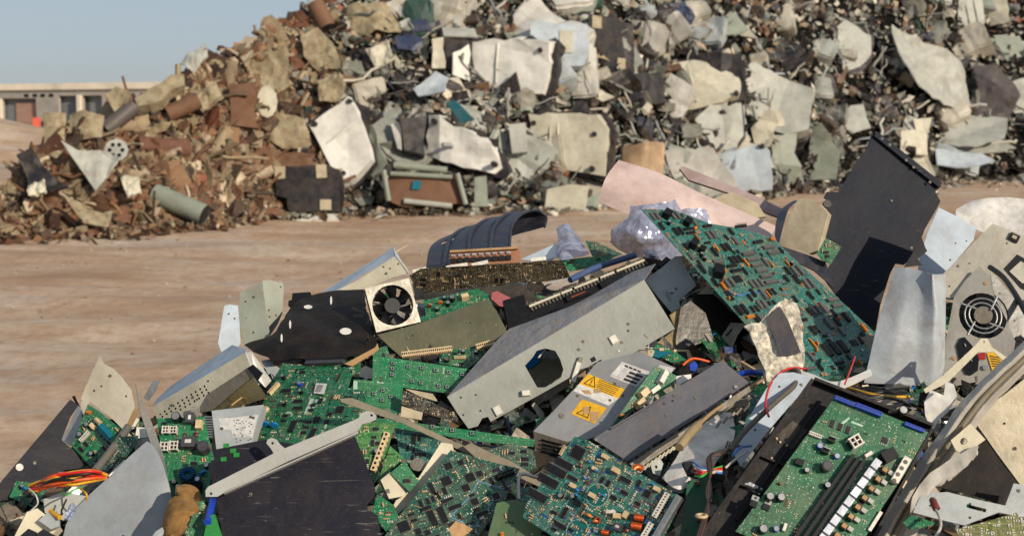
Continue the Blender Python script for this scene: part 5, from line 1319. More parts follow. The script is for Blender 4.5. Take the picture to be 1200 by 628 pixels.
BTB = board('button_board', 'bright green L shaped board with sixteen small push buttons', PG, Z6(195, 190, 780, 272, 690, 425, 640, 420, 378, 386, 362, 562, 65, 480, 75, 336, 190, 346), {}, fine=10, seed=3, d=Dh(450) + 0.03, g=(0.15, 0.6), ax=(0.99, 0.12), exp=[('btn', *Z6(*q)[0], 0, 1.0) for q in BT], lay=-0.02)
flatbit(BTB, Z6(75, 345, 100, 347, 92, 470, 70, 466), WINK, 'white_print'); flatbit(BTB, Z6(220, 350, 260, 356, 259, 362, 220, 357), WINK, 'white_print')
flatbit(BTB, Z6(78, 400, 96, 402, 92, 425, 74, 423), STK, 'white_pad', 0.001); flatbit(BTB, Z6(76, 430, 94, 432, 90, 455, 73, 452), STK, 'white_pad', 0.001)
S('steel_rail', 'long thin dusty steel rail crossing below the button board', 'rail', RUSTY, PX(398, 467, 412, 466, 470, 488, 530, 516, 620, 554, 640, 568, 632, 570, 545, 530, 470, 495, 400, 471), -0.07, (0.02, 0.3), 0.004)
o = board('button_board', 'thin bright green strip with three buttons running under the steel rail', PG, PX(440, 489, 500, 497, 560, 505, 627, 515, 625, 523, 560, 517, 500, 507, 442, 498), {}, -0.02, (0.02, 0.5), exp=[('btn', 507, 500, 0, 1), ('btn', 530, 504, 0, 1), ('btn', 553, 507.5, 0, 1)], fine=6)
o = board('connector_strip', 'dark strip with two rows of solder points under the button board', PB, Z6(375, 400, 470, 438, 700, 545, 720, 600, 560, 560, 370, 490), {}, 0.03, (0, 0.5), fine=150, fcols=[PIN, CPL, CB])
S('tan_card', 'tan card under the dark solder point strip', 'card', EDGE, Z6(370, 500, 500, 540, 490, 585, 365, 565), 0.03, (0, 0.6), 0.002)
S('tan_card', 'pale tan card between button board and dark strip', 'card', EDGE, Z6(385, 392, 560, 425, 595, 475, 480, 440), 0.05, (0, 0.6), 0.002)
def pinbar(name, label, a, b_, w, lay, mat=CPL, n=26, hh=0.01):
    d = Dh(a[1]) + lay; fr = plane(a, d, (0, 0.6), (b_[0] - a[0], b_[1] - a[1])); L = fr.loc(b_)[0]
    bb = MB().box((L / 2, 0, hh / 2), (L, w, hh), mat)
    for i in range(n): bb.box((L * (i + .5) / n, -w / 2 - 0.0008, hh * 0.45), (L / n * 0.55, 0.0018, hh * 0.7), mat); bb.box((L * (i + .5) / n, 0.0, hh + 0.0003), (L / n * 0.5, w * 0.4, 0.001), BPL)
    o = bb.build(name, None, fr.m); o_fr[o.name] = (fr, [(0, -w / 2), (L, -w / 2), (L, w / 2), (0, w / 2)]); return tag(o, label, 'connector')
pinbar('pin_connector', 'long cream slotted connector under the steel box with the fan', (471, 417), (530, 410), 0.012, -0.02)
pinbar('pin_connector', 'shorter cream slotted connector right of the long one', (558, 408), (580, 402), 0.012, -0.02, n=10)
board('circuit_board', 'small green board between the two cream connectors', PG2, Z6(600, 190, 700, 150, 850, 140, 880, 170, 830, 230, 780, 268, 600, 240), {'cap': 3, 'conc': 1, 'soic': 2}, 0.02, (0, 0.6), seed=8, fine=40)

# ------------------------------------------------------------------ lower middle
board('circuit_board', 'green board with a cream connector right of the slate cover', PG4, PX(408, 496, 440, 494, 463, 496, 455, 525, 438, 568, 428, 550, 414, 512), {'dip': 1, 'soic': 6, 'res': 6, 'cap': 2}, -0.06, (0.1, 0.5), seed=21, fine=70)
pinbar('pin_connector', 'cream eight way connector standing on the board right of the slate cover', (437, 553), (453, 508), 0.010, -0.09, n=8)
o = board('circuit_board', 'plain dark green triangular board with one hole', PG4, PX(457, 522, 473, 536, 452, 556, 442, 566), {}, -0.05, (0.2, 0.5), fine=8, holes=[PX(464.5, 535, 466, 533.5, 467.5, 535, 466, 536.5)])
board('circuit_board', 'plain green plate lying over the cream box', PG, PX(474, 540, 491, 563, 480, 576, 457, 554), {'soic': 1}, -0.06, (0.3, 0.6), fine=5)
o = S('cream_box', 'small cream box with a black port below the green plate', 'box', CREAM, PX(446, 562, 457, 553, 478, 577, 472, 581, 456, 584), -0.03, (0.3, 0.3), 0.02)
sticker(o, PX(452, 573, 456, 572, 457, 577, 453, 578), BPL, 'port', 0.001)
o = S('round_disc', 'dusty grey metal disc beside the green plate', 'disc', DZINC, [(490 + 9.5 * math.cos(a * 0.3491), 544 + 7.5 * math.sin(a * 0.3491)) for a in range(18)], -0.05, (0, 0.5), 0.003)
board('circuit_board', 'dark teal board in shade under the button strip', PT, PX(462, 500, 512, 510, 528, 522, 500, 548, 470, 540), {'soic': 4, 'dip': 2}, 0.05, (0, 0.6), fine=60, seed=5)
board('circuit_board', 'green board corner under the cream box', PG, PX(442, 578, 462, 592, 470, 612, 452, 622, 436, 600), {'res': 4}, 0.0, (0, 0.6), fine=20, seed=5)
S('dirty_strip', 'dirty white frame strip along the left side of the large dark board', 'frame', CREAM, PX(517, 518, 530, 520, 532, 528, 482, 588, 466, 602, 458, 598, 464, 586, 480, 576), -0.02, (0.2, 0.4), 0.004, 0.001)
fr = rect((440, 652), (560, 690), (528, 527), Dh(590) - 0.0, 0.75)
BIGD = board('circuit_board', 'large dusty dark green board with many chips at the bottom centre', PD, PX(528, 527, 543, 531, 572, 540, 609, 549, 592, 585, 572, 612, 548, 645, 440, 645, 462, 610, 478, 592), {'dip': 4, 'dipl': 2, 'soic': 16, 'qfp': 3, 'qfps': 8, 'res': 8, 'hdr': 2, 'conb': 1, 'xtal': 3}, seed=31, fine=520, g=(0.1, 0.75), ax=(0.95, -0.3), lay=-0.02,
    exp=[('qfp', 523, 563, 0, .95), ('qfp', 551, 559, 0, .9), ('qfps', 546, 571, 0, 1.2)], holes=[PX(508, 578, 510, 575.5, 514, 575, 517, 577.5, 515, 580.5, 511, 581.5)])
BLINE = flat('pale_blue_print', (96, 150, 180), 0.5, var=0.05)
def line_on(o, pts, w, mat, name, h=0.0006):
    fr = FR(o)
    for a_, b_ in zip(pts, pts[1:]):
        (x0, y0), (x1, y1) = fr.loc(a_, h), fr.loc(b_, h)
        MB().box(((x0 + x1) / 2, (y0 + y1) / 2, h), (math.hypot(x1 - x0, y1 - y0), w, 0.0004), mat, math.atan2(y1 - y0, x1 - x0)).build(name, o)
line_on(BIGD, Z7(590, 420, 640, 335, 770, 375), 0.002, BLINE, 'printed_line'); line_on(BIGD, Z7(590, 420, 490, 525, 620, 580, 720, 440), 0.002, BLINE, 'printed_line', 0.0009)
line_on(BIGD, Z7(300, 465, 480, 520, 500, 530), 0.0016, TAN, 'printed_line')
S('tan_flake', 'torn tan paper flake on the large dusty dark board', 'paper', TAN, Z7(480, 590, 520, 545, 560, 560, 610, 590, 560, 628, 500, 628), -0.07, (0.1, 0.7), 0.001, 0.002, fq=5)
S('steel_rail', 'flat dusty steel rail beside the vent end of the labelled power supply', 'rail', RUSTY, Z7(560, 150, 660, 240, 780, 250, 860, 290, 940, 320, 930, 300, 820, 230, 700, 180, 600, 130), -0.02, (0, 0.5), 0.003)
board('circuit_board', 'narrow dark board with components below the steel rail', PD, Z7(680, 170, 820, 130, 930, 170, 950, 260, 900, 290, 800, 240), {'soic': 4, 'res': 4}, 0.02, (0, 0.5), seed=6, fine=40)
FLATB = board('circuit_board', 'plain mossy green board with few orange parts left of the coil board', M('moss_mask', (70, 100, 66), 0.45, amt=0.4), PX(582, 589, 600, 585, 616, 588, 632, 615, 640, 650, 566, 650), {'disco': 4, 'res': 3}, -0.03, (0, 0.7), seed=5, fine=14)
wire('bent_rod', 'bent pale metal rod loop left of the coil board', 'rod', ZINC, [(608, 585, -.05), (608, 560, -.07), (614, 555, -.07), (632, 560, -.06)], 0.0035)
board('circuit_board', 'small green board corner with one orange part left of the coil board', PT, Z8(30, 360, 110, 340, 130, 400, 60, 440, 20, 420), {'disco': 1}, -0.03, (0, .6), fine=4)
# coil board
CO = rect((614, 602), (745, 675), (673, 512), Dh(600) - 0.10, 1.5)
EX = [('qfp', 677, 530, 0.0, 1.2), ('dipl', 660.5, 543, 0, 1.0), ('dipl', 651, 551, 0, 1.15), ('dipl', 642, 563, 0, 1.15), ('dipl', 629, 580, 0, 1.1), ('conc', 659.5, 527.5, 1.57, .7), ('box', 709.5, 535, 0, 1.0), ('box', 722, 551, 0, 1.15), ('box', 697, 549, 0, .8), ('box', 671.5, 569, 0, 1), ('box', 770, 573, 0, 1), ('dip', 733, 562, 0, 1), ('dip', 671, 560, 0, .9),
      ('discr', 681, 546, 0.3, 1.1), ('drum', 750, 607, 0.3, 1.15), ('drum', 747, 617, 0.3, 1.25), ('disco', 691, 604, 0, 1.5), ('disco', 698, 611, .5, 1.2), ('coil', 700, 609, 0, .8), ('trafo', 725, 618, 0.1, .7), ('wbox', 716, 600, 0.5, 1), ('box', 724, 605, 0.4, 1.2), ('relay', 677, 589, 0, .8), ('disc', 691, 541, 0, .8), ('disc', 699, 551, 0, .8), ('capb', 687, 560, 0, .7), ('disc', 676, 580, 0, .8), ('disc', 765, 567, 0, .8), ('cap', 672, 582, 0, .9), ('cap', 658, 581, 0, 1), ('discr', 735, 622, .4, 1.3), ('drum', 710, 624, 0.3, 0.9), ('qfps', 758, 578, 0, 1.1)]
COIL = board('coil_board', 'teal board with copper coils, black chips and a cream terminal row in front', PT, PX(673, 511, 690, 516, 745, 551, 800, 583, 790, 605, 762, 660, 690, 655, 613, 606, 614, 600, 617, 590), {'dip': 3, 'soic': 10, 'res': 16, 'discr': 3, 'disc': 4, 'xtal': 3, 'box': 2, 'sip': 2}, fr=CO, seed=41, fine=620, exp=EX, fcols=[CPL, CPL, PIN, WPL, BLU, CB, RBR, TAN])
fr = CO
def circ_on(o, c, rx, mat, name, h=0.0006, th=0.0006):
    x, y = FR(o).loc(c); MB().torus((x, y, h), rx, th, mat, 36, 5, z=0.3).build(name, o)
for c in ((700, 580), (677, 622)):
    x, y = fr.loc(c); MB().cyl((x, y, 0), (x, y, 0.0007), 0.021, 0.021, flat('plain_teal', (8, 96, 92), 0.4), 30).build('coil_seat', COIL)
    circ_on(COIL, c, 0.021, WINK, 'printed_ring', 0.0009)
    for q in ((0.006, 0.004), (-0.006, -0.006)): MB().cyl((x + q[0], y + q[1], 0), (x + q[0], y + q[1], 0.0015), 0.002, 0.002, PIN, 10).build('solder_pad', COIL)
for i in range(6):
    flatbit(COIL, [(q[0] + (i % 3) * 3.0 + (i // 3) * 20, q[1] + (i % 3) * 4.5 + (i // 3) * 8) for q in PX(717, 580, 724, 583.5, 723.5, 584.7, 716.5, 581.2)], WINK, 'white_print')
(x0, y0), (x1, y1) = fr.loc((798, 583)), fr.loc((756, 655)); a = math.atan2(y1 - y0, x1 - x0); L = math.hypot(x1 - x0, y1 - y0)
mr = Matrix.Rotation(a, 3, 'Z')
MB().box(((x0 + x1) / 2, (y0 + y1) / 2, 0.008), (L, 0.012, 0.016), SIL, a).box(((x0 + x1) / 2, (y0 + y1) / 2, 0.0165), (L, 0.004, 0.002), PIN, a).build('silver_rail', COIL)
for (p, q) in (((783, 578), (767, 606)), ((764, 613), (748, 640))):
    (x0, y0), (x1, y1) = fr.loc(p, 0.006), fr.loc(q, 0.006); a = math.atan2(y1 - y0, x1 - x0); L = math.hypot(x1 - x0, y1 - y0)
    bb = MB(); mm = Matrix.Rotation(a, 3, 'Z'); c = Vector(((x0 + x1) / 2, (y0 + y1) / 2, 0))
    bb.box(c + Vector((0, 0, 0.006)), (L, 0.010, 0.012), WPL, a)
    for i in range(9): bb.box(c + mm @ Vector((L * ((i + .5) / 9 - .5), 0.0054, 0.006)), (L / 9 * .6, 0.0012, 0.008), BPL, a); bb.cyl(c + mm @ Vector((L * ((i + .5) / 9 - .5), 0, 0.012)), c + mm @ Vector((L * ((i + .5) / 9 - .5), 0, 0.0126)), 0.0016, 0.0016, CG, 8)
    bb.build('terminal_row', COIL)
# ------------------------------------------------------------------ upper left: folded panels, torn sheet, tray, fan, steel box
S('shade_blue_flap', 'flap coloured with pale bluish shade left of the folded green grey sheet', 'sheet', LBLUE, ZB(72, 402, 90, 398, 122, 402, 128, 470, 132, 540, 118, 560, 60, 575, 48, 540), 0.05, (0.8, 0.1), 0.0012, 0.002)  # same folded panel; bluish shade of its left side put into the colour
S('folded_sheet', 'upright green grey sheet with a folded top standing before the dirt yard', 'sheet', GGREEN, ZB(130, 352, 210, 312, 222, 400, 240, 512, 200, 535, 150, 552, 132, 500, 115, 412, 128, 398), 0.03, (-0.2, 0.15), 0.0014, 0.002)
S('folded_sheet', 'narrow grey green side wall right of the upright folded sheet', 'sheet', GGREEN, ZB(211, 311, 240, 308, 288, 320, 290, 345, 285, 430, 268, 470, 240, 512, 222, 400), 0.035, (0.9, 0.15), 0.0014, 0.001)
o = S('black_plug', 'small black plastic plug standing behind the torn black sheet', 'plug', BPL, ZB(322, 356, 388, 352, 394, 372, 385, 400, 330, 410, 306, 400, 308, 384, 320, 380), 0.08, (0, 0.3), 0.02)
o = S('open_tray', 'cream open tray behind the fan', 'tray', CREAM, ZB(462, 356, 540, 320, 600, 285, 702, 218, 735, 250, 752, 282, 690, 300, 590, 345, 560, 350, 480, 352), 0.10, (-0.45, 0.4), 0.0015)
quadon(o, [dd(o, 375, 344, .05), dd(o, 387, 345, .001), dd(o, 463.5, 299, .001), dd(o, 461, 290, .03)], LBLUE, 'outer_wall')  # bluish shade on the tray's outer walls is put into their colour
quadon(o, [dd(o, 463.5, 299, -.002), dd(o, 461, 290, .03), dd(o, 478, 317, .03), dd(o, 479, 320, -.002)], LBLUE, 'end_wall')
wire('pale_stick', 'thin pale stick leaning over the cream tray', 'stick', CPL, [(445, 306, 0.02), (461, 297, 0.0), (478, 287, 0.02)], 0.0018)
patch('torn_black_sheet', 'torn curling black sheet left of the fan', 'sheet', BLACK, [
    [(286, 404, .06), (318, 391, .03), (338, 363, .03), (358, 348, .05), (392, 341, .06), (426, 339, .08)],
    [(296, 412, .03), (328, 398, -.02), (348, 378, -.03), (372, 364, .02), (402, 358, .03), (430, 360, .04)],
    [(312, 418, .02), (344, 408, -.02), (368, 396, -.02), (392, 388, .0), (412, 382, .02), (434, 384, .03)],
    [(322, 424, .02), (350, 420, .0), (376, 420, .01), (400, 418, .01), (424, 414, .02), (443, 406, .03)]], t=0.0018, n=6, m=6, amp=0.006, fq=14)
def oval(label, c, rx, ry, lay):
    S('sticker', label, 'sticker', STK, [(c[0] + rx * math.cos(a * .5236), c[1] + ry * math.sin(a * .5236)) for a in range(12)], lay, (0.1, 0.4), 0.0006)
o = bpy.data.objects['torn_black_sheet']
def stuck(o, c, rx, ry, h, mat=STK, name='sticker'):
    d = Dh(c[1]) + h; fr = plane(c, d, (0.1, 0.4)); m_ = Matrix.Translation(-o.location) @ fr.m
    pl = ccw(fr.L([(c[0] + rx * math.cos(a * .5236), c[1] + ry * math.sin(a * .5236)) for a in range(12)]))
    MB().plate(pl, 0.001, mat).build(name, o, m_)
stuck(o, (361, 359.5), 5, 2.3, -0.02); stuck(o, (405, 388), 7, 4, -0.03)
for q in ((340, 380), (330, 396), (388, 352)): stuck(o, q, 1.2, 5, -0.045)
# fan
FN = rect((441, 389.5), (493, 377), (426, 337), Dh(365) - 0.10, 1.0)
W = FN.W; b = MB(); sq = [(0, 0), (W, 0), (W, W), (0, W)]
def octo(r_, n=24, c=(W / 2, W / 2)): return [(c[0] + r_ * math.cos(2 * math.pi * i / n), c[1] + r_ * math.sin(2 * math.pi * i / n)) for i in range(n)]
b.plate(sq, 0.004, M('fan_frame', (190, 186, 170), 0.45, 0.3, amt=0.45, scale=14, speck=.7), [octo(W * 0.45)])
fan = b.build('cooling_fan', None, FN.m); tag(fan, 'square cooling fan with silver frame and black blades standing on the steel box', 'fan'); o_fr[fan.name] = (FN, sq)
b = MB(); b.plate([(0.001, 0.001), (W - .001, 0.001), (W - .001, W - .001), (0.001, W - .001)], 0.024, BPL, [octo(W * 0.445)], z=-0.0045); b.build('housing', fan)
b = MB(); b.cyl((W / 2, W / 2, -0.027), (W / 2, W / 2, -0.007), W * 0.17, W * 0.17, BPL, 24); b.build('hub', fan)
for i in range(7):
    a = 2 * math.pi * i / 7 + 0.3; vs = []
    for k in range(5):
        rr_ = W * (0.16 + 0.27 * k / 4)
        for s_, z_ in ((-0.30, -0.008), (0.0, -0.014), (0.30, -0.024)): vs.append((W / 2 + rr_ * math.cos(a + s_ + k * .05), W / 2 + rr_ * math.sin(a + s_ + k * .05), z_))
    MB().shell(vs, [(k * 3 + j, k * 3 + j + 1, k * 3 + j + 4, k * 3 + j + 3) for k in range(4) for j in range(2)], 0.0015, BPL).build('blade', fan)
for i in range(4):
    a = math.pi / 4 + i * math.pi / 2 + 0.3
    MB().box((W / 2 + W * .3 * math.cos(a), W / 2 + W * .3 * math.sin(a), -0.0285), (W * 0.36, 0.004, 0.003), BPL, a).build('strut', fan)
for x in (0.09, 0.91):
    for y in (0.09, 0.91): MB().cyl((W * x, W * y, 0), (W * x, W * y, 0.002), 0.003, 0.0025, SIL, 12).build('screw', fan)
o = S('steel_box', 'dull mirror like steel box below the fan', 'box', OLIVE, PX(442, 392, 470, 385, 494, 378, 530, 365, 571, 350, 582, 364, 594, 388, 575, 402, 545, 408, 510, 412, 470, 418, 455, 405), 0.0, (0.0, 0.15), 0.03, 0.002)
board('circuit_board', 'dark green board edge with parts standing on top of the steel box', PG2, PX(492, 372, 530, 359, 571, 346, 592, 384, 584, 388, 568, 352, 540, 362, 494, 377), {'res': 5, 'cap': 3}, -0.03, (0, 0.9), seed=4, fine=30)
o = board('power_board', 'dark upside down board with pale blocks along its top edge right of the fan', PB, PX(480, 323, 493, 315, 560, 311, 658, 305, 663, 312, 668, 325, 640, 330, 610, 331, 560, 336, 498, 343, 486, 335), {'soic': 5, 'res': 6}, -0.06, (0.05, -0.5), seed=7, fine=200, fcols=[PIN, PIN, CPL, CB])
for a_, b_ in (((484, 320), (500, 316)), ((523, 315), (548, 311)), ((553, 312), (572, 308)), ((585, 316), (612, 312)), ((622, 306), (640, 304))):
    fr_ = plane(a_, Dh(a_[1]) - 0.075, (0.0, 0.4), (b_[0] - a_[0], b_[1] - a_[1])); L = fr_.loc(b_)[0]
    MB().box((L / 2, 0.0, 0.004), (L, 0.010, 0.009), WPL).build('pale_block', o, FR(o).inv @ fr_.m)
S('steel_bracket', 'olive steel plate inside the box right of the fan', 'plate', DARKM, PX(496, 343, 610, 332, 632, 350, 600, 390, 571, 350, 500, 372), 0.06, (0, 0.3), 0.002)
for i, (x, y, k) in enumerate(((504, 362, 'discr'), (513, 358, 'discr'), (532, 352, 'cap'), (524, 356, 'res'), (516, 350, 'box'))):
    pass
o = board('circuit_board', 'small board with a white box and round parts inside the steel housing', PG2, PX(496, 352, 560, 338, 578, 348, 560, 356, 500, 372), {'cap': 3, 'res': 3}, 0.01, (0, 0.9), seed=5, fine=20, exp=[('box', 545, 350, .3, 1.6), ('discr', 503, 360, 0, 1.4), ('disco', 516, 356, 0, 1.4), ('cap', 530, 352, 0, 1.4)])
S('pink_connector', 'dull pink plastic connector right of the steel housing', 'connector', PNK, ZD(303, 385, 322, 380, 372, 405, 366, 440, 330, 435, 300, 408), -0.02, (0, 0.5), 0.01)
S('black_casing', 'black plastic piece in shade between the fan housing and the slotted bar', 'casing', BPL, PX(590, 352, 614, 345, 620, 372, 650, 380, 610, 395, 596, 388), 0.04, (0, 0.5), 0.01)
# terminal rack
o = S('terminal_rack', 'copper coloured rack of black and silver plugs before the navy cover', 'connector', M('rack_brown', (146, 96, 66), 0.5, amt=0.3), ZD(145, 240, 400, 226, 408, 236, 404, 285, 378, 280, 150, 290), -0.10, (0.05, 0.2), 0.006)
fr_ = FR(o)
for i in range(9):
    px = 531 + i * 8.1
    x, y = fr_.loc((px, 305 - i * 0.45)); x1, _ = fr_.loc((px + 6, 305))
    MB().box((x, y - .002, 0.005), (x1 - x, 0.012, 0.010), BPL).build('plug', o); MB().box((x, y + .012, 0.003), ((x1 - x) * .8, 0.006, 0.006), SIL).build('plug_cap', o)
(x0, y0), (x1, y1) = fr_.loc((527, 297)), fr_.loc((607, 292.5)); MB().box(((x0 + x1) / 2, (y0 + y1) / 2 + .003, 0.006), (x1 - x0, 0.006, 0.012), TAN, math.atan2(y1 - y0, x1 - x0)).build('rack_edge', o)
# navy arched cover
patch('arched_cover', 'curved navy plastic cover with slots arching up behind the terminal rack', 'cover', NAVY, [
    [(499, 316, .02), (503, 292, .05), (514, 281, .11), (530, 276, .19), (545, 282, .26), (552, 296, .28)],
    [(520, 314, .01), (526, 283, .04), (540, 270, .10), (556, 266, .18), (570, 272, .25), (576, 286, .27)],
    [(548, 310, 0), (552, 274, .03), (566, 260, .09), (582, 256, .17), (596, 262, .24), (602, 276, .26)],
    [(574, 300, 0), (578, 268, .02), (592, 253, .08), (606, 250, .15), (620, 256, .22), (624, 270, .24)],
    [(597, 292, 0), (600, 265, .01), (612, 251, .06), (628, 247, .12), (640, 254, .18), (638, 266, .21)]], t=0.003, n=5, m=5, skip=lambda u, v: (0.12 < u < 0.32 and 0.42 < v < 0.5) or (0.12 < u < 0.3 and 0.16 < v < 0.24) or (0.66 < u < 0.74 and 0.22 < v < 0.3) or (0.5 < u < 0.7 and 0.52 < v < 0.6))
o = bpy.data.objects['arched_cover']
for k in (0, 1, 2):
    base = [[(520, 314), (526, 283), (540, 270), (556, 266)], [(548, 310), (552, 274), (566, 260), (582, 256)], [(574, 300), (578, 268), (592, 253), (606, 250)]][k]
    w = cr([P(x, y, Dh(y) + d_) - o.location for (x, y), d_ in zip(base, (0.0, .03 - k * .01, .09 - k * .01, .17 - k * .01))], 6)
    MB().tube(w, 0.006, NAVY, 6).build('rib', o)
wl = cr([P(x, y, Dh(y) + d_) - o.location for x, y, d_ in ((597, 292, 0), (600, 265, .01), (612, 251, .06), (628, 247, .12), (640, 254, .18), (638, 266, .21))], 6)
MB().tube(wl, 0.004, NAVY, 6).build('rim', o)

# ------------------------------------------------------------------ middle: slotted bar, long chassis, labelled supply
board('circuit_board', 'narrow green board strip behind the blue rail', PG2, PX(655, 305, 690, 301, 722, 300, 700, 312, 668, 318), {'soic': 2}, 0.06, (0, .6), fine=14, seed=6)
board('circuit_board', 'dark green board edge behind the crumpled bag near the top centre', PD, PX(686, 282, 700, 284, 730, 298, 716, 302, 694, 300), {'res': 3}, 0.03, (0, .6), fine=14, seed=6)
S('pale_blue_sheet', 'pale blue flat sheet behind the slotted bar', 'sheet', LBLUE, PX(610, 304, 632, 294, 652, 285, 656, 300, 640, 308), 0.10, (0, .6), 0.002)
patch('crumpled_bag', 'crumpled bluish plastic bag standing behind the slotted bar', 'bag', BAG, [[(652, 302, .05), (664, 304, .02), (690, 297, .05)], [(654, 286, .03), (668, 282, -.02), (684, 286, .04)], [(653, 270, .05), (664, 262, .0), (678, 274, .05)]], t=0.001, n=12, m=12, amp=0.008, fq=24)
wire('blue_rail', 'blue grey rail lying behind the slotted bar', 'rail', M('blue_rail_paint', (60, 84, 128), 0.4, amt=0.3), [(668, 328, .0), (700, 313, .0), (744, 299, .0)], 0.009)
o = S('slotted_bar', 'long black bar with a row of silver slots above the long chassis', 'bar', BPL, ZD(428, 440, 860, 262, 892, 268, 884, 300, 700, 390, 560, 450, 450, 505), -0.03, (0.05, 0.5), 0.02)
fr_ = FR(o)
(x0, y0), (x1, y1) = fr_.loc(ZD(440, 442)[0]), fr_.loc(ZD(872, 268)[0]); a = math.atan2(y1 - y0, x1 - x0); L = math.hypot(x1 - x0, y1 - y0)
b = MB(); N_ = 34
for i in range(N_):
    k = (i + .5) / N_; c = Vector((x0 + (x1 - x0) * k, y0 + (y1 - y0) * k, 0.0035)) + Matrix.Rotation(a, 3, 'Z') @ Vector((0, -0.007, 0))
    b.box(c, (L / N_ * .55, 0.010, 0.004), GYW, a)
b.build('slots', o)
for k0, k1 in ((0.0, 0.26), (0.27, 0.36), (0.38, 0.58), (0.6, 0.72), (0.74, 0.98)):
    c = Vector((x0 + (x1 - x0) * (k0 + k1) / 2, y0 + (y1 - y0) * (k0 + k1) / 2, 0.004)) + Matrix.Rotation(a, 3, 'Z') @ Vector((0, 0.001, 0))
    MB().box(c, (L * (k1 - k0), 0.0055, 0.008), M('silver_strip', (214, 206, 182), 0.4, 0.4), a).build('silver_strip', o)
c = Vector((x0 + (x1 - x0) * .5, y0 + (y1 - y0) * .5, 0.003)) + Matrix.Rotation(a, 3, 'Z') @ Vector((0, 0.007, 0)); MB().box(c, (L, 0.005, 0.006), PB, a).build('board_edge', o)
for (p, q) in ((ZD(575, 415)[0], ZD(660, 385)[0]), (ZD(700, 365)[0], ZD(790, 320)[0])):
    (u0, v0), (u1, v1) = fr_.loc(p), fr_.loc(q); MB().box(((u0 + u1) / 2, (v0 + v1) / 2, 0.006), (math.hypot(u1 - u0, v1 - v0), 0.016, 0.012), BPL, math.atan2(v1 - v0, u1 - u0)).build('latch', o)
MB().box(tuple(Vector((*fr_.loc(ZD(620, 400)[0]), 0.013))), (0.04, 0.002, 0.002), COP, a).build('copper_strip', o)
face = PX(524, 465, 640, 396, 755, 328, 774, 358, 791, 385, 750, 409, 712, 432, 704, 421, 694, 427, 640, 458, 575, 494, 572, 488, 565, 490, 560, 499, 549, 502, 536, 484)
hole = PX(*[v for q in ZE(372, 78, 398, 50, 410, 30, 438, 22, 470, 30, 486, 58, 496, 90, 488, 118, 436, 148, 412, 148) for v in q])
o = S('long_chassis', 'long grey green metal chassis with an octagonal hole across the middle of the near heap', 'chassis', M('chassis_paint', (148, 151, 143), 0.5, amt=0.2, speck=0.15, scratch=0.1), face, -0.10, (0.03, 0.22), 0.0016, holes=[hole], d=Dh(415) - 0.06)
DUSTY_SHADE = M('dusty_blue_shade', (134, 136, 140), 0.7, amt=0.7, dirt=(150, 132, 112), scale=12, speck=0.8, bump=0.8)  # dust, plus the bluish shade of the chassis top put into the colour
quadon(o, [dd(o, 524, 464.5, .001), dd(o, 755, 327.5, .001), dd(o, 768, 309, .10), dd(o, 742, 318, .12), dd(o, 690, 348, .12), dd(o, 640, 373, .12), dd(o, 597, 385, .12), dd(o, 585, 396, .10)], DUSTY_SHADE, 'top_face')
def clip(o, c, w, h, a, z=0.006, mat=WPL, n='plastic_clip'):
    x, y = FR(o).loc(c, 0); MB().box((x, y, z / 2), (w, h, z), mat, a, taper=0.8).build(n, o)
clip(o, (583, 481), 0.018, 0.024, 0.5); clip(o, (719, 398), 0.018, 0.022, 0.5); clip(o, (616, 461), 0.020, 0.014, 0.1, 0.012); clip(o, (725, 411.5), 0.005, 0.005, 0, 0.002)
x, y = FR(o).loc((675, 436)); MB().box((x, y, 0.005), (0.011, 0.052, 0.008), WPL, -0.32, taper=0.9).build('peg', o)
x, y = FR(o).loc((680, 422)); MB().box((x, y, 0.006), (0.009, 0.012, 0.008), RUSTY, -0.32).build('peg_tip', o)
clip(o, (736, 387.5), 0.005, 0.004, 0.5, 0.001, BPL, 'slot'); clip(o, (757, 394), 0.003, 0.012, 0.8, 0.001, RUSTY, 'rust_mark'); clip(o, (695, 421), 0.012, 0.010, 0.5, 0.001, BPL, 'notch')
wire('white_peg', 'white cotton ended wire poking out of the octagonal hole', 'wire', WHW, [(631, 419, -.11), (637, 411, -.12), (642, 405, -.11)], 0.0022)
S('brown_plate', 'dull brown plate seen through the octagonal hole', 'plate', RUSTY, PX(612, 440, 640, 420, 665, 425, 668, 450, 640, 470, 615, 462), 0.06, (0, .5), 0.002)
S('blue_plastic', 'blue plastic piece seen through the octagonal hole', 'plastic', CYN, PX(612, 425, 622, 414, 636, 410, 632, 424, 618, 434), 0.02, (0, .5), 0.004)
o = S('small_plate', 'small pale blue steel plate with a folded corner right of the long chassis', 'plate', GREY2, Z10(160, 125, 250, 60, 320, 0, 345, 0, 380, 70, 430, 155, 385, 195, 340, 235, 345, 270, 300, 298, 230, 215), -0.02, (-0.15, 0.25), 0.0015)
S('cream_block', 'small cream block standing beside the small steel plate', 'block', CREAM, Z10(448, 190, 490, 155, 530, 205, 526, 225, 495, 240, 480, 232), -0.03, (0.2, 0.3), 0.02)
wire('bent_wire', 'thin bent wire running from the steel plate to the cream block', 'wire', ZINC, [(800, 350, -.04), (812, 343, -.05), (822, 339, -.04)], 0.0012)
S('speckled_board', 'speckled brown plate half in shadow behind the long chassis', 'plate', M('speckled_brown', (150, 132, 90), 0.7, amt=0.6, dirt=(70, 60, 34), scale=26, speck=0.9), Z10(225, 455, 300, 400, 320, 380, 290, 310, 350, 270, 362, 330, 330, 430, 325, 495), 0.03, (0, .4), 0.002)
S('dark_smooth_plate', 'smooth dark plate in the shaded gap below the large blue green board', 'plate', DARKM, Z10(350, 270, 400, 235, 480, 300, 520, 430, 420, 470, 328, 496, 322, 440), 0.02, (0.2, 0.3), 0.002)
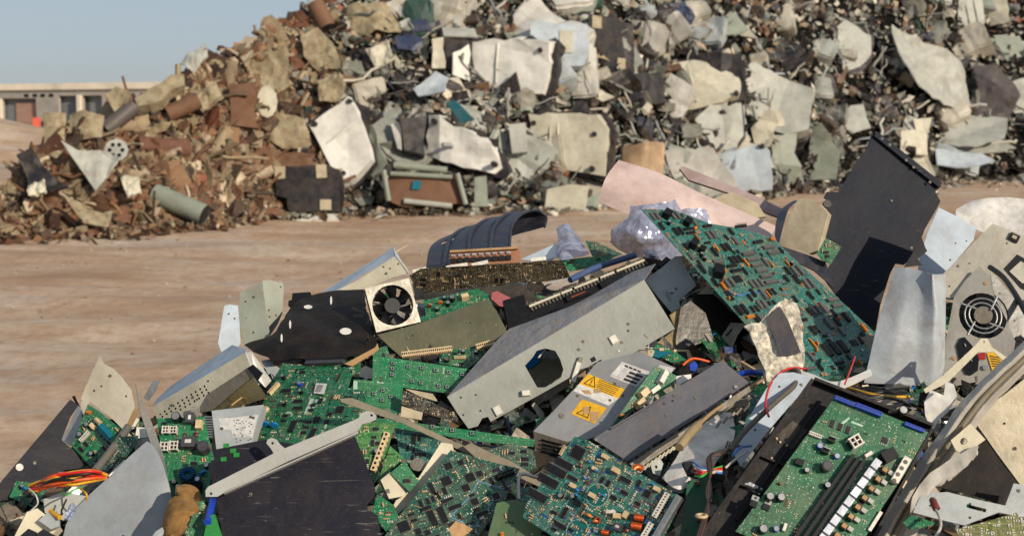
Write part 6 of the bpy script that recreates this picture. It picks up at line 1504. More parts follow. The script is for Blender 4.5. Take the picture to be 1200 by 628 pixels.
S('dark_smooth_plate', 'black plate at the back of the shaded gap under the large board', 'plate', BLACK, Z10(400, 200, 520, 200, 690, 370, 760, 540, 700, 590, 560, 480, 480, 400), 0.10, (0.2, 0.3), 0.002)
board('circuit_board', 'green board corner under the end of the long chassis', PG, Z10(225, 460, 330, 510, 380, 545, 300, 560, 190, 500), {'res': 4, 'box': 1}, 0.0, (0, .6), fine=20, seed=5)
S('teal_scrap', 'teal plastic strip beside the transistor tab under the chassis', 'plastic', TEAL, Z10(170, 500, 240, 490, 300, 510, 230, 535, 180, 520), -0.01, (0, .6), 0.006)
S('transistor_tab', 'tan transistor tab with a hole by the chassis end', 'transistor', EDGE, Z10(175, 495, 195, 488, 212, 500, 200, 530, 172, 522), -0.03, (0, .4), 0.003, holes=[Z10(188, 500, 194, 498, 197, 504, 191, 507)])
S('blue_plug', 'small blue plug in the gap above the dark grey lid plate', 'plug', BLU, Z10(395, 568, 425, 552, 440, 575, 425, 605, 400, 600), -0.03, (0, .4), 0.012)
wire('blue_cable', 'blue ribbon cable end behind the dark grey plate', 'cable', BLU, [(866, 438, -.02), (880, 436, -.03), (893, 437, .0)], 0.007)
wire('orange_wire', 'orange wire lying in the gap above the dark grey plate', 'wire', ORW, [(800, 428, -.02), (812, 420, -.03), (832, 424, .0)], 0.003)

# power supply with warning labels
LPS = S('power_supply', 'grey metal power supply with yellow warning labels under the long chassis', 'power supply', M('psu_zinc', (146, 148, 148), 0.45, 0.3, amt=0.35, speck=0.5), PX(625, 505, 648, 482, 676, 452, 700, 424, 750, 412, 792, 431, 775, 447, 752, 470, 724, 498, 706, 509, 690, 514, 663, 517), -0.05, (0.02, 0.75), 0.0015)
o = LPS
quadon(o, [dd(o, 625, 505, 0), dd(o, 663, 517, 0), dd(o, 690, 514, 0), (690, 560, dep(o, 690, 514) + .02), (655, 560, dep(o, 663, 517) + .015), (629, 547, dep(o, 625, 505) + .015)], DZINC, 'vent_end')
for i in range(7):
    y0 = 511 + i * 4.6; quadon(o, [(634, y0 + 3, dep(o, 630, 507) - .003), (658, y0 + 9, dep(o, 658, 516) - .003), (658, y0 + 11, dep(o, 658, 516) - .002), (634, y0 + 5, dep(o, 630, 507) - .002)], BPL, 'vent_slot', 0.0008)
sticker(o, Z9(365, 250, 586, 345, 548, 402, 308, 312), YEL, 'warning_label'); sticker(o, Z9(308, 312, 548, 402, 487, 446, 273, 356), STK, 'label_base', 0.00065)
sticker(o, Z9(325, 405, 476, 460, 402, 555, 258, 496), YEL, 'warning_label'); sticker(o, Z9(570, 175, 742, 238, 662, 331, 494, 266), GST, 'rating_label'); sticker(o, Z9(800, 195, 892, 215, 850, 285, 790, 262), GST, 'rating_label')
sticker(o, Z9(560, 195, 590, 205, 535, 262, 505, 250), STK, 'label_print', 0.0011)
for i in range(4): sticker(o, [(q[0] + i * 5.0, q[1] + i * 2.0) for q in Z9(590, 195, 610, 203, 606, 212, 584, 204)], INK, 'label_print', 0.0011)
for i in range(3): sticker(o, [(q[0] - i * 3.2, q[1] + i * 3.8) for q in Z9(620, 235, 700, 264, 690, 276, 610, 247)], INK, 'label_print', 0.0011)
for i in range(6):
    sticker(o, [(q[0] - (i % 2) * .4 , q[1]) for q in Z9(430 - i * 3 + 0, 285 + i * 11, 560 - i * 8, 332 + i * 10, 559 - i * 8, 335 + i * 10, 429 - i * 3, 289 + i * 11)][:4], INK, 'label_print', 0.0011)
def tri(o, A_, B2, C_, w=0.0016, h=0.0012):
    fr = FR(o); q = [Vector((*fr.loc(p, h), h)) for p in (A_, B2, C_)]
    b = MB()
    for u, v in zip(q, q[1:] + q[:1]): b.box(((u.x + v.x) / 2, (u.y + v.y) / 2, h), ((v - u).length + w, w, 0.0004), INK, math.atan2(v.y - u.y, v.x - u.x))
    c = (q[0] + q[1] + q[2]) / 3; up = (q[0] - (q[1] + q[2]) / 2); a = math.atan2(up.y, up.x)
    b.box(tuple(c + up * 0.10), (up.length * 0.36, w * 1.2, 0.0005), INK, a); b.box(tuple(c - up * 0.2), (w * 1.2, w * 1.2, 0.0005), INK, a)
    b.build('warning_triangle', o)
tri(o, Z9(400, 268)[0], Z9(338, 308)[0], Z9(404, 332)[0]); tri(o, Z9(378, 452)[0], Z9(292, 490)[0], Z9(360, 520)[0])
for q in (Z9(330, 455, 365, 450, 372, 490, 335, 500), Z9(375, 480, 430, 480, 425, 530, 375, 545), Z9(320, 350, 370, 350, 385, 375, 345, 372), Z9(395, 345, 450, 345, 445, 362, 400, 368)): sticker(o, q, TAN, 'torn_patch', 0.0016)
x, y = FR(o).loc(Z9(200, 508)[0]); MB().torus((x, y, 0.001), 0.005, 0.0016, RUSTY, 16, 6).cyl((x, y, 0), (x, y, 0.002), 0.0035, 0.003, ZINC, 12).build('screw', o)
o = board('circuit_board', 'upright green board edge with white capacitors on the labelled power supply', PG2, PX(768, 428, 793, 440, 790, 450, 760, 466, 735, 486, 722, 497, 716, 500, 740, 466), {'res': 3}, -0.10, (0.5, 0.3), seed=3, fine=20,
          exp=[('box', 752, 461, .6, 1.9), ('box', 748, 473, .6, 1.9), ('wbox', 765, 457, .5, 1.6), ('wbox', 774, 443, .9, 1.9), ('disco', 727, 487, 0, 1.5), ('wbox', 758, 470, .7, 1.2)])
o = S('dark_grey_lid', 'long flat dark grey steel plate with a screw lying across the centre', 'plate', SLATE2, PX(846, 422, 878, 448, 800, 499, 735, 540, 715, 527, 695, 514, 712, 503, 780, 462), -0.16, (0.05, 0.55), 0.0025, d=Dh(480))
x, y = FR(o).loc((862, 454)); MB().cyl((x, y, 0), (x, y, 0.004), 0.005, 0.004, SIL, 14).build('screw', o)
x, y = FR(o).loc((698.5, 515.5)); MB().cyl((x, y, 0), (x, y, 0.003), 0.003, 0.003, SIL, 12).build('screw', o)
fr_ = FR(o)
o = S('comb_rail', 'toothed cream metal rail under the edge of the dark grey plate', 'rail', DZINC, PX(738, 543, 800, 503, 878, 452, 880, 458, 805, 510, 745, 551), -0.14, (0.05, 0.4), 0.003, d=Dh(500))
b = MB(); f3 = FR(o)
for i in range(13):
    k = i / 12; cx, cy = 748 + (806 - 748) * k, 551 + (512 - 551) * k
    x, y = f3.loc((cx, cy)); b.box((x, y - .003, -0.001), (0.0045, 0.016, 0.002), CREAM, -0.7)
b.build('teeth', o)
for i in range(5):
    x, y = f3.loc((842 + i * 8, 490 - i * 5)); MB().box((x, y - .012, -0.002), (0.005, 0.018, 0.002), DZINC, -0.7).build('tooth', o)
S('grooved_strip', 'dull grooved metal strip under the tan rod', 'strip', DZINC, Z11(320, 330, 400, 270, 500, 245, 515, 265, 490, 290, 400, 300, 330, 345), -0.13, (0, .5), 0.006)
wire('tan_rod', 'tan wooden rod lying along the dark grey plate', 'rod', M('tan_rod_mat', (156, 128, 92), 0.8, amt=0.5), [(896, 443, -.17), (868, 461, -.19), (836, 482, -.20), (816, 500, -.19)], 0.0038)
o = wire('plug', 'ribbed tan cable plug at the lower end of the tan rod', 'plug', M('plug_mat', (150, 132, 98), 0.8, amt=0.5, scale=20), [(818, 498, -.20), (806, 510, -.20), (796, 524, -.19)], 0.0095)
o = patch('crumpled_card', 'dirty white crumpled card with fold lines below the dark grey plate', 'card', PAPER, [[(776, 560, -.06), (800, 574, -.06), (835, 548, -.05)], [(790, 540, -.08), (815, 548, -.1), (852, 524, -.07)], [(808, 512, -.08), (832, 514, -.10), (862, 508, -.07)], [(832, 486, -.06), (846, 484, -.07), (856, 484, -.06)]], t=0.0016, n=6, m=6, amp=0.003, fq=16)
S('pale_card', 'small pale card at the left edge of the dark grey plate', 'card', WHITE, Z9(900, 265, 995, 252, 996, 275, 905, 325), -0.13, (0, .5), 0.001)
wire('copper_winding', 'copper winding with a steel tab between plate and coil board', 'coil', COP, [(740, 552, -.09), (746, 547, -.10), (752, 549, -.09)], 0.007)
S('grey_tab', 'grey steel tab with a hole by the copper winding', 'tab', GREY, Z8(805, 200, 850, 180, 870, 210, 850, 280, 810, 265, 800, 230), -0.12, (0.2, .3), 0.002, holes=[Z8(820, 225, 830, 218, 838, 230, 828, 242)])
# plug with bound cables
o = S('cable_connector', 'black flat connector with red and blue wires on the white card', 'connector', BPL, Z12(0, 165, 55, 158, 98, 262, 35, 240), -0.18, (0.1, .5), 0.012)
for i, m_ in enumerate((BLW, WHW, REDW, REDW, GNW)):
    wire('lead', '', '', m_, [(812 + i * .6, 541 + i * 4.2, -.19), (822, 548 + i * 2.5, -.21), (833, 552 - i * .3, -.20), (846, 552 - i * 2 + 2, -.19)], 0.0022, parent=o)
root = None
for i in range(6):
    j = rr.uniform(-1.5, 1.5)
    pts = [(868 - i * 3, 522 - i, -.17), (848 + j, 527 + i * 1.0, -.21), (830 + i * .9, 532 + abs(i - 3), -.22), (830 + i * 0.9, 550, -.21), (833 - i * 1.0, 575, -.20), (826 + i * .8, 600, -.20), (812 + i * .9, 640, -.18)]
    wp = wirepts(pts, None, 6)
    if root is None:
        root = bpy.data.objects.new('cable_bundle', None); col.objects.link(root); root.location = wp[20]; tag(root, 'brown cable bundle tied with pale ties running down past the white card', 'cable bundle')
    MB().tube([p - root.location for p in wp], 0.0019, BRW if i % 2 else BKW, 6).build('strand', root)
for (x, y) in ((832, 552), (822, 604)):
    MB().torus(P(x, y, Dh(y) - .2) - root.location, 0.009, 0.003, CPL, 14, 6).build('cable_tie', root)
wire('blue_white_wires', 'pair of pale blue wires curving beside the black tray', 'wire', BLW, [(880, 522, -.17), (868, 524, -.2), (858, 534, -.2)], 0.0028)
wire('white_wire', 'white wire running beside the blue one near the black tray', 'wire', WHW, [(876, 528, -.17), (862, 538, -.2), (850, 548, -.19)], 0.0026)

# ------------------------------------------------------------------ upper right: foil bag, big board, pink sheet
patch('pink_sheet', 'faded pink curved sheet rising behind the large blue green board', 'sheet', PINK, [
    [(700, 236, .08), (710, 208, .08), (725, 187, .16)], [(738, 252, .06), (750, 224, .06), (768, 201, .14)], [(790, 268, .06), (798, 240, .06), (815, 224, .13)], [(850, 282, .03), (852, 262, .07), (862, 244, .11)], [(905, 288, .03), (905, 276, .05), (910, 265, .07)]], base=Dh(245), t=0.009, n=5, m=5, amp=0.003)
wire_ = S('pink_grey_bar', 'dusty pinkish grey bar lying behind the pink sheet', 'bar', M('pink_grey', (168, 148, 146), 0.7, amt=0.6), ZF(288, 142, 300, 134, 440, 190, 560, 240, 662, 290, 655, 318, 600, 300, 460, 228, 320, 182), 0.30, (0, .4), 0.012)
S('tan_casing', 'flat cream brown casing between the pinkish bar and the pink sheet', 'casing', EDGE, ZF(400, 250, 470, 225, 560, 262, 590, 310, 520, 320), 0.25, (0, .6), 0.01)
patch('antistatic_bag', 'shiny crumpled antistatic bag around the top end of the large board', 'bag', BAG, [
    [(716, 284, -.02), (735, 298, -.04), (760, 303, -.06), (798, 302, -.02)], [(720, 266, -.05), (742, 280, -.11), (770, 284, -.10), (800, 286, -.03)], [(736, 254, -.04), (752, 262, -.11), (776, 264, -.08), (805, 262, -.02)], [(737, 241, -.02), (756, 240, -.05), (780, 238, -.05), (794, 233, -.02)]], base=Dh(270), t=0.0012, n=14, m=14, amp=0.008, fq=20)
patch('antistatic_bag', 'bluish film flap behind the top edge of the large board', 'bag', BAG, [[(790, 262, .05), (812, 268, .05), (832, 266, .06)], [(788, 247, .06), (812, 244, .05), (830, 244, .07)]], base=Dh(262), t=0.0012, n=6, m=5, amp=0.008, fq=20)
BB = rect((905, 436), (1060, 402), (752, 245), Dh(340) - 0.34, 0.62)
print('BB', BB.W, BB.H, BB.Z)
EXB = [('relay', 781, 253, .6, 1.5), ('relay', 805, 262, .6, 1.4), ('relay', 812, 288, .6, 1.5), ('relay', 822, 294, .6, 1.2), ('relay', 841, 321, 1.0, 1.9), ('hdr', 868, 265, 0, 1.4)]
BIG = board('large_board', 'large blue green board with orange parts and rows of chips at the right of centre', PT2, PX(751, 245, 790, 246, 832, 262, 868, 268, 906, 279, 940, 312, 985, 352, 1028, 392, 1010, 440, 975, 446, 935, 440, 905, 430, 873, 379, 812, 311), {'dip2': 46, 'dip3': 50, 'dip': 14, 'dipl': 4, 'sip': 12, 'bar': 7, 'soic': 14, 'qfp': 2, 'discr': 6, 'disco': 12, 'res': 24, 'xtal': 6, 'cap': 4}, fr=BB, seed=52, fine=800, exp=EXB, fcols=[ORG, ORG, PIN, CPL, CB, CG, TAN], sc_=1.05, rots=(1, 1, 1, 0), cat='circuit board')
wl_ = [Vector((*BB.loc(q, .001), .0012)) for q in ((846, 331), (854, 341), (868, 346), (885, 342), (900, 350))]
MB().tube(cr(wl_, 6), 0.0016, BLW, 6).build('blue_wire', BIG)
o = S('plaster_strip', 'flaking pale plaster covered strip with a dark plate lying over the large board', 'strip', PLASTER, Z10(682, 368, 760, 352, 800, 310, 868, 240, 900, 232, 960, 250, 975, 300, 985, 400, 1000, 520, 985, 628, 800, 660, 775, 560, 735, 460, 710, 400), -0.24, (-0.1, 0.35), 0.012, 0.007, fq=8, cells=22, wob=0.003, smooth=False)
sticker(o, Z10(800, 335, 868, 262, 910, 330, 980, 505, 930, 520, 870, 525, 845, 440), M('dark_plate_grey', (62, 60, 64), 0.4, amt=0.2, scratch=.4), 'dark_plate', 0.011, t=0.003)
o = S('white_long_plate', 'long blue white plate under the grey and red cables', 'plate', LBLUE, PX(900, 452, 914, 437, 930, 436, 948, 441, 952, 448, 930, 470, 900, 505, 868, 546, 858, 528, 876, 492), -0.20, (0.1, .5), 0.003)
patch('white_bracket', 'white bent arm reaching right above the black tray', 'arm', WHITE, [[(926, 430, -.22), (952, 438, -.24), (980, 447, -.24), (1020, 432, -.22)], [(924, 446, -.22), (950, 448, -.24), (982, 455, -.24), (1022, 438, -.22)]], t=0.004, n=5, m=3)
wire('grey_cable', 'thick grey cable looping over the blue white plate', 'cable', GYW, [(914, 440, -.22), (926, 433, -.25), (936, 437, -.26), (930, 452, -.26), (912, 468, -.25), (890, 488, -.24), (870, 508, -.23), (856, 528, -.20)], 0.0058)
wire('red_wire', 'thin red wire looping over the blue white plate', 'wire', REDW, [(944, 432, -.22), (928, 431, -.27), (914, 437, -.27), (902, 452, -.27), (897, 474, -.26), (901, 488, -.25)], 0.0024)
S('cream_dusty_block', 'cream block with a rough lit face between pink sheet and black slab', 'block', EDGE, ZF(700, 252, 725, 245, 780, 268, 808, 300, 795, 350, 772, 430, 740, 440, 640, 402, 660, 350), -0.02, (-0.5, .1), 0.04)
patch('blue_plastic', 'dusty blue plastic cap left of the cream block', 'cap', NAVY, [[(908, 278, .03), (912, 286, .02)], [(909, 262, .02), (917, 266, -.0)], [(915, 246, .02), (924, 244, -.0)], [(928, 236, .02), (935, 234, .0)]], t=0.004, n=5, m=5)
S('navy_scrap', 'navy plastic between the large board and the black slab', 'plastic', NAVY, ZF(640, 412, 740, 445, 800, 470, 830, 560, 760, 500, 680, 460), 0.02, (0, .5), 0.004)
board('circuit_board', 'small teal green board tucked against the left edge of the black slab', PG2, ZH(42, 370, 70, 322, 115, 350, 85, 400, 60, 390), {'res': 6, 'soic': 2}, -0.06, (0, .4), fine=30, seed=4)
SLAB = S('black_slab', 'big scratched black slab with a row of holes along its top edge at the right', 'slab', M('slab_black', (27, 32, 43), 0.6, spec=0.15, amt=0.08, scratch=0.5, speck=0.5, scale=5), ZH(190, 62, 205, 18, 225, 18, 300, 80, 385, 150, 410, 172, 392, 188, 408, 215, 395, 240, 360, 300, 352, 322, 340, 368, 300, 402, 275, 398, 258, 430, 230, 520, 214, 606, 150, 560, 62, 440, 75, 415, 100, 372, 110, 342, 80, 325, 50, 312, 62, 270, 82, 218, 64, 205, 72, 188, 105, 190, 130, 150, 160, 100), 0.14, (0.12, 0.25), 0.006, 0.004, fq=3)
fr_ = FR(SLAB)
(x0, y0), (x1, y1) = fr_.loc(ZH(212, 22)[0]), fr_.loc(ZH(402, 172)[0]); a = math.atan2(y1 - y0, x1 - x0)
MB().box(((x0 + x1) / 2, (y0 + y1) / 2, 0.008), (math.hypot(x1 - x0, y1 - y0), 0.018, 0.012), MATS['slab_black'], a).build('edge_rail', SLAB)
for q in ((235, 32), (258, 50), (306, 95), (328, 116), (376, 160)):
    x, y = fr_.loc(ZH(*q)[0], .014); MB().cyl((x, y, 0.0135), (x, y, 0.0152), 0.004, 0.004, DZINC, 12).cyl((x, y, 0.015), (x, y, 0.0156), 0.0028, 0.0028, BPL, 10).build('hole', SLAB)
MB().cyl((*fr_.loc(ZH(72, 225)[0]), -0.004), (*fr_.loc(ZH(72, 225)[0]), 0.008), 0.012, 0.012, BPL, 14).build('knob', SLAB)
S('black_fragment', 'black torn plastic fragment between slab and pale blue sheet', 'plastic', BPL, ZH(352, 322, 362, 350, 368, 362, 340, 385, 352, 402, 300, 408, 330, 360), -0.07, (0, .3), 0.005)
S('pale_blue_sheet', 'pale blue sheet leaning between the black slab and cream panel', 'sheet', LBLUE, PX(1100, 243, 1122, 254, 1144, 267, 1141, 281, 1120, 306, 1103, 324, 1076, 316, 1078, 300, 1088, 270), 0.06, (0.4, .3), 0.0015)
patch('round_topped_sheet', 'dusty galvanised sheet with a rounded top at the far right', 'sheet', M('dusty_white_zinc', (200, 200, 196), 0.65, 0.05, amt=0.6, scale=10, speck=0.8), [[(1122, 258, .06), (1150, 272, .06), (1180, 284, .05), (1215, 292, .05)], [(1121, 246, .08), (1148, 250, .07), (1180, 252, .08), (1215, 256, .06)], [(1139, 236, .10), (1158, 232, .09), (1182, 231, .09), (1215, 237, .10)]], base=Dh(255), t=0.002, n=5, m=5, amp=0.003)
o = S('cream_panel_sheet', 'cream grey steel sheet with a black clip and a slot at the far right', 'sheet', M('cream_grey_steel', (172, 168, 154), 0.5, 0.1, amt=0.25), PX(1104, 322, 1132, 294, 1163, 262, 1190, 272, 1220, 284, 1220, 372, 1196, 350, 1168, 318, 1142, 330, 1130, 352, 1100, 350), 0.0, (-0.1, .3), 0.0016)
b = MB(); x, y = FR(o).loc((1188, 279)); b.box((x, y, 0.004), (0.026, 0.02, 0.006), BPL, -.5).box((x, y, 0.0075), (0.012, 0.009, 0.003), EDGE, -.5); b.build('clip', o)
sticker(o, PX(1176, 315, 1192, 298, 1206, 306, 1206, 342, 1196, 338), BPL, 'slot', 0.001); sticker(o, PX(1183, 318, 1196, 306, 1208, 312, 1208, 330, 1198, 332), MATS['cream_grey_steel'], 'slot_cover', 0.004)
S('folded_plate', 'grey steel plate right of the fan grille plate', 'plate', MATS['steel_grey'], Z15(720, 85, 745, 100, 820, 190, 897, 290, 930, 400, 897, 480, 830, 500, 800, 400, 760, 250, 735, 180), -0.04, (0.1, .3), 0.0015, 0.002)
wire('black_seal', 'dark rubber edge strip curving down at the right border', 'strip', BKW, [(1160, 313, -.07), (1176, 325, -.09), (1190, 345, -.09), (1203, 368, -.08)], 0.007)
patch('folded_grey_sheet', 'large dull blue grey sheet with folded right edge before the black slab', 'sheet', M('dull_blue_zinc', (178, 186, 192), 0.5, 0.12, amt=0.5, scale=9, speck=.6), [
    [(1012, 448, -.06), (1045, 450, -.07), (1075, 453, -.06), (1092, 452, -.05), (1108, 456, .0)], [(1022, 405, -.06), (1048, 405, -.08), (1076, 405, -.08), (1095, 405, -.09), (1108, 410, -.03)], [(1034, 360, -.05), (1056, 358, -.07), (1080, 360, -.08), (1097, 362, -.10), (1108, 365, -.04)], [(1049, 313, -.03), (1066, 314, -.05), (1082, 318, -.07), (1092, 321, -.10), (1109, 322, -.03)]], base=Dh(390) - 0.08, t=0.0016, n=5, m=5, amp=0.002, straight=True)
# fan grille plate
GP = M('grille_plate', (160, 157, 148), 0.42, 0.3, amt=0.35)
cen_g, R1, R2 = (1152, 370), 29, 26
def ell(c, rx, ry, n=24, a0=0, a1=6.2832, rot=0.5):
    out = []
    for i in range(n):
        t = a0 + (a1 - a0) * i / n; x, y = rx * math.cos(t), ry * math.sin(t); out.append((c[0] + x * math.cos(rot) - y * math.sin(rot), c[1] + x * math.sin(rot) + y * math.cos(rot)))
    return out
o = S('fan_grille_plate', 'bent pale steel plate with a round fan grille and a mains socket at the right', 'plate', GP, PX(1103, 436, 1108, 400, 1112, 380, 1118, 348, 1130, 330, 1147, 312, 1160, 324, 1166, 350, 1180, 375, 1190, 400, 1186, 425, 1175, 440, 1150, 446, 1120, 452), -0.10, (-0.25, .25), 0.0015, holes=[ell(cen_g, R1, R2)], d=Dh(390), amp=0.002)
fr_ = FR(o)
for k, (rx, ry) in enumerate(((22, 20), (17, 14.5))):
    w = [Vector((*fr_.loc(p), 0)) for p in ell(cen_g, rx, ry, 28)]; w.append(w[0]); MB().tube(w, 0.0022, ZINC, 6).build('grille_ring', o)
for t in (0.6, 2.2, 3.7, 5.3):
    p0 = (cen_g[0] + 30 * math.cos(t), cen_g[1] + 27 * math.sin(t)); p1 = (cen_g[0] + 12 * math.cos(t + .3), cen_g[1] + 11 * math.sin(t + .3)); MB().tube([Vector((*fr_.loc(p), 0)) for p in (p0, p1)], 0.0028, ZINC, 6).build('grille_spoke', o)
x, y = fr_.loc(cen_g, -.012); MB().cyl((x, y, -0.014), (x, y, -0.003), 0.021, 0.021, DZINC, 24).build('fan_hub', o)
MB().plate(ccw(fr_.L(ell(cen_g, 31, 28), -.03)), 0.002, BPL, z=-0.03).build('fan_back', o)
sk = ccw(fr_.L(Z15(540, 470, 560, 430, 585, 425, 625, 470, 660, 540, 655, 600, 620, 625, 590, 620, 560, 560), .004)); MB().plate(sk, 0.010, BPL, z=0.004).build('mains_socket', o)
for q in ((1131, 405), (1138, 422), (1131, 418)): x, y = fr_.loc(q); MB().box((x, y, 0.006), (0.003, 0.008, 0.004), SIL, .4).build('socket_pin', o)
for q in ((1155, 332), (1118, 420), (1154.5, 430)): x, y = fr_.loc(q); MB().cyl((x, y, 0), (x, y, .003), .005, .004, TAN, 12).build('screw', o)
sticker(o, Z15(652, 512, 690, 505, 697, 540, 662, 545), RED, 'red_switch', 0.004, t=.004); sticker(o, Z15(700, 508, 740, 505, 805, 560, 790, 590, 730, 602), YEL, 'yellow_label', 0.003)
for i in range(5): sticker(o, Z15(718 + i * 3, 522 + i * 13, 770 + i * 5, 532 + i * 12, 769 + i * 5, 536 + i * 12, 717 + i * 3, 527 + i * 13), INK, 'label_print', 0.0038)
x, y = fr_.loc(Z15(693, 586)[0]); MB().cyl((x, y, 0.0), (x, y, .006), .006, .006, ZINC, 14).build('switch_nut', o)
o = S('bent_bracket', 'bent pale steel arm with two holes below the fan grille', 'arm', CREAM, Z15(470, 628, 560, 545, 645, 465, 672, 432, 705, 432, 730, 480, 790, 520, 830, 545, 800, 560, 740, 505, 655, 505, 560, 600, 500, 660, 465, 680, 380, 720, 370, 700), -0.19, (-0.1, .3), 0.003, holes=[Z15(680, 448, 688, 444, 694, 452, 686, 460)], d=Dh(420))

# black tray with the green board in it
TR = S('black_tray', 'open black tray holding a long green board in the lower right', 'tray', M('tray_black', (24, 22, 24), 0.5, spec=0.25, amt=0.1, scratch=.25, speck=.5), PX(950, 446, 1020, 473, 1092, 500, 1075, 530, 1048, 580, 1015, 640, 1005, 665, 880, 665, 815, 632, 850, 585, 885, 530), -0.22, (0.03, 0.42), 0.003, d=Dh(550))
fr_ = FR(TR)
def rim(a_, b_, h, w, mat, name, o=TR, z0=0.0):
    fr = FR(o); (x0, y0), (x1, y1) = fr.loc(a_), fr.loc(b_)
    MB().box(((x0 + x1) / 2, (y0 + y1) / 2, z0 + h / 2), (math.hypot(x1 - x0, y1 - y0), w, h), mat, math.atan2(y1 - y0, x1 - x0)).build(name, o)
TB = MATS['tray_black']
rim((949, 449), (818, 632), 0.026, 0.007, TB, 'side_wall'); rim((952, 447), (1090, 501), 0.02, 0.006, TB, 'end_wall'); rim((1089, 505), (1010, 652), 0.02, 0.005, TB, 'side_wall')
rim((962, 470), (862, 610), 0.010, 0.004, TB, 'inner_rib'); rim((860, 566), (900, 580), 0.012, 0.004, TB, 'cross_rib'); rim((884, 532), (922, 548), 0.010, 0.004, TB, 'cross_rib')
sticker(TR, Z12(385, 300, 420, 290, 500, 330, 480, 370, 370, 315), ZINC, 'torn_foil', 0.004, t=.002)
sticker(TR, Z11(680, 470, 780, 380, 870, 440, 770, 560), DARKM, 'worn_patch', 0.001)
for q in ((910, 514), (914, 518), (904, 537), (922, 522), (838, 602), (842, 600)): x, y = fr_.loc(q); MB().cyl((x, y, 0), (x, y, .004), .003, .002, CPL, 8).build('crumb', TR)
TBm = board('long_board', 'long green board with black bars and a row of silver blocks inside the black tray', PG3, PX(980, 463, 1035, 484, 1088, 506, 1062, 552, 1030, 600, 1000, 655, 930, 650, 862, 622, 900, 572, 940, 517), {'res': 8, 'soic': 5, 'discr': 2, 'qfps': 1, 'cap': 2}, -0.262, (0.03, 0.42), (1, 0.39), 61, 130, d=Dh(550), cat='circuit board', amp=0,
    exp=[('conblue', 990, 471, 0.0, 1.0), ('conblue', 1017, 481, 0.0, 1.2), ('conblue', 1071, 501, 0.0, .9), ('molex', 1001, 519, .9, 1.6), ('wbox', 1017, 533, 0.9, 1.0), ('trans', 973, 517, 0, 1.3), ('trans', 966, 530, 0, 1.3), ('tab', 883, 590, 0, 1.3), ('tab', 898, 594, 0, 1.2), ('cap', 901, 583, 0, 1.5), ('cap', 914, 584, 0, 1.5), ('cap', 893, 621, 0, 1.6), ('capb', 909, 620, 0, 1.2), ('capb', 960, 523, 0, 1.3), ('capb', 980, 535, 0, 1.2), ('capl', 967, 548, 0, 1.1), ('hdr', 1049, 483, .3, 1.0), ('cap', 1056, 483, 0, 1.6), ('relay', 1040, 535, 0.9, 1.6), ('relay', 936, 542, 0, .9), ('conw', 955, 510, 0, .9), ('wbox', 919, 618, 1.57, .9), ('box', 1027, 546, .5, .9)])
for k in range(3):
    rim((1001 + k * 6.5 - 2, 534 + k * 3), (920 + k * 9, 645 + k * 3), 0.013, 0.0062, BPL, 'black_bar', TBm)
for k in range(11):
    t = k / 10; cx, cy = 1024 + (945 - 1024) * t, 546 + (655 - 546) * t
    fb = FR(TBm); x, y = fb.loc((cx, cy)); x2, y2 = fb.loc((cx - 7.5, cy + 10.4)); a = math.atan2(y2 - y, x2 - x)
    MB().box((x, y, 0.009), (math.hypot(x2 - x, y2 - y) * .9, 0.014, 0.018), M('silver_block', (196, 200, 210), 0.35, 0.4), a, taper=.94).build('fuse_block', TBm)
    x, y = fb.loc((cx + 11, cy + 6)); MB().box((x, y, 0.006), (0.012, 0.012, 0.010), BPL, a).box((x, y, 0.0125), (0.008, 0.009, 0.003), TAN, a).build('fuse_holder', TBm)
    x, y = fb.loc((cx + 19, cy + 9)); MB().box((x, y, 0.004), (0.008, 0.010, 0.008), PIN, a).build('contact', TBm)
rim((1062, 538), (1046, 566), 0.014, 0.014, WPL, 'power_connector', TBm)
for t in range(4): x, y = FR(TBm).loc((1061 - t * 4.4, 541 + t * 7.2), .014); MB().cyl((x, y, .014), (x, y, .0146), .0042, .0042, GYW, 10).build('pin_hole', TBm)
rim((1032, 600), (1018, 622), 0.006, 0.006, WPL, 'slim_connector', TBm)
flatbit(TBm, Z13(70, 215, 110, 185, 115, 190, 78, 222), WINK, 'white_print'); flatbit(TBm, Z13(120, 200, 165, 215, 160, 222, 118, 206), WINK, 'white_print')

# girder, bright box and what lies under it
GM_ = M('girder_grey', (182, 178, 168), 0.7, 0.05, amt=0.4, scale=9, speck=0.7)
patch('steel_girder', 'long bent dusty steel girder with a brown groove crossing the right corner', 'girder', GM_, [
    [(1010, 655, .0), (1020, 657, -.02), (1030, 659, -.008), (1042, 662, -.02), (1056, 664, .0)],
    [(1048, 590, .0), (1056, 593, -.02), (1064, 597, -.008), (1074, 602, -.02), (1084, 608, .0)],
    [(1082, 532, .0), (1090, 536, -.02), (1098, 540, -.008), (1106, 545, -.02), (1114, 550, .0)],
    [(1112, 490, .0), (1120, 494, -.02), (1128, 498, -.008), (1134, 502, -.02), (1142, 506, .0)],
    [(1150, 446, .0), (1156, 451, -.02), (1162, 456, -.008), (1166, 461, -.02), (1170, 466, .0)],
    [(1205, 396, .0), (1209, 403, -.02), (1212, 410, -.008), (1214, 416, -.02), (1216, 424, .0)]], base=Dh(520) - 0.24, t=0.003, n=5, m=5, amp=0.004, straight=True, fq=14)
o = bpy.data.objects['steel_girder']
w = cr([P(x, y, Dh(520) - .256) - o.location for x, y in ((1030, 659), (1064, 597), (1098, 540), (1128, 498), (1162, 456), (1212, 410))], 8)
MB().tube(w, 0.0055, RUSTY, 6).build('brown_seal', o)
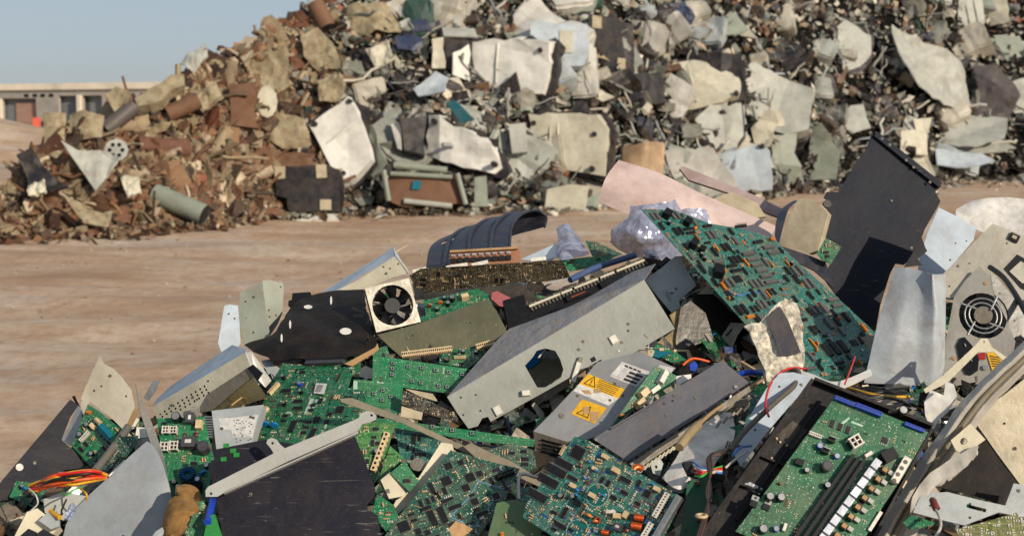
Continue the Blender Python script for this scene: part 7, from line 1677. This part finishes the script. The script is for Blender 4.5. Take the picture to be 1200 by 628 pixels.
S('girder_branch', 'torn ribbed metal branch splitting off below the steel girder', 'branch', GM_, Z14(105, 400, 150, 350, 240, 290, 330, 240, 362, 232, 345, 275, 310, 325, 250, 365, 170, 410, 120, 470, 90, 500, 60, 520, 70, 460), -0.20, (-0.1, .5), 0.008, 0.006, fq=5)
S('holed_bracket', 'pale bent bracket with a round black hole on the edge of the bright box', 'bracket', CREAM, Z14(240, 208, 285, 170, 325, 135, 360, 170, 392, 205, 350, 235, 330, 250, 290, 268, 262, 252), -0.30, (-0.1, .4), 0.003, holes=[[(1129.5 + 4.5 * math.cos(a), 517 + 4.5 * math.sin(a)) for a in (0, .8, 1.6, 2.4, 3.14, 4, 4.7, 5.5)]])
o = S('bright_box', 'bright speckled cream metal box face at the right edge', 'box', GALV, PX(1139, 489, 1180, 460, 1230, 420, 1230, 610, 1200, 573, 1168, 530), -0.22, (-0.35, .1), 0.002, 0.0)
quadon(o, [dd(o, 1139, 489, -.001), dd(o, 1168, 530, -.001), dd(o, 1200, 573, -.001), dd(o, 1230, 610, -.001), dd(o, 1230, 617, .01), dd(o, 1198, 578, .012), dd(o, 1165, 534, .012), dd(o, 1138, 495, .01)], ZINC, 'rounded_edge', .004)
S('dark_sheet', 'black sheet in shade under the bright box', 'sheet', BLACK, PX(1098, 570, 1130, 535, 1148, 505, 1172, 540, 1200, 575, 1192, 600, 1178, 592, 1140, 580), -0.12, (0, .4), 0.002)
S('pale_plate', 'pale dirty frame plate with slots at the lower right', 'frame', GREY2, PX(1080, 578, 1110, 576, 1150, 586, 1178, 592, 1188, 566, 1215, 570, 1215, 608, 1170, 600, 1130, 615, 1100, 608, 1070, 600), -0.13, (0, .6), 0.003, holes=[PX(1133, 590, 1156, 596, 1155, 600, 1132, 594)])
board('circuit_board', 'yellow olive board with white pads at the bottom right corner', PO, Z14(262, 598, 400, 562, 528, 524, 570, 570, 580, 700, 300, 700), {'res': 3}, -0.26, (-0.1, .5), seed=6, fine=60, fcols=[WPL, STK])
wire('thin_white_cable', 'thin white cable with a red brown plug in the lower right', 'cable', WHW, [(1096, 596, -.20), (1101, 606, -.22), (1102, 618, -.22), (1094, 632, -.2)], 0.0026)
wire('red_brown_plug', 'small red brown plug at the end of the thin white cable', 'plug', RBR, [(1093, 586, -.20), (1095, 591, -.21), (1098, 597, -.20)], 0.0068)
board('circuit_board', 'bright green sliver of board at the bottom below the girder branch', PG, PX(1058, 612, 1068, 603, 1096, 612, 1092, 616, 1066, 620), {}, -0.16, (0, .6), fine=4)
S('bent_white_metal', 'bent white steel piece with a dark slit between the arm and the girder', 'bracket', WHITE, ZI(362, 230, 380, 195, 420, 210, 425, 170, 450, 178, 460, 215, 430, 260, 400, 290, 385, 320, 365, 270), -0.20, (-0.2, .3), 0.004, 0.004, fq=5, d=Dh(480))
for i in range(9):
    y_ = 458 + rr.uniform(-6, 14); wire('black_cable', 'black or dark cable bunched below the folded grey sheet', 'cable', (BKW, GYW, BKW, YEW)[i % 4 if i % 4 != 3 or i == 3 else 0], [(996 + rr.uniform(-6, 6), 452 + rr.uniform(-4, 8), -.16), (1018, y_, -.2), (1042, y_ + rr.uniform(-3, 6), -.2), (1062 + rr.uniform(-4, 6), y_ + rr.uniform(-2, 10), -.16)], 0.0032, group='dark cables below the folded grey sheet')
wire('thin_red_wire', 'thin red wire crossing the white bent arm', 'wire', REDW, [(1002, 418, -.26), (997, 432, -.27), (990, 450, -.26)], 0.0018)
board('circuit_board', 'plain dark green board standing at the bottom centre between coil board and tray', M('plain_green_mask', (26, 84, 60), 0.45, amt=0.3), PX(806, 563, 818, 561, 832, 556, 836, 580, 826, 620, 820, 650, 790, 655, 800, 610), {'discr': 3}, -0.02, (0, .5), fine=10, seed=5)
board('circuit_board', 'green board sliver behind the black tray and beside the tan rod', PT, PX(880, 468, 900, 458, 898, 474, 880, 500, 866, 520), {'res': 2}, -0.06, (0, .5), fine=14, seed=5)
board('circuit_board', 'bright green board corner low right of the tan rod', PG2, PX(855, 500, 880, 495, 874, 512, 858, 524), {}, -0.06, (0, .5), fine=4, seed=5)

# ------------------------------------------------------------------ small marks of use on the large near sheets
def detail(o, seed, nh=5, ns=3, lip=None, lmat=None):
    nh = (nh + 1) // 2
    if o.name not in o_fr: return
    fr, pl = o_fr[o.name]; r = random.Random(seed); xs = [p[0] for p in pl]; ys = [p[1] for p in pl]
    def spot(mg=0.006):
        for _ in range(60):
            q = (r.uniform(min(xs), max(xs)), r.uniform(min(ys), max(ys)))
            if all(inpoly((q[0] + a, q[1] + c), pl) for a in (-mg, mg) for c in (-mg, mg)): return q
        return None
    for i in range(nh):
        q = spot()
        if q: MB().cyl((q[0], q[1], -0.0002), (q[0], q[1], 0.0011), 0.0022, 0.0022, INK, 10).build('hole', o)
    for i in range(ns):
        q = spot(0.008)
        if q: MB().cyl((q[0], q[1], 0), (q[0], q[1], 0.0022), 0.0036, 0.003, DZINC, 12).box((q[0], q[1], 0.0024), (0.005, 0.001, 0.0006), INK, r.uniform(0, 3)).build('screw', o)
    if lip:
        for i in lip:
            p, q = pl[i], pl[(i + 1) % len(pl)]; a = math.atan2(q[1] - p[1], q[0] - p[0]); L = math.hypot(q[0] - p[0], q[1] - p[1])
            nx_, ny_ = -math.sin(a), math.cos(a)
            MB().box(((p[0] + q[0]) / 2 + nx_ * 0.0035, (p[1] + q[1]) / 2 + ny_ * 0.0035, 0.0035), (L * 0.94, 0.0022, 0.009), lmat or o.data.materials[0], a).build('folded_lip', o)
for nm, sd, nh, ns, lip in (('cut_sheet', 3, 6, 1, (1,)), ('slate_cover', 5, 5, 2, None), ('long_chassis', 7, 9, 4, None), ('drive_case', 9, 3, 3, None), ('dark_grey_lid', 11, 4, 3, (0,)), ('folded_sheet', 13, 5, 1, (2,)), ('folded_sheet.001', 15, 5, 1, None), ('shade_blue_flap', 17, 3, 0, None), ('cream_panel_sheet', 19, 8, 3, (0,)), ('pale_blue_sheet.001', 21, 4, 1, None), ('black_slab', 23, 6, 2, None), ('bright_box', 25, 5, 2, None), ('open_tray', 27, 5, 1, None), ('small_plate', 29, 4, 1, None), ('slate_sheet', 31, 5, 1, None), ('power_supply', 33, 0, 4, None), ('steel_box', 35, 4, 3, None), ('white_long_plate', 37, 4, 2, None), ('folded_plate', 41, 4, 2, None), ('pale_plate', 43, 5, 1, None), ('power_supply_box', 45, 0, 3, None)):
    if nm in bpy.data.objects: detail(bpy.data.objects[nm], sd, nh, ns, lip)
# loose stones and litter on the yard
b = MB(); r = random.Random(91); SM = rampmat('stone', [(0.0, (178, 148, 114)), (0.3, (140, 114, 88)), (0.55, (206, 184, 156)), (0.85, (110, 92, 76)), (0.95, (206, 200, 190))], 0.85, True, ga=0.2, gs=20)
for i in range(1100):
    D = 5.5 + 20 * r.random() ** 1.4; px = r.uniform(-60, 1260); X = (px - 600) / FPX * D; s = r.uniform(0.005, 0.018) * (0.6 + D / 18)
    z = 0.05 * noise.noise(Vector((X * 0.25, D * 0.9, 0))) + 0.035 * noise.noise(Vector((X * 0.5 + 9, D * 2.1, 3)))
    vs = [Vector((X + s * math.cos(a) * r.uniform(.7, 1.2), D + s * math.sin(a) * r.uniform(.7, 1.2), z - 0.002)) for a in (0, 1.26, 2.5, 3.77, 5.0)] + [Vector((X + r.uniform(-.2, .2) * s, D, z + s * r.uniform(.3, .9)))]
    b.add(vs, [(k, (k + 1) % 5, 5) for k in range(5)], SM)
tag(b.build('stones'), 'small stones and crumbs strewn over the dirt yard', 'stones', kind='stuff')
